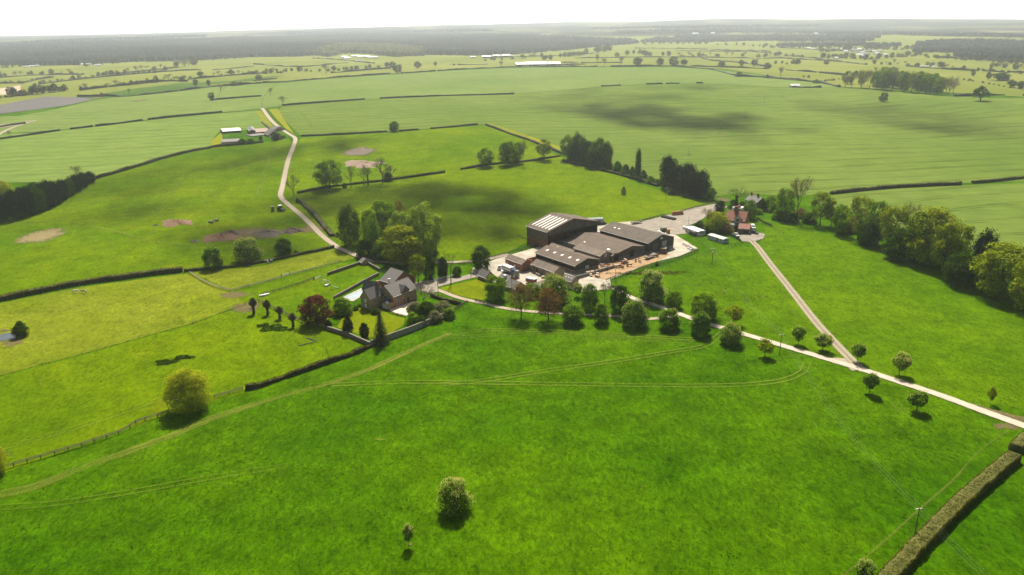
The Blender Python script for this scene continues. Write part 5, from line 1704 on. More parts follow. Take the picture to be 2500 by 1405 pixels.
wood([[(1500, 84), (1900, 80), (2300, 90), (2600, 96), (2600, 91), (2300, 85), (1900, 75), (1500, 79)], [(-80, 113), (200, 98), (500, 88), (500, 91), (200, 102), (-80, 117)], [(700, 81), (1000, 76), (1200, 75), (1200, 78), (1000, 80), (700, 85)],
      [(1560, 104), (1900, 100), (2100, 104), (2140, 98), (1900, 94), (1600, 96)], [(1650, 92), (1900, 88), (2150, 92), (2150, 94), (1900, 91), (1650, 95)], [(1900, 112), (2060, 110), (2200, 112), (2200, 115), (1900, 115)],
      [(1450, 70), (1700, 66), (2000, 64), (2000, 66), (1700, 69), (1450, 73)]], W_HAZED, 20, 13, 5, 'woodland', .1)
W_MID = leafmat('grey_wood_crown', (.052, .062, .052), (.080, .088, .068), .2, nscale=.004, dark=.6)
wood([[(200, 134), (330, 128), (350, 132), (230, 138)], [(600, 106), (760, 98), (790, 103), (640, 112)], [(1000, 92), (1180, 86), (1240, 90), (1060, 97)], [(380, 112), (520, 104), (540, 108), (400, 117)], [(60, 134), (150, 128), (160, 132), (70, 140)],
      [(2330, 120), (2440, 122), (2440, 128), (2340, 126)]], W_MID, 13, 17, 9, 'grey_woodland', .1)
# buildings far off
ROOF_W = M('pale_sheet_roof', (.62, .62, .62), (.74, .74, .74), .3, .5)
ROOF_S = M('far_slate_roof', (.20, .19, .20), (.30, .28, .28), .3, .7)
ROOF_T = M('far_tile_roof', (.26, .14, .09), (.34, .20, .13), .3, .8)
WALL_F = M('far_wall', (.36, .30, .24), (.46, .40, .33), .3, .9)
WALL_W = M('far_white_wall', (.62, .60, .56), (.70, .68, .64), .3, .9)
def far_house(x, y, wpx, hpx, label, group=None, roof=None, wall=None, yaw=0.0, name='house', deep=.6, cat='house', windows=True):
    b = P(x, y)
    k = mpp(b)
    L, h = wpx * k, hpx * k
    D = L * deep
    e = empty(name, b, yaw, label, cat, group)
    m = MB()
    eh = h * .55
    m.prism([(-D / 2, -.5), (D / 2, -.5), (D / 2, eh), (0, h * .98), (-D / 2, eh)], 0, -L / 2, L / 2)
    m.build('wall', wall or WALL_F, e)
    m = MB()
    t = .25
    ov = .4
    for s in (-1, 1):
        y0, y1 = s * (D / 2 + ov), 0
        z0, z1 = eh - ov * (h - eh) / (D / 2), h
        m.hexa([(-L / 2 - ov, y0, z0 + .03), (L / 2 + ov, y0, z0 + .03), (L / 2 + ov, y1, z1 + .03), (-L / 2 - ov, y1, z1 + .03),
                (-L / 2 - ov, y0, z0 + t), (L / 2 + ov, y0, z0 + t), (L / 2 + ov, y1, z1 + t), (-L / 2 - ov, y1, z1 + t)])
    r = m.build('roof', roof or ROOF_S, e)
    if windows:
        c = MB(); c.box(L * .3, -.5, h * .8, L * .3 + .9, .4, h + 1.2); c.build('chimney', ROOF_T, r)
        for u in (-.3, 0, .3):
            q = MB(); q.box(u * L - .6, -D / 2 - .04, eh * .45, u * L + .6, -D / 2 - .005, eh * .45 + 1.3); q.build('window', GLASS_F, e)
    else:
        q = MB(); q.box(-L * .35, -D / 2 - .04, 0, L * .1, -D / 2 - .005, eh * .8); q.build('doorway', GLASS_F, e)
    return e
GLASS_F = M('far_dark_opening', (.03, .03, .035), (.05, .05, .055), .5, .3)
far_house(1272, 162, 26, 9, 'left gabled white-roofed shed of the far farm', None, ROOF_W, WALL_F, .1, 'farm_shed', .9, 'shed', False)
far_house(1310, 162, 50, 10, 'longest white-roofed shed of the far farm', None, ROOF_W, WALL_F, -.05, 'farm_shed', .5, 'shed', False)
far_house(1352, 160, 30, 8, 'right white-roofed shed of the far farm', None, ROOF_W, WALL_F, .1, 'farm_shed', .8, 'shed', False)
far_house(1940, 214, 22, 8, 'small tin-roofed barn alone in the crop left of the grove', None, ROOF_W, WALL_F, -.1, 'field_barn', .5, 'barn', False)
far_house(2449, 196, 24, 12, 'far house with a pale roof among dark trees right of the grove', None, ROOF_S, WALL_F, .3)
far_house(211, 160, 22, 5, 'long white-roofed building at the foot of the left woods', None, ROOF_W, WALL_W, .2, 'farm_shed', .4, 'shed', False)
VH = 'houses of the far village'
hr = random.Random(8)
for (x, y) in [(2053, 124), (2064, 127), (2068, 130), (2085, 126), (2092, 129), (2098, 124), (2104, 132), (2107, 136), (2108, 140), (2113, 136), (2118, 122), (2120, 118), (2124, 127), (2098, 136), (2118, 136), (2135, 128), (2040, 145),
               (2075, 122), (2112, 128), (2140, 134), (2150, 128), (2160, 136)]:
    far_house(x, y, hr.uniform(9, 14), hr.uniform(4, 6), 'small house with a pale roof in the village among trees', VH, hr.choice([ROOF_W, ROOF_S, ROOF_W]), WALL_W, hr.uniform(-.6, .6))
HH = 'buildings of the hamlet below the pale wood'
for (x, y, w) in [(842, 142, 16), (848, 145, 14), (868, 140, 18), (880, 141, 14), (895, 141, 20), (905, 143, 14), (918, 143, 12), (872, 152, 8), (880, 152, 8)]:
    far_house(x, y, w, 5, 'white-roofed building of the hamlet below the pale wood', HH, ROOF_W, WALL_W, hr.uniform(-.4, .4))
H3 = 'long sheds at the foot of the middle woods'
for (x, y, w) in [(1155, 142, 14), (1188, 141, 22), (1212, 139, 18), (1235, 138, 20), (1248, 139, 12)]:
    far_house(x, y, w, 4.5, 'long white-roofed shed at the foot of the middle woods', H3, ROOF_W, WALL_W, hr.uniform(-.2, .2), 'farm_shed', .4, 'shed', False)
H4 = 'white houses at the foot of the left woods'
for (x, y) in [(62, 166), (68, 165), (76, 164), (84, 164), (92, 163), (235, 162), (243, 161)]:
    far_house(x, y, 9, 4, 'white house in the row at the foot of the left woods', H4, ROOF_W, WALL_W, hr.uniform(-.3, .3))
H5 = 'pale roofs in the hazy valley'
for (x, y) in [(1992, 84), (2000, 83), (2008, 82), (2340, 84), (1975, 120), (1985, 121), (2250, 164), (2262, 164), (2280, 165), (1740, 83), (1700, 84), (230, 128), (240, 127), (2455, 90), (1695, 84)]:
    far_house(x, y, 9, 3.5, 'tiny white roof glinting in the hazy valley', H5, ROOF_W, WALL_W, hr.uniform(-.3, .3))
# ------------------------------------------------------------------ buildings
def sheetmat(name, c1, c2, pitch=.35, axis=0, depth=.5, rough=.7):
    """profiled sheeting: ribs across one local axis, weather streaks down the other"""
    m, t, b = new_mat(name)
    co = coords(t)
    sx = N(t, 'SeparateXYZ'); t.links.new(co, sx.inputs[0])
    st = (3.0, .35, .35) if axis == 0 else (.35, 3.0, .35)
    n = noise(t, coords(t, 'Object', st), .6, 6, .7)
    n2 = noise(t, co, .35, 5, .7)
    c = ramp(t, n, [(.3, c1), (.7, c2)])
    c = mix(t, 1.0, c, ramp(t, n2, [(.3, (.72, .72, .72)), (.65, (1.15, 1.12, 1.08))]), 'MULTIPLY')
    t.links.new(c, b.inputs['Base Color'])
    b.inputs['Roughness'].default_value = rough
    b.inputs['Specular IOR Level'].default_value = .1
    w = mth(t, 'SINE', mth(t, 'MULTIPLY', sx.outputs['XYZ'[axis]], 2 * PI / pitch))
    bump(t, b, w, depth, .05)
    return m
R_brown = sheetmat('fibre_cement_brown', (.074, .054, .040), (.125, .093, .069), .4)
R_grey = sheetmat('fibre_cement_grey', (.070, .056, .045), (.115, .094, .074), .4)
R_pale = sheetmat('fibre_cement_pale', (.135, .108, .085), (.205, .168, .135), .4)
R_slate = M('slate_roof', (.095, .086, .08), (.155, .142, .13), 1.5, .75, .5, .03, detail=8)
R_slated = M('dark_slate_roof', (.07, .068, .075), (.12, .115, .12), 1.5, .6, .5, .03, detail=8)
R_tile = M('clay_tile_roof', (.16, .058, .036), (.26, .108, .070), 1.6, .8, .6, .05, detail=8)
R_skyl = M('grp_rooflight', (.55, .52, .45), (.68, .65, .58), 1.5, .4)
W_board = sheetmat('weathered_boarding', (.09, .074, .055), (.19, .16, .12), .25, 0, .7, .9)
W_boardy = sheetmat('weathered_gable_boarding', (.11, .092, .068), (.20, .17, .13), .25, 1, .7, .9)
W_red = M('red_block', (.20, .075, .045), (.28, .12, .075), .9, .9)
W_dark = sheetmat('dark_cladding', (.050, .048, .045), (.085, .080, .075), .3, 1, .6)
W_brick = M('brick_wall', (.21, .085, .052), (.31, .145, .095), 1.4, .9, .4, .03, detail=8)
W_block = M('concrete_block', (.16, .13, .105), (.24, .20, .16), .9, .9)
W_stone = M('brown_stone_wall', (.29, .20, .11), (.46, .335, .205), 1.1, .9, .6, .05, detail=9)
W_warm = M('warm_brick_wall', (.33, .14, .075), (.46, .24, .145), 1.2, .9, .5, .04, detail=8)
W_rust = M('rusty_stone_wall', (.20, .155, .105), (.33, .265, .185), .7, .9, .5, .05, detail=8)
W_cream = M('cream_render', (.50, .46, .40), (.58, .54, .47), .8, .8)
W_white = M('white_paint', (.72, .70, .66), (.78, .77, .74), 1, .6)
GLASS = M('window_glass', (.03, .035, .04), (.05, .055, .06), .5, .12, spec=.6)
DARKIN = M('painted_inside_shade', (.030, .025, .020), (.05, .042, .035), 1, .95)  # near-black colour paints the shade inside doorways, slots and load beds
STEEL = M('steel_frame', (.13, .055, .035), (.18, .08, .05), 2, .7)

class Shed: pass
def shed_frame(A, B, C, ground, rpx, zg=None):
    """solve a gabled block from roof corners in the photo: A-B the near eave, C the other eave at B's gable"""
    kx, kc = ground[0], ground[1]
    K = {'A': A, 'B': B, 'C': C}[kc]
    g = P(*kx)
    if zg is None: zg = g.z
    ze = ztop(g.x, g.y, K[1])
    a, b, c = PZ(*A, ze), PZ(*B, ze), PZ(*C, ze)
    s = Shed()
    u = (b - a); u.z = 0; s.L = u.length; u.normalize()
    v = Vector((-u.y, u.x, 0))
    w = (c - b).dot(v)
    if w < 0: v = -v; w = -w
    s.W = w; s.u = u; s.v = v
    mid = b + v * (w / 2)
    s.zr = ztop(mid.x, mid.y, rpx) - zg
    s.ze = ze - zg
    s.o = Vector((a.x, a.y, zg))
    s.yaw = math.atan2(u.y, u.x)
    s.flip = (v - Vector((-u.y, u.x, 0))).length > 1e-3
    return s

def gable(name, label, cat, s, wall, roof, endwall=None, over=.35, open_side=None, open_end=None, low=None, lowmat=None, t=.16, group=None, roofname='roof', skyl=(), gutter=True):
    """gabled building in its own frame: x along the near eave, y to the far eave (y negative when the frame is mirrored)"""
    sg = -1 if s.flip else 1
    e = empty(name, s.o, s.yaw, label, cat, group)
    L, W_, ze, zr = s.L, s.W, s.ze, s.zr
    s.sg = sg; s.e = e
    T = .18
    Y = lambda y: y * sg
    base = low or -.5
    def bx(mb, x0, y0, z0, x1, y1, z1):
        mb.box(min(x0, x1), min(Y(y0), Y(y1)), z0, max(x0, x1), max(Y(y0), Y(y1)), z1)
    # long walls
    mb = MB()
    if open_side != 'near': bx(mb, T, 0, base, L - T, T, ze)
    else: bx(mb, T, 0, ze - .9, L - T, T, ze)
    mb.build('wall', wall, e)
    mb = MB(); bx(mb, T, W_ - T, base, L - T, W_, ze)
    mb.build('wall', wall, e)
    for end, x0, x1 in (('A', 0, T), ('B', L - T, L)):
        mb = MB()
        if open_end == end:
            hd = ze * .80
            mb.prism([(Y(0), hd), (Y(W_), hd), (Y(W_), ze), (Y(W_ / 2), zr), (Y(0), ze)][::sg], 0, x0, x1)
        else:
            mb.prism([(Y(0), base), (Y(W_), base), (Y(W_), ze), (Y(W_ / 2), zr), (Y(0), ze)][::sg], 0, x0, x1)
        mb.build('gable_wall', endwall or wall, e)
    if low:
        mb = MB()
        bx(mb, T + .05, .08, -.5, L - T - .05, T + .1, low - .01); bx(mb, T + .05, W_ - T - .1, -.5, L - T - .05, W_ - .08, low - .01)
        if open_end != 'B': bx(mb, L - T - .1, .1, -.5, L - .06, W_ - .1, low - .01)
        if open_end != 'A': bx(mb, .06, .1, -.5, T + .1, W_ - .1, low - .01)
        mb.build('base_wall', lowmat or W_block, e)
    if open_side or open_end:
        n = max(3, int(L / 5))
        for i in range(n + 1):
            x = T + (L - 2 * T) * i / n
            p = MB(); bx(p, x - .12, .22, -.4, x + .12, .46, ze - .05); p.build('post', STEEL, e)
    # roof slopes
    dz = (zr - ze) / (W_ / 2)
    mb = MB()
    for side in (0, 1):
        ya, yb = (-over, W_ / 2) if side == 0 else (W_ + over, W_ / 2)
        za, zb = ze - over * dz + .02, zr + .02
        p = [(-over, Y(ya), za), (L + over, Y(ya), za), (L + over, Y(yb), zb), (-over, Y(yb), zb)]
        q = [(x, y, z + t) for x, y, z in p]
        mb.hexa(p + q if (side == 0) == (sg == 1) else [p[3], p[2], p[1], p[0], q[3], q[2], q[1], q[0]])
    r = mb.build(roofname, roof, e)
    s.roof = r
    cap = MB(); cap.prism([(Y(W_ / 2 - .3), zr + t - .3 * dz + .03), (Y(W_ / 2), zr + t + .06), (Y(W_ / 2 + .3), zr + t - .3 * dz + .03), (Y(W_ / 2), zr + t - .05)][::sg], 0, -over - .02, L + over + .02)
    cap.build('ridge', roof, r)
    if gutter:
        for yy, zz in ((-over, ze - over * dz), ):
            g = MB(); bx(g, -over, yy - .16, zz - .04, L + over, yy - .003, zz + .1); g.build('gutter', GALV, r)
    for (x0, x1, t0, t1) in skyl:         # shares of length, and of the near slope from eave to ridge
        k = MB()
        pts = []
        for tt in (t0, t1):
            for x in (x0, x1):
                pts.append((x * L, Y(tt * W_ / 2), ze + (zr - ze) * tt + t + .025))
        lo = [pts[0], pts[1], pts[3], pts[2]]
        hi = [(x, y, z + .05) for x, y, z in lo]
        k.hexa(lo + hi if sg == 1 else lo[::-1] + hi[::-1])
        k.build('rooflight', R_skyl, r)
    return s

def opening(s, face, u, z, w, h, mat=None, name='door', frame=None, panes=0, proud=.03):
    """door or window on a face: near, far (along x) or A, B (gables); u is the centre along the face in metres"""
    mat = mat or GLASS
    sg = s.sg
    def bx(mb, u0, u1, z0, z1, d0, d1):
        if face == 'near': mb.box(u0, min(-d0 * sg, -d1 * sg), z0, u1, max(-d0 * sg, -d1 * sg), z1)
        elif face == 'far': mb.box(u0, min((s.W + d0) * sg, (s.W + d1) * sg), z0, u1, max((s.W + d0) * sg, (s.W + d1) * sg), z1)
        elif face == 'A': mb.box(-d1, min(u0 * sg, u1 * sg), z0, -d0, max(u0 * sg, u1 * sg), z1)
        else: mb.box(s.L + d0, min(u0 * sg, u1 * sg), z0, s.L + d1, max(u0 * sg, u1 * sg), z1)
    m = MB()
    if frame:
        bx(m, u - w / 2, u + w / 2, z, z + h, .004, proud)
        o = m.build(name, frame, s.e)
        f = .09 if w < 2 else .12
        n = max(1, panes)
        pw = (w - f * (n + 1)) / n
        g = MB()
        for i in range(n):
            x = u - w / 2 + f + i * (pw + f)
            bx(g, x, x + pw, z + f, z + h / 2 - .02, proud + .002, proud + .012)
            bx(g, x, x + pw, z + h / 2 + .04, z + h - f, proud + .002, proud + .012)
        g.build('glass', mat, o)
    else:
        bx(m, u - w / 2, u + w / 2, z, z + h, .004, proud)
        o = m.build(name, mat, s.e)
    return o

# --- the big barn with striped rooflights
s = shed_frame((1285.8, 551.8), (1336.2, 567.5), (1455.5, 540), ((1286, 592), 'A'), 534)
s = gable('cattle_barn', 'biggest barn, timber-boarded with striped rooflights and an open gable', 'barn', s, W_board, R_brown, W_boardy, .5, open_end='B', low=s.ze * .42, lowmat=W_red,
          skyl=[(.10 + i * .155, .155 + i * .155, .12, .84) for i in range(6)])
m = MB(); m.box(s.L * .45, min(s.sg * 3, s.sg * (s.W - 12)), 0, s.L * .5, max(s.sg * 3, s.sg * (s.W - 12)), s.ze * .72); m.build('inner_wall', W_red, s.e)
BIG = s
# --- right-hand grain shed
s = shed_frame((1465, 562), (1583.7, 594.8), (1645.7, 579), ((1644.3, 604.7), 'C'), 573.6)
s = gable('grain_shed', 'tallest grey-roofed shed on the right of the yard, with a pale sliding door', 'shed', s, W_dark, R_grey, W_dark, .4, low=1.4, skyl=[(.16, .19, .48, .56), (.25, .28, .48, .56)])
opening(s, 'B', s.W * .62, 0, 3.4, 4.6, sheetmat('pale_door', (.34, .33, .31), (.44, .43, .41), .3, 1, .6), 'sliding_door')
opening(s, 'B', s.W * .28, 0, 4.0, 4.2, M('green_grey_door', (.12, .125, .11), (.16, .165, .15), 1), 'sliding_door')
opening(s, 'B', s.W * .5, s.ze + .6, 1.6, .9, W_white, 'vent')
# --- middle shed
s = shed_frame((1376.4, 588.5), (1494.8, 625.2), (1583.7, 601.3), ((1495.7, 640.6), 'B'), 601.6)
s = gable('cattle_shed', 'wide brown-roofed cattle shed between the grain shed and the tall narrow shed', 'shed', s, W_block, R_brown, sheetmat('grey_gable', (.10, .085, .07), (.15, .13, .11), .3, 1, .6), .4, low=1.6,
          skyl=[(.78, .83, .28, .36), (.30, .33, .3, .36)])
opening(s, 'B', s.W * .10, 0, 3.2, 4.0, DARKIN, 'doorway')
opening(s, 'B', s.W * .52, .2, 3.0, 3.4, DARKIN, 'doorway')
# --- tall narrow shed
s = shed_frame((1400.9, 605.6), (1465.8, 626), (1489.7, 617.5), ((1466, 645), 'B'), 614.5)
s = gable('feed_store', 'tall narrow store with a pale roof standing between the two cattle sheds', 'shed', s, W_block, R_pale, W_block, .25)
opening(s, 'B', s.W * .45, s.ze * .72, 1.6, 2.2, W_cream, 'hatch')
# --- pale roof behind the open-fronted shed
s = shed_frame((1338, 603), (1393, 621.5), (1408, 614.5), ((1393, 640), 'B'), 612)
s = gable('lean_shed', 'low pale-roofed shed squeezed behind the open-fronted cattle shed', 'shed', s, W_block, R_pale, W_block, .25, skyl=[(.3, .36, .4, .6), (.78, .84, .4, .6)])
# --- open-fronted shed
s = shed_frame((1308, 616.7), (1404.6, 649.1), (1459, 633), ((1404.6, 669.6), 'B'), 631.2)
s = gable('open_shed', 'open-fronted cattle shed with five small rooflights in a brown roof', 'shed', s, W_block, R_brown, W_dark, .5, open_side='near', low=1.5,
          skyl=[(.12 + i * .19, .165 + i * .19, .44, .62) for i in range(5)])
m = MB(); m.box(.3, min(s.sg * s.W * .55, s.sg * s.W * .58), 0, s.L - .3, max(s.sg * s.W * .55, s.sg * s.W * .58), s.ze - .3); m.build('inner_wall', DARKIN, s.e)
opening(s, 'B', s.W * .5, 1.0, 2.2, 1.6, W_cream, 'panel')
m = MB(); m.box(s.L * .02, min(-s.sg * 6, 0), 0, s.L * .02 + .3, max(-s.sg * 6, 0), 2.2); m.box(s.L * .02 + .3, -s.sg * 6 - .15, 0, s.L * .17, -s.sg * 6 + .15, 2.2)
m.build('pen_wall', W_brick, s.e)
# --- brick stable
s = shed_frame((1233.7, 631.2), (1274.7, 645.7), (1297, 640.6), ((1276.4, 665), 'B'), 636)
s = gable('brick_stable', 'dark brick stable at the top of the yard beside the silver pickup', 'stable', s, W_brick, R_pale, W_brick, .2)
opening(s, 'near', s.L * .55, 0, 1.1, 2.2, W_white, 'door'); opening(s, 'near', s.L * .12, .9, .8, 1.2, W_white, 'window', W_white, 1); opening(s, 'near', s.L * .82, .9, .9, 1.1, GLASS, 'window', W_brick, 1)
# --- stone barn
s = shed_frame((1297.8, 644.9), (1353.3, 665.4), (1379, 659.4), ((1353.3, 684), 'B'), 653.2)
s = gable('stone_barn', 'long stone barn with a pale roof in the middle of the yard', 'barn', s, W_rust, R_pale, W_rust, .25)
opening(s, 'near', s.L * .12, .2, .7, 3.0, DARKIN, 'slit'); opening(s, 'near', s.L * .24, 0, 1.4, 2.4, DARKIN, 'door'); opening(s, 'near', s.L * .55, 2.2, .9, 1, DARKIN, 'window')
m = MB(); m.box(-6.2, min(0, s.sg * .4), -.5, -.05, max(0, s.sg * .4), s.ze * .75); m.build('yard_wall', W_rust, s.e)
# --- small barn with rooflights
s = shed_frame((1372, 681.6), (1395.2, 688.8), (1415.7, 684), ((1415.7, 701), 'C'), 677.3)
s = gable('stone_cottage_barn', 'little stone barn with three rooflights behind the flowering chestnut', 'barn', s, W_stone, R_slate, W_stone, .25, skyl=[(.18, .26, .45, .72), (.46, .54, .45, .72), (.74, .82, .45, .72)])
# --- low slate outbuildings round the front of the yard
s = shed_frame((1166, 671), (1186, 679), (1201, 671), ((1186, 689), 'B'), 664)
s = gable('slate_outbuilding', 'low slate outbuilding with two slopes, nearest the dark entrance tree', 'outbuilding', s, W_brick, R_slate, W_brick, .2)
s = shed_frame((1214, 682), (1237, 689), (1258, 680), ((1237, 699), 'B'), 675)
s = gable('slate_outbuilding', 'low slate outbuilding with a white roof vent, beside the horse lorry', 'outbuilding', s, W_brick, R_slate, W_brick, .2)
c = MB(); c.box(s.L * .45, s.sg * s.W * .25 - .5, s.ze + (s.zr - s.ze) * .3, s.L * .45 + 1.2, s.sg * s.W * .25 + .6, s.zr + .45); c.build('roof_vent', W_white, s.roof)
s = shed_frame((1233, 697), (1258, 706), (1271, 694), ((1258, 716), 'B'), 690)
s = gable('slate_outbuilding', 'low slate outbuilding half hidden behind the brown budding tree', 'outbuilding', s, W_rust, R_slate, W_brick, .2)
s = shed_frame((1300, 704), (1345, 690), (1340, 681), ((1300, 713), 'A'), 683)
s = gable('yard_lean_to', 'long low building with a grey sheet roof closing the front of the yard', 'outbuilding', s, W_rust, R_pale, W_rust, .2)
# --- small shed on the garden wall
s = shed_frame((877, 638), (884, 642), (903, 637.5), ((884, 649), 'B'), 633)
s = gable('garden_shed', 'small slate-roofed garden shed at the corner of the stone walls', 'shed', s, W_stone, R_slate, W_stone, .15)

# --- the farmhouse
def house_window(s, face, u, z, w=1.1, h=1.5, panes=2): return opening(s, face, u, z, w, h, GLASS, 'window', W_white, panes, .06)
s = shed_frame((960, 725), (1016.5, 703.5), (1000, 684), ((960, 752.5), 'A'), 678)
MAINH = s
s = gable('farmhouse', 'large stone farmhouse with slate roofs, tall gables and a glazed porch', 'house', s, W_warm, R_slate, W_stone, .25)
H = s
for u in (.19, .43, .80):
    house_window(s, 'near', s.L * u, .9, 1.3, 1.7, 2)
for u in (.18, .43, .69, .92):
    house_window(s, 'near', s.L * u, s.ze * .60, 1.2, 1.6, 2)
opening(s, 'near', s.L * .62, 0, 1.2, 2.3, M('front_door', (.10, .05, .035), None, 2), 'door')
house_window(s, 'A', s.W * .45, s.ze * .62, 1.2, 1.5); house_window(s, 'A', s.W * .45, s.ze * 1.02, 1.0, 1.3); house_window(s, 'A', s.W * .22, .8, 1.3, 1.6)
m = MB()
x = s.L * .52; rr = s.zr
g_ = [(x - 2.0, s.ze - .3), (x + 2.0, s.ze - .3), (x + 2.0, s.ze + .6), (x, s.ze + 2.6), (x - 2.0, s.ze + .6)]
m.prism([(a, b) for a, b in g_], 1, min(-.04 * s.sg, s.W * .3 * s.sg), max(-.04 * s.sg, s.W * .3 * s.sg))
d = m.build('dormer', W_brick, s.e)
m = MB()
for sd in (-1, 1):
    p = [(x + sd * 2.2, s.ze + .45), (x + sd * 2.2, s.ze + .65), (x, s.ze + 2.85), (x, s.ze + 2.63)]
    m.prism(p if sd == -1 else p[::-1], 1, min(-.3 * s.sg, s.W * .34 * s.sg), max(-.3 * s.sg, s.W * .34 * s.sg))
m.build('dormer_roof', R_slated, d)
def chimney(s, x, y, zb, zt, w=.9, dd=.9, mat=None, pots=2):
    m = MB(); m.box(x - w / 2, y * s.sg - dd / 2, zb, x + w / 2, y * s.sg + dd / 2, zt); m.box(x - w / 2 - .08, y * s.sg - dd / 2 - .08, zt + .003, x + w / 2 + .08, y * s.sg + dd / 2 + .08, zt + .18)
    c = m.build('chimney', mat or W_brick, s.roof)
    for i in range(pots):
        q = MB(); q.tube((x + (i - (pots - 1) / 2) * .4, y * s.sg, zt + .18), (x + (i - (pots - 1) / 2) * .4, y * s.sg, zt + .6), .13, .1, 8); q.build('chimney_pot', R_tile, c)
    return c
chimney(s, s.L * .30, s.W * .62, s.zr - 1.5, s.zr + 1.6, .7, .7, W_white, 1)
# rear wing with its own gable, to the left
s2 = Shed(); s2.__dict__.update(s.__dict__)
off = 0
wing = shed_frame((909, 712), (929, 727), (945, 707), ((929, 741), 'B'), 694)
w_ = MB()
# the wing is a second gabled range of the same house: built in the house frame so that it stays one thing
inv = H.e.matrix_basis.inverted()
def house_range(x0, x1, y0, y1, ze, zr, axis, roofm, nm, wallm=W_stone):
    """extra gabled range in house coordinates, ridge along axis ('x' or 'y')"""
    sg = H.sg
    Y = lambda y: y * sg
    mb = MB()
    if axis == 'y':
        xm = (x0 + x1) / 2
        mb.prism([(x0, -.5), (x1, -.5), (x1, ze), (xm, zr), (x0, ze)], 1, min(Y(y0), Y(y1)), max(Y(y0), Y(y1)))
    else:
        ym = (y0 + y1) / 2
        mb.prism([(Y(y0), -.5), (Y(y1), -.5), (Y(y1), ze), (Y(ym), zr), (Y(y0), ze)], 0, x0, x1)
    o = mb.build(nm, wallm, H.e)
    mb = MB(); t = .16; ov = .25
    if axis == 'y':
        dz = (zr - ze) / ((x1 - x0) / 2)
        for xa, xb in ((x0 - ov, (x0 + x1) / 2), ((x1 + ov), (x0 + x1) / 2)):
            mb.prism([(xa, ze - ov * dz + .03), (xb, zr + .03), (xb, zr + t + .03), (xa, ze - ov * dz + t + .03)], 1, min(Y(y0), Y(y1)) - ov, max(Y(y0), Y(y1)) + ov)
    else:
        dz = (zr - ze) / ((y1 - y0) / 2)
        for ya, yb in ((y0 - ov, (y0 + y1) / 2), (y1 + ov, (y0 + y1) / 2)):
            mb.prism([(Y(ya), ze - ov * dz + .03), (Y(yb), zr + .03), (Y(yb), zr + t + .03), (Y(ya), ze - ov * dz + t + .03)], 0, x0 - ov, x1 + ov)
    r = mb.build(nm + '_roof', roofm, o)
    return o, r
L, W_ = H.L, H.W
wz, wr = H.ze * .98, H.zr * .97
o, r = house_range(-W_ * .78, -.02, W_ * .55, W_ * 1.12, wz, wr, 'x', R_slate, 'side_wing')
hw = lambda x, y0, y1, z, h: None
m = MB()
for (yy, z) in ((W_ * .83, wz * .62), (W_ * .83, .8)):
    m.box(-W_ * .78 - .07, min((yy - .6) * H.sg, (yy + .6) * H.sg), z, -W_ * .78 - .01, max((yy - .6) * H.sg, (yy + .6) * H.sg), z + 1.5)
m.build('window', W_white, o)
c = MB(); c.box(-.95, H.sg * W_ * .84 - .7, wr - 2, .25, H.sg * W_ * .84 + .7, wr + 1.9); c.build('chimney', W_brick, r)
o, r = house_range(L * .02, L * .34, W_ * 1.0, W_ * 1.9, H.ze * .92, H.zr * .92, 'y', R_slated, 'rear_wing')
# glazed porch on the left gable
m = MB(); q = H.sg
m.box(-3.2, min(q * .2, q * 3.4), -.4, -.02, max(q * .2, q * 3.4), 2.7)
pc = m.build('porch', W_stone, H.e)
m = MB(); m.box(-3.4, min(0, q * 3.6), 2.703, -.02, max(0, q * 3.6), 2.95); m.box(-2.9, min(q * .5, q * 3.1), 2.953, -.02, max(q * .5, q * 3.1), 3.25); m.build('porch_roof', R_slated, pc)
m = MB()
for k in range(4): m.box(-3.24, min(q * (.5 + k * .7), q * (1.05 + k * .7)), .6, -3.203, max(q * (.5 + k * .7), q * (1.05 + k * .7)), 2.3)
m.build('porch_window', W_white, pc)

# brick outbuilding behind the house
s = shed_frame((928, 684), (958, 694), (998, 672), ((958, 706), 'B'), 664)
s = gable('brick_outbuilding', 'red brick outbuilding with a slate roof right behind the farmhouse', 'outbuilding', s, W_brick, R_slate, W_brick, .2)
opening(s, 'near', s.L * .5, 0, 2.2, 2.4, DARKIN, 'doorway')

# --- the red cottage
s = shed_frame((1770, 536), (1818, 541), (1808, 528), ((1818, 563), 'B'), 518)
s.zr = min(s.zr, s.ze + s.W * .46)
s = gable('cottage', 'red-tiled cottage with a big brick chimney and a white bay', 'cottage', s, W_brick, R_tile, W_brick, .3)
K = s
chimney(s, s.L * .42, s.W * .5, s.zr - 2.5, s.zr + 2.3, 2.0, 1.2, W_brick, 3)
m = MB(); x = s.L * .66; q = s.sg
m.prism([(x - 1.8, s.ze - 1), (x + 1.8, s.ze - 1), (x + 1.8, s.ze + 1.0), (x, s.ze + 3.2), (x - 1.8, s.ze + 1.0)], 1, min(-.5 * q, s.W * .4 * q), max(-.5 * q, s.W * .4 * q))
d = m.build('dormer', W_cream, s.e)
m = MB()
for sd in (-1, 1):
    p = [(x + sd * 2.1, s.ze + .85), (x + sd * 2.1, s.ze + 1.05), (x, s.ze + 3.5), (x, s.ze + 3.23)]
    m.prism(p if sd == -1 else p[::-1], 1, min(-.8 * q, s.W * .45 * q), max(-.8 * q, s.W * .45 * q))
m.build('dormer_roof', R_tile, d)
m = MB(); m.box(x - .7, min(-.56 * q, -.51 * q), s.ze - .2, x + .7, max(-.56 * q, -.51 * q), s.ze + 1.0); m.build('window', GLASS, d)
m = MB(); m.box(s.L * .18, min(-.05 * q, -3.0 * q), -.4, s.L * .55, max(-.05 * q, -3.0 * q), 2.9); b_ = m.build('bay', W_white, s.e)
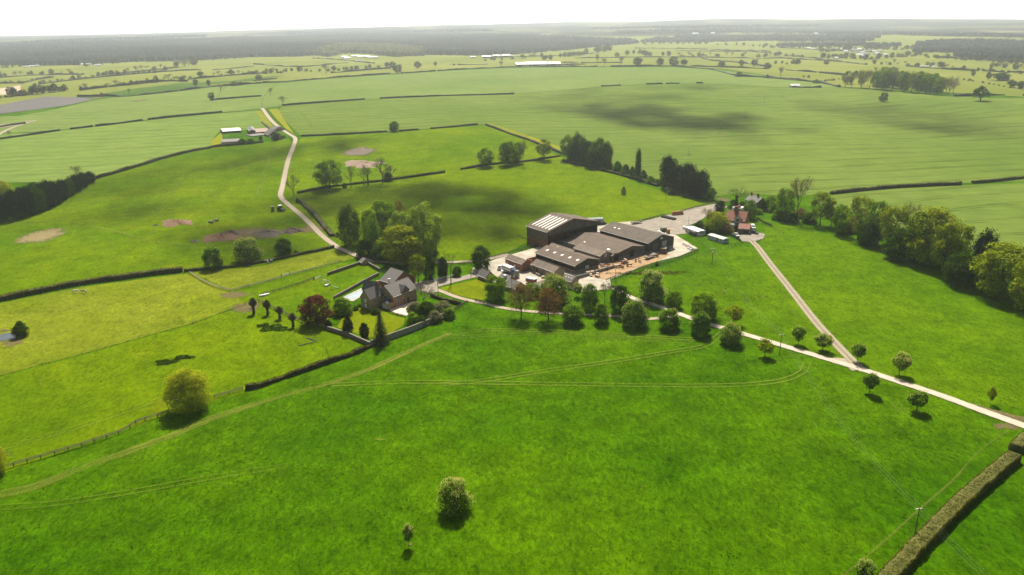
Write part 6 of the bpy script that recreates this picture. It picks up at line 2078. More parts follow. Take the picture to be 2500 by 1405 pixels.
m = MB(); m.prism([(-.02 * q, 3.9), (-3.3 * q, 2.9), (-3.3 * q, 3.1), (-.02 * q, 4.1)][::-q], 0, s.L * .18 - .3, s.L * .95); m.build('bay_roof', R_slate, b_)
house_window(s, 'B', s.W * .5, 1, 1.2, 1.3); house_window(s, 'near', s.L * .8, 1, 1.2, 1.3)
s = shed_frame((1803, 558), (1830, 560), (1824, 550), ((1803, 571), 'A'), 548)
s.zr = min(s.zr, s.ze + s.W * .45)
s = gable('garage', 'low red-tiled garage with brick walls in front of the red cottage', 'garage', s, W_brick, R_tile, W_brick, .2)
opening(s, 'near', s.L * .7, 0, 2.6, 2.1, DARKIN, 'door')
# --- the grey cottage
s = shed_frame((1820, 487), (1848, 496), (1866, 491), ((1848, 508), 'B'), 484)
s.zr = min(s.zr, s.ze + s.W * .55)
s = gable('cottage', 'grey-roofed cottage with two chimneys behind the red one', 'cottage', s, W_cream, R_slate, W_dark, .25)
chimney(s, s.L * .05, s.W * .5, s.zr - 1, s.zr + 1.3, .8, .8); chimney(s, s.L * .62, s.W * .5, s.zr - 1, s.zr + 1.6, 1.0, .8)
house_window(s, 'near', s.L * .3, 1, 1.1, 1.2); house_window(s, 'near', s.L * .75, 1, 1.1, 1.2)

# --- farmstead on the left
s = shed_frame((544, 322), (589, 319), (588, 312), ((544, 327), 'A'), 313)
s = gable('farm_shed', 'long pale-roofed shed, nearest the crop at the small farmstead', 'shed', s, W_dark, R_skyl, W_dark, .3)
s = shed_frame((542, 348), (584, 345.5), (583, 339), ((542, 353.5), 'A'), 340.5)
s = gable('farm_shed', 'low grey-roofed shed below the pale-roofed one at the small farmstead', 'shed', s, W_block, R_slate, W_block, .3)
s = shed_frame((619, 324), (657, 321.5), (655, 313), ((619, 328), 'A'), 313.5)
s = gable('farm_range', 'long pinkish-roofed range at the small farmstead', 'barn', s, W_brick, M('faded_tile_roof', (.22, .16, .13), (.30, .23, .19), 1), W_brick, .3)
s = shed_frame((605, 318), (610, 327.5), (624, 326), ((610, 328.5), 'B'), 312)
s.zr = max(4.0, min(s.zr, s.ze + s.W * .7)); s.ze = max(3.2, s.ze)
s = gable('farm_barn', 'tall slate barn end of the small farmstead, with a brick gable', 'barn', s, W_brick, R_slated, W_brick, .3)
s = shed_frame((617, 333), (652, 328.5), (651, 324), ((617, 334.5), 'A'), 327)
s = gable('farm_lean_to', 'low stone range in front of the pinkish-roofed one', 'outbuilding', s, W_block, R_slate, W_block, .2)
s = shed_frame((645, 326), (656, 330), (668, 322), ((656, 335), 'B'), 318)
s.zr = min(s.zr, s.ze + s.W * .6)
s = gable('farm_barn', 'grey slate barn turned across the end of the farmstead range', 'barn', s, W_stone, R_slate, W_stone, .25)
s = shed_frame((660, 333), (671, 339), (679, 331), ((671, 342), 'B'), 325)
s.zr = min(s.zr, s.ze + s.W * .7)
s = gable('farm_ruin', 'broken stone building under ivy at the end of the farmstead', 'barn', s, W_stone, R_slated, W_stone, .15)
s = shed_frame((655, 317), (668, 319), (674, 312), ((668, 322), 'B'), 310)
s.zr = min(s.zr, s.ze + s.W * .6)
s = gable('farm_barn', 'small slate barn beside the back drive at the farmstead', 'barn', s, W_stone, R_slated, W_stone, .15)
# ------------------------------------------------------------------ vehicles, animals, stacked things
PAINT = lambda n, c: M(n, c, tuple(min(1, x * 1.08 + .01) for x in c), 2, .3, spec=.5)
P_silver, P_white, P_black = PAINT('silver_paint', (.45, .47, .48)), PAINT('white_vehicle_paint', (.74, .74, .72)), PAINT('black_paint', (.025, .026, .03))
P_blue, P_red, P_green, P_grey = PAINT('blue_paint', (.03, .06, .16)), PAINT('red_paint', (.30, .05, .03)), PAINT('green_paint', (.04, .10, .05)), PAINT('grey_paint', (.14, .16, .15))
RUBBER = M('rubber', (.02, .02, .02), None, 4, .9)
RUST = M('rusty_metal', (.20, .10, .055), (.30, .16, .08), 1.5, .9)

def wheels(e, xs, y, r, w=.22):
    for x in xs:
        for s in (-1, 1):
            m = MB(); m.tube((x, s * y - w / 2, r), (x, s * y + w / 2, r), r, r, 14); o = m.build('wheel', RUBBER, e)
            k = MB(); k.tube((x, s * (y + w / 2 + .002), r), (x, s * (y + w / 2 + .02), r), r * .55, r * .5, 10); k.build('hub', GALV, o)

def car(px, yaw, paint, label, style='car', group=None, cat=None, scale=1.0):
    b = P(*px)
    b.z += .12
    e = empty({'car': 'parked_car', 'pickup': 'pickup_truck', 'van': 'parked_van'}[style], b, yaw, label, cat or {'car': 'car', 'pickup': 'pickup', 'van': 'van'}[style], group)
    L = {'car': 4.4, 'pickup': 5.2, 'van': 5.0}[style]; W_ = 1.85
    side = {'car': [(-2.2, .35), (2.2, .35), (2.2, .8), (1.2, .98), (-2.0, 1.02), (-2.2, .85)],
            'pickup': [(-2.6, .45), (2.6, .45), (2.6, .98), (1.3, 1.1), (-2.6, 1.1)],
            'van': [(-2.5, .4), (2.5, .4), (2.5, 1.05), (1.7, 1.25), (-2.5, 1.25)]}[style]
    cab = {'car': [(-1.75, 1.0), (1.1, .98), (.35, 1.46), (-1.2, 1.46)], 'pickup': [(-.95, 1.08), (1.25, 1.08), (.55, 1.78), (-.85, 1.78)], 'van': [(-2.5, 1.24), (1.75, 1.24), (1.0, 2.05), (-2.45, 2.05)]}[style]
    m = MB(); m.prism(side, 1, -W_ / 2, W_ / 2); m.build('body', paint, e, bevel=.07)
    m = MB(); m.prism(cab, 1, -W_ / 2 + .1, W_ / 2 - .1); c = m.build('cabin', paint, e, bevel=.06)
    z0, z1 = cab[0][1] + .1, cab[2][1] - .1
    def lx(i, j, z): (x0, a), (x1, b_) = cab[i], cab[j]; return x0 + (x1 - x0) * (z - a) / (b_ - a)
    m = MB(); m.poly([(lx(1, 2, z0) + .03, -W_ / 2 + .2, z0), (lx(1, 2, z0) + .03, W_ / 2 - .2, z0), (lx(1, 2, z1) + .03, W_ / 2 - .25, z1), (lx(1, 2, z1) + .03, -W_ / 2 + .25, z1)]); m.build('windscreen', GLASS, c)
    for s in (-1, 1):
        m = MB(); y = s * (W_ / 2 - .085)
        xr = lx(0, 3, z0) + .15 if style != 'van' else .2
        q = [(xr, y, z0), (lx(1, 2, z0) - .15, y, z0), (lx(1, 2, z1) - .1, y, z1), (xr + .1, y, z1)]
        m.poly(q if s > 0 else q[::-1]); m.build('side_window', GLASS, c)
    if style == 'pickup':
        m = MB(); m.box(-2.5, -.75, 1.103, -1.0, .75, 1.15); m.build('load_bed', DARKIN, e)
    for s in (-.6, .6):
        m = MB(); m.box(L / 2 - .01, s - .2, .62, L / 2 + .03, s + .2, .82); m.build('headlight', P_white, e)
    wheels(e, (-L * .3, L * .31), W_ / 2 - .1, .34 if style == 'car' else .4)
    e.scale = (scale,) * 3
    return e

def yaw_px(a, b):
    d = P(*b) - P(*a)
    return math.atan2(d.y, d.x)

car((1221, 658), yaw_px((1217, 661), (1226, 646)), P_silver, 'silver pickup in the yard in front of the dark brick stable', 'pickup')
car((1636, 612), yaw_px((1630, 613), (1643, 608)), P_grey, 'grey car in front of the grain shed door')
car((1797, 578), yaw_px((1786, 571), (1808, 584)), P_silver, 'silver car on the cottage drive beside the board fence', 'pickup')
car((1840, 571), yaw_px((1830, 569), (1848, 573)), P_black, 'black pickup parked at the garage of the red cottage', 'pickup')
car((1824, 570), yaw_px((1820, 569), (1829, 571)), P_black, 'small black car squeezed beside the garage wall')
car((1838, 559), yaw_px((1835, 555), (1842, 563)), P_white, 'white van behind the black pickup at the cottage', 'van')
for i, q in enumerate([(1797, 514), (1803, 510), (1812, 514)]):
    car(q, .4 + i * .5, (P_white, P_red, P_white)[i], ['white van, leftmost of the three behind the red cottage', 'red van behind the red cottage', 'white van below the round tree behind the cottage'][i], 'van')

def lorry():
    yaw = yaw_px((1228, 659), (1259, 671))
    b = P(1243, 668); b.z += .1
    e = empty('horse_lorry', b, yaw, 'horse lorry with a white box and blue cab lower half, parked in the yard', 'lorry')
    m = MB(); m.box(-3.9, -1.2, .9, 2.3, 1.2, 1.6); m.build('lower_body', P_blue, e, bevel=.05)
    m = MB(); m.box(-3.9, -1.22, 1.604, 2.3, 1.22, 3.3); bx = m.build('box_body', P_white, e, bevel=.06)
    m = MB()
    for k in range(4): m.box(-3.2 + k * 1.4, -1.232, 2.3, -2.4 + k * 1.4, -1.223, 2.8)
    m.build('window', GLASS, bx)
    m = MB(); m.prism([(2.35, .7), (4.0, .7), (4.0, 1.7), (3.6, 2.6), (2.35, 2.6)], 1, -1.15, 1.15); c = m.build('cab', P_blue, e, bevel=.06)
    m = MB(); m.poly([(4.02, -1, 1.75), (4.02, 1, 1.75), (3.66, .95, 2.5), (3.66, -.95, 2.5)]); m.build('windscreen', GLASS, c)
    wheels(e, (-2.6, 3.0), 1.0, .45, .3)
    m = MB(); m.box(-5.6, -1.1, .15, -3.95, 1.1, .3); m.build('ramp', GALV, e)
lorry()

def stock_trailer():
    b = P(1297, 692); b.z += .08
    e = empty('livestock_trailer', b, yaw_px((1290, 690), (1306, 693)), 'red livestock trailer with a white roof in the lower yard', 'trailer')
    m = MB(); m.box(-2.2, -1.1, .55, 2.2, 1.1, 2.0); m.build('body', P_red, e, bevel=.04)
    m = MB(); m.prism([(-1.2, 2.0), (1.2, 2.0), (1.0, 2.35), (-1.0, 2.35)], 0, -2.3, 2.3); m.build('roof', P_white, e)
    m = MB(); m.box(2.2, -.85, .75, 2.23, .85, 1.9); m.build('tail_gate', DARKIN, e)
    for z in (1.2, 1.55):
        for s in (-1, 1):
            m = MB(); m.box(-2, s * 1.105 - .004, z, 2, s * 1.105 + .004, z + .14); m.build('vent_slot', DARKIN, e)
    wheels(e, (-.5, .5), 1.15, .36)
stock_trailer()

def flat_trailer(px, yaw, label, load=None):
    b = P(*px); b.z += .08
    e = empty('flat_trailer', b, yaw, label, 'trailer')
    m = MB(); m.box(-3, -1.15, .8, 3, 1.15, .95); m.build('deck', WOOD_D, e)
    m = MB(); m.box(3.0, -.06, .7, 4.2, .06, .8); m.build('drawbar', RUST, e)
    for s in (-3, 3):
        m = MB(); m.box(s - .05, -1.1, .953, s + .05, 1.1, 1.6); m.build('headboard', GALV, e)
    wheels(e, (-.9, .1), .95, .42)
flat_trailer((1554, 547), yaw_px((1546, 547), (1562, 545)), 'grey flat trailer standing at the edge of the stack yard')

def tractor(px, yaw, label):
    b = P(*px); b.z += .1
    e = empty('tractor', b, yaw, label, 'tractor')
    m = MB(); m.prism([(.1, .8), (2.1, .8), (2.1, 1.45), (1.9, 1.6), (.1, 1.7)], 1, -.42, .42); m.build('bonnet', P_green, e, bevel=.05)
    m = MB(); m.prism([(-1.2, 1.0), (.2, 1.0), (.25, 2.6), (-1.1, 2.6)], 1, -.75, .75); c = m.build('cab', GLASS, e, bevel=.04)
    m = MB(); m.box(-1.3, -.85, 2.603, .4, .85, 2.8); m.build('cab_roof', P_white, c)
    for x, r, w in ((-.7, .92, .5), (1.5, .62, .36)):
        for s in (-1, 1):
            m = MB(); m.tube((x, s * .98 - w / 2, r), (x, s * .98 + w / 2, r), r, r, 16); o = m.build('wheel', RUBBER, e)
            k = MB(); k.tube((x, s * (.98 + w / 2) + .002, r), (x, s * (.98 + w / 2) + .03, r), r * .5, r * .5, 12); k.build('hub', P_white, o)
    m = MB(); m.box(2.15, -.8, .3, 2.7, .8, .9); m.build('bucket', P_grey, e)
    e.scale = (1.25,) * 3
tractor((686, 516), yaw_px((679, 515), (694, 520)), 'dark green tractor standing in the pasture beside the back drive bend')
def implement(px, label, name, kind):
    b = P(*px); b.z += .05
    e = empty(name, b, rnd.uniform(0, 6), label, 'farm machine')
    if kind == 'block':
        m = MB(); m.box(-1.0, -.8, .35, 1.0, .8, 3.2); m.build('hopper', P_grey, e, bevel=.1)
        m = MB(); m.box(1.0, -.1, .5, 4.5, .1, .65); m.build('drawbar', RUST, e)
        wheels(e, (0,), .9, .4)
    else:
        m = MB(); m.tube((0, -1.6, .65), (0, 1.6, .65), .62, .62, 16); m.build('drum', P_grey, e)
        m = MB(); m.box(-.75, -1.75, .5, .75, -1.65, .8); m.box(-.75, 1.65, .5, .75, 1.75, .8); m.box(.75, -1.75, .5, .85, 1.75, .8); m.box(.85, -.1, .55, 3.0, .1, .75); m.build('frame', RUST, e)
implement((666, 517), 'upright dark spreader hopper left of the tractor', 'muck_spreader', 'block')
implement((515, 545), 'farm roller on the grass left of the tractor track', 'field_roller', 'drum')
implement((529, 540), 'second farm roller coupled beside the other', 'field_roller', 'drum')

# bales
B_white, B_black, B_straw = M('pale_bale_wrap', (.24, .28, .28), (.36, .40, .39), 2, .3, spec=.4), M('black_bale_wrap', (.02, .022, .024), (.04, .042, .045), 2, .25, spec=.6), M('orange_straw', (.33, .17, .07), (.44, .25, .11), 2, .95)
def bale_mesh(mat):
    m = MB(); m.tube((-.6, 0, .6), (.6, 0, .6), .62, .62, 14)
    return m.mesh('round_bale', mat, bevel=.06)
BM = {k: bale_mesh(v) for k, v in (('w', B_white), ('k', B_black), ('s', B_straw))}
def bale(pos, yaw, kind, label, group):
    return tag(link('round_bale', BM[kind], None, pos, yaw), label, 'bale', group)
a, b = P(1437, 551), P(1478, 549)
d = (b - a); d.z = 0; u = d.normalized(); v = Vector((-u.y, u.x, 0)); n = 0
for tier in range(3):
    for r in range(4 - (tier > 1)):
        for k in range(9 - tier):
            p = on_ground(a + u * (k * 1.32 + .66 * tier - 1) + v * (r * 1.3 + .4 * tier), .05 + tier * 1.12)
            white = tier == 2 or (tier == 1 and k > 5)
            bale(p, math.atan2(u.y, u.x) + PI / 2 + rnd.uniform(-.06, .06), 'w' if white else 'k', 'pale shining wrapped bale on the top of the stack behind the big barn' if white else 'black wrapped bale in the lower tiers of the stack behind the big barn',
                 'pale bales of the stack' if white else 'black bales of the stack')
a, b = P(1617, 532), P(1652, 540)
u = (b - a); u.z = 0; L_ = u.length; u.normalize(); v = Vector((-u.y, u.x, 0))
for r in range(2):
    for k in range(int(L_ / 1.35)):
        bale(on_ground(a + u * (k * 1.35) + v * (r * 1.32), .05), math.atan2(u.y, u.x) + PI / 2, 'k', 'black wrapped bale in the low double row beside the gravel track', 'black bales in the double row')
a, b = P(1645, 527), P(1674, 524)
u = (b - a); u.z = 0; L_ = u.length; u.normalize(); v = Vector((-u.y, u.x, 0))
for tier in range(2):
    for k in range(int(L_ / 1.4)):
        for r in range(2 - tier):
            bale(on_ground(a + u * (k * 1.4) + v * ((r + .5 * tier) * 1.32), .05 + tier * 1.12), math.atan2(u.y, u.x) + PI / 2 + rnd.uniform(-.1, .1), 's', 'orange straw bale in the heap at the top of the gravel track', 'orange straw bales')

# boxes, pallets, tanks
def crate(px, size, mat, label, name='crate', group=None, yaw=0, lift_=0.0, slats=True):
    b = P(*px); b.z += lift_ + .05
    w, d_, h = size
    m = MB()
    m.box(-w / 2, -d_ / 2, .1, w / 2, d_ / 2, h)
    if slats:
        for k in (-.4, 0, .4): m.box(w * k - .06, -d_ / 2 - .03, 0, w * k + .06, d_ / 2 + .03, .098)
        for k in (.3, .7): m.box(-w / 2 - .03, -d_ / 2 - .03, h * k, w / 2 + .03, d_ / 2 + .03, h * k + .08)
    o = m.build(name, mat, None, b, yaw)
    return tag(o, label, name.replace('_', ' '), group)
PAL = M('pale_pallet_wood', (.36, .28, .20), (.48, .39, .29), 2, .9)
pr = random.Random(4)
for i in range(17):
    crate((pr.uniform(1432, 1462), pr.uniform(664, 680)), (1.3, 1.1, pr.uniform(.5, 1.3)), PAL, 'pale pallet or crate in the untidy pile at the corner of the cattle yard', 'pallet', 'pallets piled by the cattle yard', pr.uniform(0, 3))
crate((1620, 567), (2.8, 2.2, 2.4), P_green, 'dark green box container beside the grain shed', 'container', yaw=.3)
crate((1631, 570), (1.4, 1.6, 2.2), M('orange_box', (.36, .17, .07), None, 1), 'orange-brown crate right of the dark green container', 'crate', yaw=.3)
for i, q in enumerate([(1612, 570), (1617, 573), (1608, 568), (1624, 574)]):
    crate(q, (1.1, 1.0, .9), P_white, 'white feed sack bag lying in front of the dark green container', 'feed_bag', 'white feed bags', i * .7, slats=False)
for i, q in enumerate([(1683, 608), (1688, 611)]):
    crate(q, (2.2, .8, .7), P_white, ['white trough on the apron corner, left one', 'white trough on the apron corner, right one'][i], 'trough', yaw=.6, slats=False)
crate((641, 724), (2.6, .9, .7), P_white, 'larger white trough at the end of the garden rail fence', 'trough', yaw=.5, slats=False)
crate((652, 721), (1.8, .8, .6), P_white, 'smaller white trough at the end of the garden rail fence', 'trough', yaw=.5, slats=False)
def tank(px, r, h, mat, label):
    b = P(*px)
    m = MB(); m.tube((0, 0, 0), (0, 0, h), r, r, 20); m.tube((0, 0, h), (0, 0, h + .35), r, r * .35, 20)
    tag(m.build('water_tank', mat, None, b), label, 'tank')
flat_trailer((1586, 632), yaw_px((1578, 634), (1596, 628)), 'flat trailer parked between the grain shed and the cattle')
for i, q in enumerate([(1312, 672), (1317, 675), (1306, 669), (1326, 680)]):
    crate(q, (1.3, 1.1, 1.0), (PAL, P_grey, P_red, PAL)[i], ['pale crate against the stone barn wall', 'grey crate against the stone barn wall', 'red crate against the stone barn wall', 'pale crate at the far end of the stone barn'][i], 'crate', yaw=.4)
implement((1262, 678), 'rusty implement beside the horse lorry ramp', 'muck_spreader', 'block')
tank((1287, 658), 1.3, 2.6, P_white, 'round white tank between the brick stable and stone barn')
tank((1670, 560), .9, 1.5, P_white, 'white tank at the end of the white caravan')
def brick_kiosk():
    b = P(1619, 618)
    e = empty('brick_store', b, MAINH.yaw + .35, 'small brick store with a flat roof against the grain shed gable', 'store')
    m = MB(); m.box(-1.8, -1.4, -.4, 1.8, 1.4, 2.5); m.build('wall', W_brick, e)
    m = MB(); m.box(-2, -1.6, 2.503, 2, 1.6, 2.68); m.build('roof', R_pale, e)
    m = MB(); m.box(-.5, -1.44, 0, .5, -1.403, 2.0); m.build('door', DARKIN, e)
brick_kiosk()

# caravans
def caravan(A, B, C, g, label, wall, roof, dark_door=False):
    s = shed_frame(A, B, C, (g, 'B'), C[1])
    s.zr = s.ze + .35
    s = gable('static_caravan', label, 'caravan', s, wall, roof, wall, .1, gutter=False)
    n = 4
    for i in range(n):
        opening(s, 'near', s.L * (.14 + .24 * i), 1.15 if i != 2 else .4, 1.3 if i != 2 else .9, 1.0 if i != 2 else 2.0, GLASS, 'window' if i != 2 else 'door', P_white if i != 2 else None, 2)
    opening(s, 'B', s.W * .5, 1.1, s.W * .55, 1.0, GLASS, 'window', P_white, 2)
    if dark_door:
        m = MB(); m.box(s.L * .55, min(-.02 * s.sg, -1.6 * s.sg), -.2, s.L * .95, max(-.02 * s.sg, -1.6 * s.sg), 2.2); m.build('awning', P_black, s.e)
caravan((1673, 556), (1703.4, 567), (1717.8, 562.5), (1703.4, 577.5), 'long white caravan with a dark awning beside the shrubs', M('caravan_white', (.50, .50, .46), (.56, .56, .52), 1, .5), P_white, True)
caravan((1727.7, 574.2), (1765.3, 586), (1778.6, 582.8), (1765.3, 596), 'grey-green caravan on blocks below the dark board fence', M('caravan_grey', (.42, .43, .38), (.48, .49, .44), 1, .5), M('caravan_roof', (.30, .33, .28), (.36, .39, .33), 1, .6))

# swimming pool
def pool():
    c = [P(*q) for q in ((828, 731), (882, 705), (906, 711), (862, 737))]
    z = max(p.z for p in c) + .12
    o = sum(c, Vector()) / 4
    e = empty('swimming_pool', (o.x, o.y, z - .1), 0, 'white-paved swimming pool between stone wall and house', 'pool')
    outer = [(p.x - o.x, p.y - o.y) for p in c]
    inner = [(x * .74, y * .66) for x, y in outer]
    m = MB()
    for i in range(4):
        j = (i + 1) % 4
        m.hexa([(*outer[i], 0), (*outer[j], 0), (*inner[j], 0), (*inner[i], 0), (*outer[i], .14), (*outer[j], .14), (*inner[j], .14), (*inner[i], .14)])
    m.build('paving', M('white_paving', (.27, .25, .21), (.36, .335, .29), 1), e)
    m = MB(); m.poly([(x, y, .08) for x, y in inner]); m.build('water', M('pool_water', (.26, .33, .355), (.32, .39, .41), .4, .08, spec=.6), e)
pool()
s = shed_frame((893, 718), (902, 722), (911, 714), ((902, 730), 'B'), 712)
s.zr = s.ze + .5
gable('pool_house', 'little grey-roofed pool house at the end of the pool', 'outbuilding', s, W_stone, R_slate, W_stone, .1)

# garden things
def frame_dome(px, label):
    b = P(*px); R_ = 2.6
    m = MB()
    for k in range(4):
        t = PI * k / 4; pr_ = None
        for i in range(9):
            a_ = PI * i / 8
            q = (R_ * math.cos(a_) * math.cos(t), R_ * math.cos(a_) * math.sin(t), R_ * math.sin(a_))
            if pr_: m.tube(pr_, q, .05, .05, 5)
            pr_ = q
    tag(m.build('climbing_frame', GALV, None, b), label, 'climbing frame')
frame_dome((793, 697), 'domed metal climbing frame on the garden meadow')
def slide(px):
    b = P(*px)
    e = empty('garden_slide', b, .6, 'blue garden slide right of the climbing frame', 'slide')
    m = MB(); m.hexa([(-.3, -.3, 1.5), (-.3, .3, 1.5), (2.6, .3, .15), (2.6, -.3, .15), (-.3, -.3, 1.6), (-.3, .3, 1.6), (2.6, .3, .25), (2.6, -.3, .25)]); m.build('chute', PAINT('sky_blue', (.16, .34, .42)), e)
    m = MB()
    for y in (-.3, .3): m.tube((-.9, y, 0), (-.3, y, 1.6), .05, .05, 6)
    for k in range(4): m.tube((-.8 + k * .13, -.3, .3 + k * .33), (-.8 + k * .13, .3, .3 + k * .33), .04, .04, 6)
    m.build('ladder', P_green, e)
slide((813, 707))
for i, q in enumerate([(799, 699), (803, 697), (796, 700)]):
    crate(q, (1.0, .8, .7), (P_white, P_grey, P_white)[i], 'garden toy lying under the climbing frame', 'toy', 'garden toys', i, slats=False)
def table_set(px, label):
    b = P(*px); e = empty('garden_table', b, .3, label, 'table')
    m = MB(); m.tube((0, 0, .7), (0, 0, .75), .75, .75, 18); m.build('tabletop', WOOD_D, e)
    m = MB(); m.tube((0, 0, -.1), (0, 0, .7), .07, .07, 8); m.build('leg', WOOD_D, e)
table_set((917, 750), 'dark round garden table on the patio')

# heaps
H_straw = M('pinkish_straw_heap', (.13, .08, .055), (.27, .195, .145), 1.2, .95, .8, .3, detail=9)
H_soil = M('soil_heap', (.11, .06, .033), (.19, .115, .065), 1.2, .95, .8, .3, detail=9)
H_dark = M('dark_muck_heap', (.06, .04, .032), (.12, .085, .065), .8, .95, .8, .3, detail=9)
H_rub = M('rubble_heap', (.05, .04, .03), (.13, .11, .085), 1.6, .95, .8, .3, detail=9)
blotch('straw_heap', (884, 401), 44, 8, H_straw, seed=40, height=1.5, thing=('pale pinkish straw heap behind the row of bare trees', 'heap'), rough=1.5)
blotch('soil_heap', (430, 545), 36, 8, H_soil, seed=41, height=1.4, thing=('brown soil heap beside the long pale track', 'heap'), rot=.12, rough=1.5)
blotch('soil_heap', (535, 582), 46, 9, H_soil, seed=42, height=1.6, thing=('reddish soil heap at the near end of the bare earth', 'heap'), rot=.15, rough=1.5)
blotch('muck_heap', (560, 572), 26, 6, H_dark, seed=43, height=1.5, thing=('dark muck heap beside the reddish soil heap', 'heap'), rough=1.5)
blotch('rubble_heap', (652, 571), 40, 9, H_rub, seed=44, height=1.4, thing=('dark rubble heap with grey stones in the bare earth', 'heap'), rough=1.5)
blotch('muck_heap', (712, 566), 24, 6, H_dark, seed=45, height=1.8, thing=('dark muck heap nearest the back drive', 'heap'), rough=1.5)
blotch('rubble_heap', (476, 590), 10, 3, H_rub, seed=46, height=.8, thing=('small grey rubble heap at the tip of the bare earth', 'heap'), rough=1.5)
blotch('rubble_heap', (1494, 704), 12, 3, H_rub, seed=50, height=1.0, thing=('grey rubble heap at the near corner of the yard', 'heap'))
blotch('tyre_ring', (380, 551), 7, 2, RUBBER, seed=47, height=.5, thing=('dark ring of old tyres left of the brown soil heap', 'tyres'), rough=.1)
blotch('log_heap', (616, 756), 9, 3, H_rub, seed=48, height=.6, thing=('pale log heap at the foot of the first pollard', 'heap'))
blotch('bramble_heap', (618, 949), 14, 4, H_dark, seed=49, height=1.2, thing=('dark bramble tangle at the end of the garden hedge', 'brambles'))
for i, q in enumerate([(1684, 677), (1717, 687), (1736, 692), (1706, 699), (1694, 711), (1772, 706), (1751, 734), (1821, 735), (1853, 724), (1872, 726), (1722, 671), (1768, 718)]):
    blotch('molehill', q, 3, 1.2, H_dark, seed=60 + i, height=.35, thing=('dark molehill in the drive pasture below the caravans', 'molehill'))['group'] = 'molehills'

def patch_stuff(name, px, rx, ry, n, hmax, mat, size, label=None, ringed=False, seed=0):
    """low rank growth nobody could count"""
    c = P(*px); k = mpp(c); rg = np.random.default_rng(seed)
    sd = (CH - c.z) / math.sqrt(c.x ** 2 + c.y ** 2 + (CH - c.z) ** 2)
    th = rg.uniform(0, 6.283, n); r = np.sqrt(rg.uniform(.35 if ringed else 0, 1, n))
    lob = 1 + .25 * np.sin(3 * th + seed) + .15 * np.sin(5 * th)
    x, y = c.x + rx * k * r * lob * np.cos(th), c.y + ry * k / sd * r * lob * np.sin(th)
    cl = .5 + .5 * np.sin(x * 1.3 + seed) * np.sin(y * 1.1)
    z = hgt(x, y) + rg.uniform(0, 1, n) * hmax * cl
    v, f = leaf_quads(rg, np.stack([x, y, z], 1), sph(rg, n) + [0, 0, .4], size)
    return tag(link(name, mesh_np(name, v, f, mat)), kind='stuff')
patch_stuff('nettles', (405, 886), 26, 6, 1300, .35, L_nettle, .28, seed=1)
patch_stuff('nettles', (448, 874), 24, 5, 1100, .35, L_nettle, .28, seed=2)
patch_stuff('nettles', (670, 803), 32, 8, 1500, .45, L_nettle, .28, seed=3)
patch_stuff('nettles', (644, 797), 14, 4, 900, .7, L_nettle, .25, seed=4)
patch_stuff('rough_grass', (1580, 668), 100, 4, 1500, .5, L_hedge, .3, seed=5)

def fallen_branch(px, label, yaw):
    b = P(*px); rr = random.Random(int(px[0]))
    segs = [((-2.6, 0, .2), (1.5, .2, .3), .22, .14), ((1.5, .2, .3), (4.2, -.3, .6), .14, .05)]
    for k in range(7):
        x = rr.uniform(-.5, 3.5)
        segs.append(((x, 0, .3), (x + rr.uniform(.3, 1.3), rr.uniform(-1.3, 1.3), rr.uniform(.3, 1.6)), .07, .02))
    v, f = tubes_np(segs, 5)
    tag(link('fallen_branch', mesh_np('fallen_branch', v, f, BARKG), None, b, yaw), label, 'branch')
fallen_branch((747, 842), 'long pale fallen branch in the grass beside the copper beech shadow', .5)
fallen_branch((759, 830), 'shorter fallen branch touching the copper beech shadow', -.6)

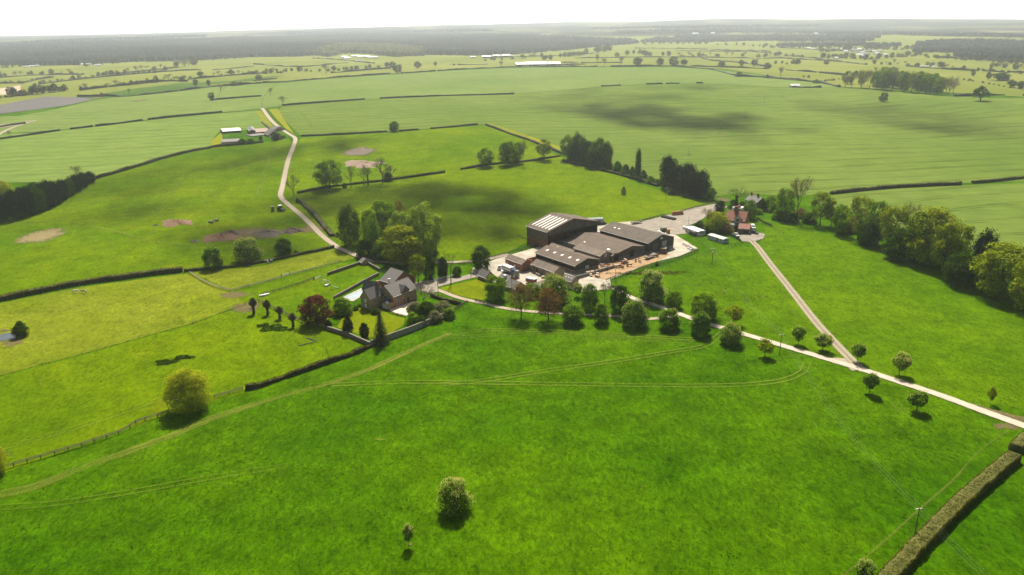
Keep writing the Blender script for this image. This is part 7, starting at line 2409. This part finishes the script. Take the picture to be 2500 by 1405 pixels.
# animals: one continuous skinned body each
def animal_mesh(name, kind, mat):
    K = dict(cow=dict(h=1.35, L=1.6, r=.38, leg=.68, neck=(1.05, 1.38), head=(1.42, 1.28), muz=(1.72, 1.02)),
             horse=dict(h=1.45, L=1.5, r=.32, leg=.85, neck=(1.15, 1.35), head=(1.55, .75), muz=(1.75, .30)),
             sheep=dict(h=.72, L=.85, r=.26, leg=.34, neck=(.55, .82), head=(.72, .86), muz=(.92, .72)))[kind]
    h, L_, r, leg = K['h'], K['L'], K['r'], K['leg']
    z = h - r * .9
    V = [(0, 0, z), (L_ * .28, 0, z - .02), (L_ * .48, 0, z + .06), (K['neck'][0], 0, K['neck'][1]), (K['head'][0], 0, K['head'][1]), (K['muz'][0], 0, K['muz'][1]), (-L_ * .28, 0, z + .02), (-L_ * .48, 0, z + .04), (-L_ * .58, 0, z - .1), (-L_ * .6, 0, leg * .8)]
    R_ = [r, r * .98, r * .8, r * .45, r * .40, r * .24, r, r * .78, r * .16, r * .1]
    E = [(0, 1), (1, 2), (2, 3), (3, 4), (4, 5), (0, 6), (6, 7), (7, 8), (8, 9)]
    for s in (-1, 1):
        n = len(V)
        V += [(L_ * .40, s * r * .5, leg), (L_ * .42, s * r * .5, leg * .5), (L_ * .41, s * r * .5, .03)]
        R_ += [r * .32, r * .2, r * .17]; E += [(2, n), (n, n + 1), (n + 1, n + 2)]
        n = len(V)
        V += [(-L_ * .40, s * r * .5, leg * 1.02), (-L_ * .52, s * r * .5, leg * .52), (-L_ * .48, s * r * .5, .03)]
        R_ += [r * .38, r * .2, r * .17]; E += [(7, n), (n, n + 1), (n + 1, n + 2)]
        n = len(V)
        hx, hz = K['head']
        V += [(hx - .06, s * r * .55, hz + .14)]; R_ += [r * .13]; E += [(4, n)]
    me = bpy.data.meshes.new(name); me.from_pydata(V, E, [])
    ob = bpy.data.objects.new(name, me); COL.objects.link(ob)
    md = ob.modifiers.new('skin', 'SKIN')
    for i, q in enumerate(R_): me.skin_vertices[0].data[i].radius = (q, q)
    me.skin_vertices[0].data[0].use_root = True
    ob.modifiers.new('sub', 'SUBSURF').levels = 1
    dg = bpy.context.evaluated_depsgraph_get()
    out = bpy.data.meshes.new_from_object(ob.evaluated_get(dg))
    bpy.data.objects.remove(ob)
    out.materials.clear(); out.materials.append(mat)
    out.polygons.foreach_set('use_smooth', [True] * len(out.polygons))
    return out
COWS = [animal_mesh('cow', 'cow', M('red_white_hide', (.20, .075, .035), (.62, .52, .42), 1.6, .8, lo=.5, hi=.56)), animal_mesh('cow', 'cow', M('red_hide', (.18, .065, .03), (.24, .095, .045), 1, .8)),
        animal_mesh('cow', 'cow', M('white_hide', (.60, .50, .40), (.66, .58, .48), 1, .8)), animal_mesh('cow', 'cow', M('black_hide', (.03, .022, .018), (.05, .038, .03), 1, .8))]
ar = random.Random(12)
for cx, cy_, sx_, sy_, n in [(1478, 656, 9, 5, 9), (1508, 654, 12, 4, 8), (1528, 643, 11, 4, 9), (1597, 626, 9, 3, 5), (1558, 642, 14, 4, 3), (1545, 652, 14, 3, 2)]:
    for i in range(n):
        k = ar.choice([0, 0, 1, 1, 2, 3])
        p = P(cx + ar.uniform(-sx_, sx_), cy_ + ar.uniform(-sy_, sy_)); p.z += .14
        tag(link('cow', COWS[k], None, p, ar.uniform(0, 6.28)), ['red and white cow standing in the cattle yard', 'plain red cow standing in the cattle yard', 'pale cow standing in the cattle yard', 'black cow standing in the cattle yard'][k], 'cow',
            ['red and white cows', 'red cows', 'pale cows', 'black cows'][k])
HM = [animal_mesh('horse', 'horse', M('grey_coat', (.55, .53, .50), (.64, .62, .58), 2, .7)), animal_mesh('horse', 'horse', M('piebald_coat', (.05, .04, .035), (.50, .46, .42), 1.4, .7, lo=.45, hi=.5))]
for i, (q, yw, lb) in enumerate([((183, 717), 0.3, 'pale grey horse grazing in the paddock below the thick hedge'), ((207, 717), 2.9, 'dark and white horse grazing beside the pale one')]):
    tag(link('horse', HM[i], None, P(*q), yw, (1.15,) * 3), lb, 'horse')
SM = animal_mesh('sheep', 'sheep', M('fleece', (.50, .44, .36), (.60, .54, .45), 4, .95, .5, .03))
for q, yw, lb in [((648, 641), .2, 'white sheep, leftmost of the three by the scrub wall'), ((655, 644), 2., 'white sheep nearest the camera of the three by the scrub wall'), ((662, 640), -.5, 'white sheep, rightmost of the three by the scrub wall')]:
    tag(link('sheep', SM, None, P(*q), yw, (1.5,) * 3), lb, 'sheep')

# ------------------------------------------------------------------ clouds, high over the land ahead: their shade falls on the fields
def cloud(px, n, seed, r=(11, 24), alt=2300.0, soft=70.0):
    """loose heap of puffs, thinning out towards its rim"""
    rg = random.Random(seed)
    w = [P(*q) for q in px]
    poly = np.array([(p.x, p.y) for p in w])
    lo, hi = poly.min(0), poly.max(0)
    bm = bmesh.new()
    k = tries = 0
    off = SUN * (alt / SUN.z)
    nx = np.roll(poly, -1, 0)
    while k < n and tries < n * 40:
        tries += 1
        q = np.array([rg.uniform(lo[0] - soft, hi[0] + soft), rg.uniform(lo[1] - soft, hi[1] + soft)])
        d = nx - poly
        t = np.clip(((q - poly) * d).sum(1) / (d * d).sum(1), 0, 1)
        dist = float(np.hypot(*(q - poly - d * t[:, None]).T).min())
        inn = bool(inside([tuple(p) for p in poly], q[:1], q[1:])[0])
        pr_ = .5 + .5 * dist / soft if inn else .5 - .5 * dist / soft
        if rg.random() > pr_: continue
        k += 1
        rad_ = rg.uniform(*r)
        m = Matrix.Translation((q[0] + off.x, q[1] + off.y, float(hgt(q[0], q[1])) + off.z + rg.uniform(-20, 50))) @ Matrix.Diagonal((rad_, rad_, rad_ * .6, 1))
        bmesh.ops.create_icosphere(bm, subdivisions=2, radius=1, matrix=m)
    me = bpy.data.meshes.new('cloud'); bm.to_mesh(me); bm.free()
    me.polygons.foreach_set('use_smooth', [True] * len(me.polygons))
    me.materials.append(CLOUDM)
    tag(link('cloud', me), kind='stuff')
CLOUDM = M('cloud_vapour', (.85, .85, .86), (.9, .9, .9), .02, 1)
cloud([(1400, 262), (1500, 254), (1600, 260), (1720, 273), (1850, 290), (1840, 308), (1740, 320), (1650, 313), (1560, 288), (1450, 278)], 85, 1, (9, 16), alt=3800.0, soft=42)
cloud([(1300, 251), (1360, 238), (1480, 222), (1620, 212), (1700, 219), (1620, 231), (1480, 246), (1400, 262)], 26, 7, (8, 15), alt=4600.0, soft=60)
cloud([(2030, 262), (2160, 268), (2300, 290), (2440, 314), (2420, 328), (2330, 320), (2230, 296), (2100, 274)], 30, 2, (9, 15), alt=5200.0, soft=60)
cloud([(745, 492), (860, 466), (1000, 446), (1160, 455), (1330, 486), (1300, 520), (1230, 545), (1150, 585), (1110, 560), (1090, 500), (960, 476), (800, 500)], 130, 3, (5, 10), soft=22)
cloud([(255, 462), (400, 412), (560, 372), (690, 362), (690, 384), (560, 408), (430, 445), (330, 490), (270, 490)], 60, 4, (5, 9), alt=3600.0, soft=34)
cloud([(470, 552), (600, 510), (720, 505), (800, 560), (850, 610), (720, 612), (640, 640), (600, 600), (520, 590)], 54, 5, (4, 8), alt=3000.0, soft=24)
cloud([(735, 352), (850, 338), (900, 350), (860, 366), (760, 366)], 24, 6, (5, 8), soft=24)
# ------------------------------------------------------------------ air
def make_haze():
    mb = MB()
    mb.box(-16000, -3000, -62, 16000, 15800, CH + 12)
    m = bpy.data.materials.new('haze_air'); m.use_nodes = True
    t = m.node_tree
    t.nodes.remove(t.nodes['Principled BSDF'])
    v = t.nodes.new('ShaderNodeVolumePrincipled')
    v.inputs['Color'].default_value = (.85, .92, 1.0, 1)
    v.inputs['Density'].default_value = .000102
    v.inputs['Anisotropy'].default_value = .7
    t.links.new(v.outputs[0], t.nodes['Material Output'].inputs['Volume'])
    tag(mb.build('haze', m), kind='stuff')
make_haze()
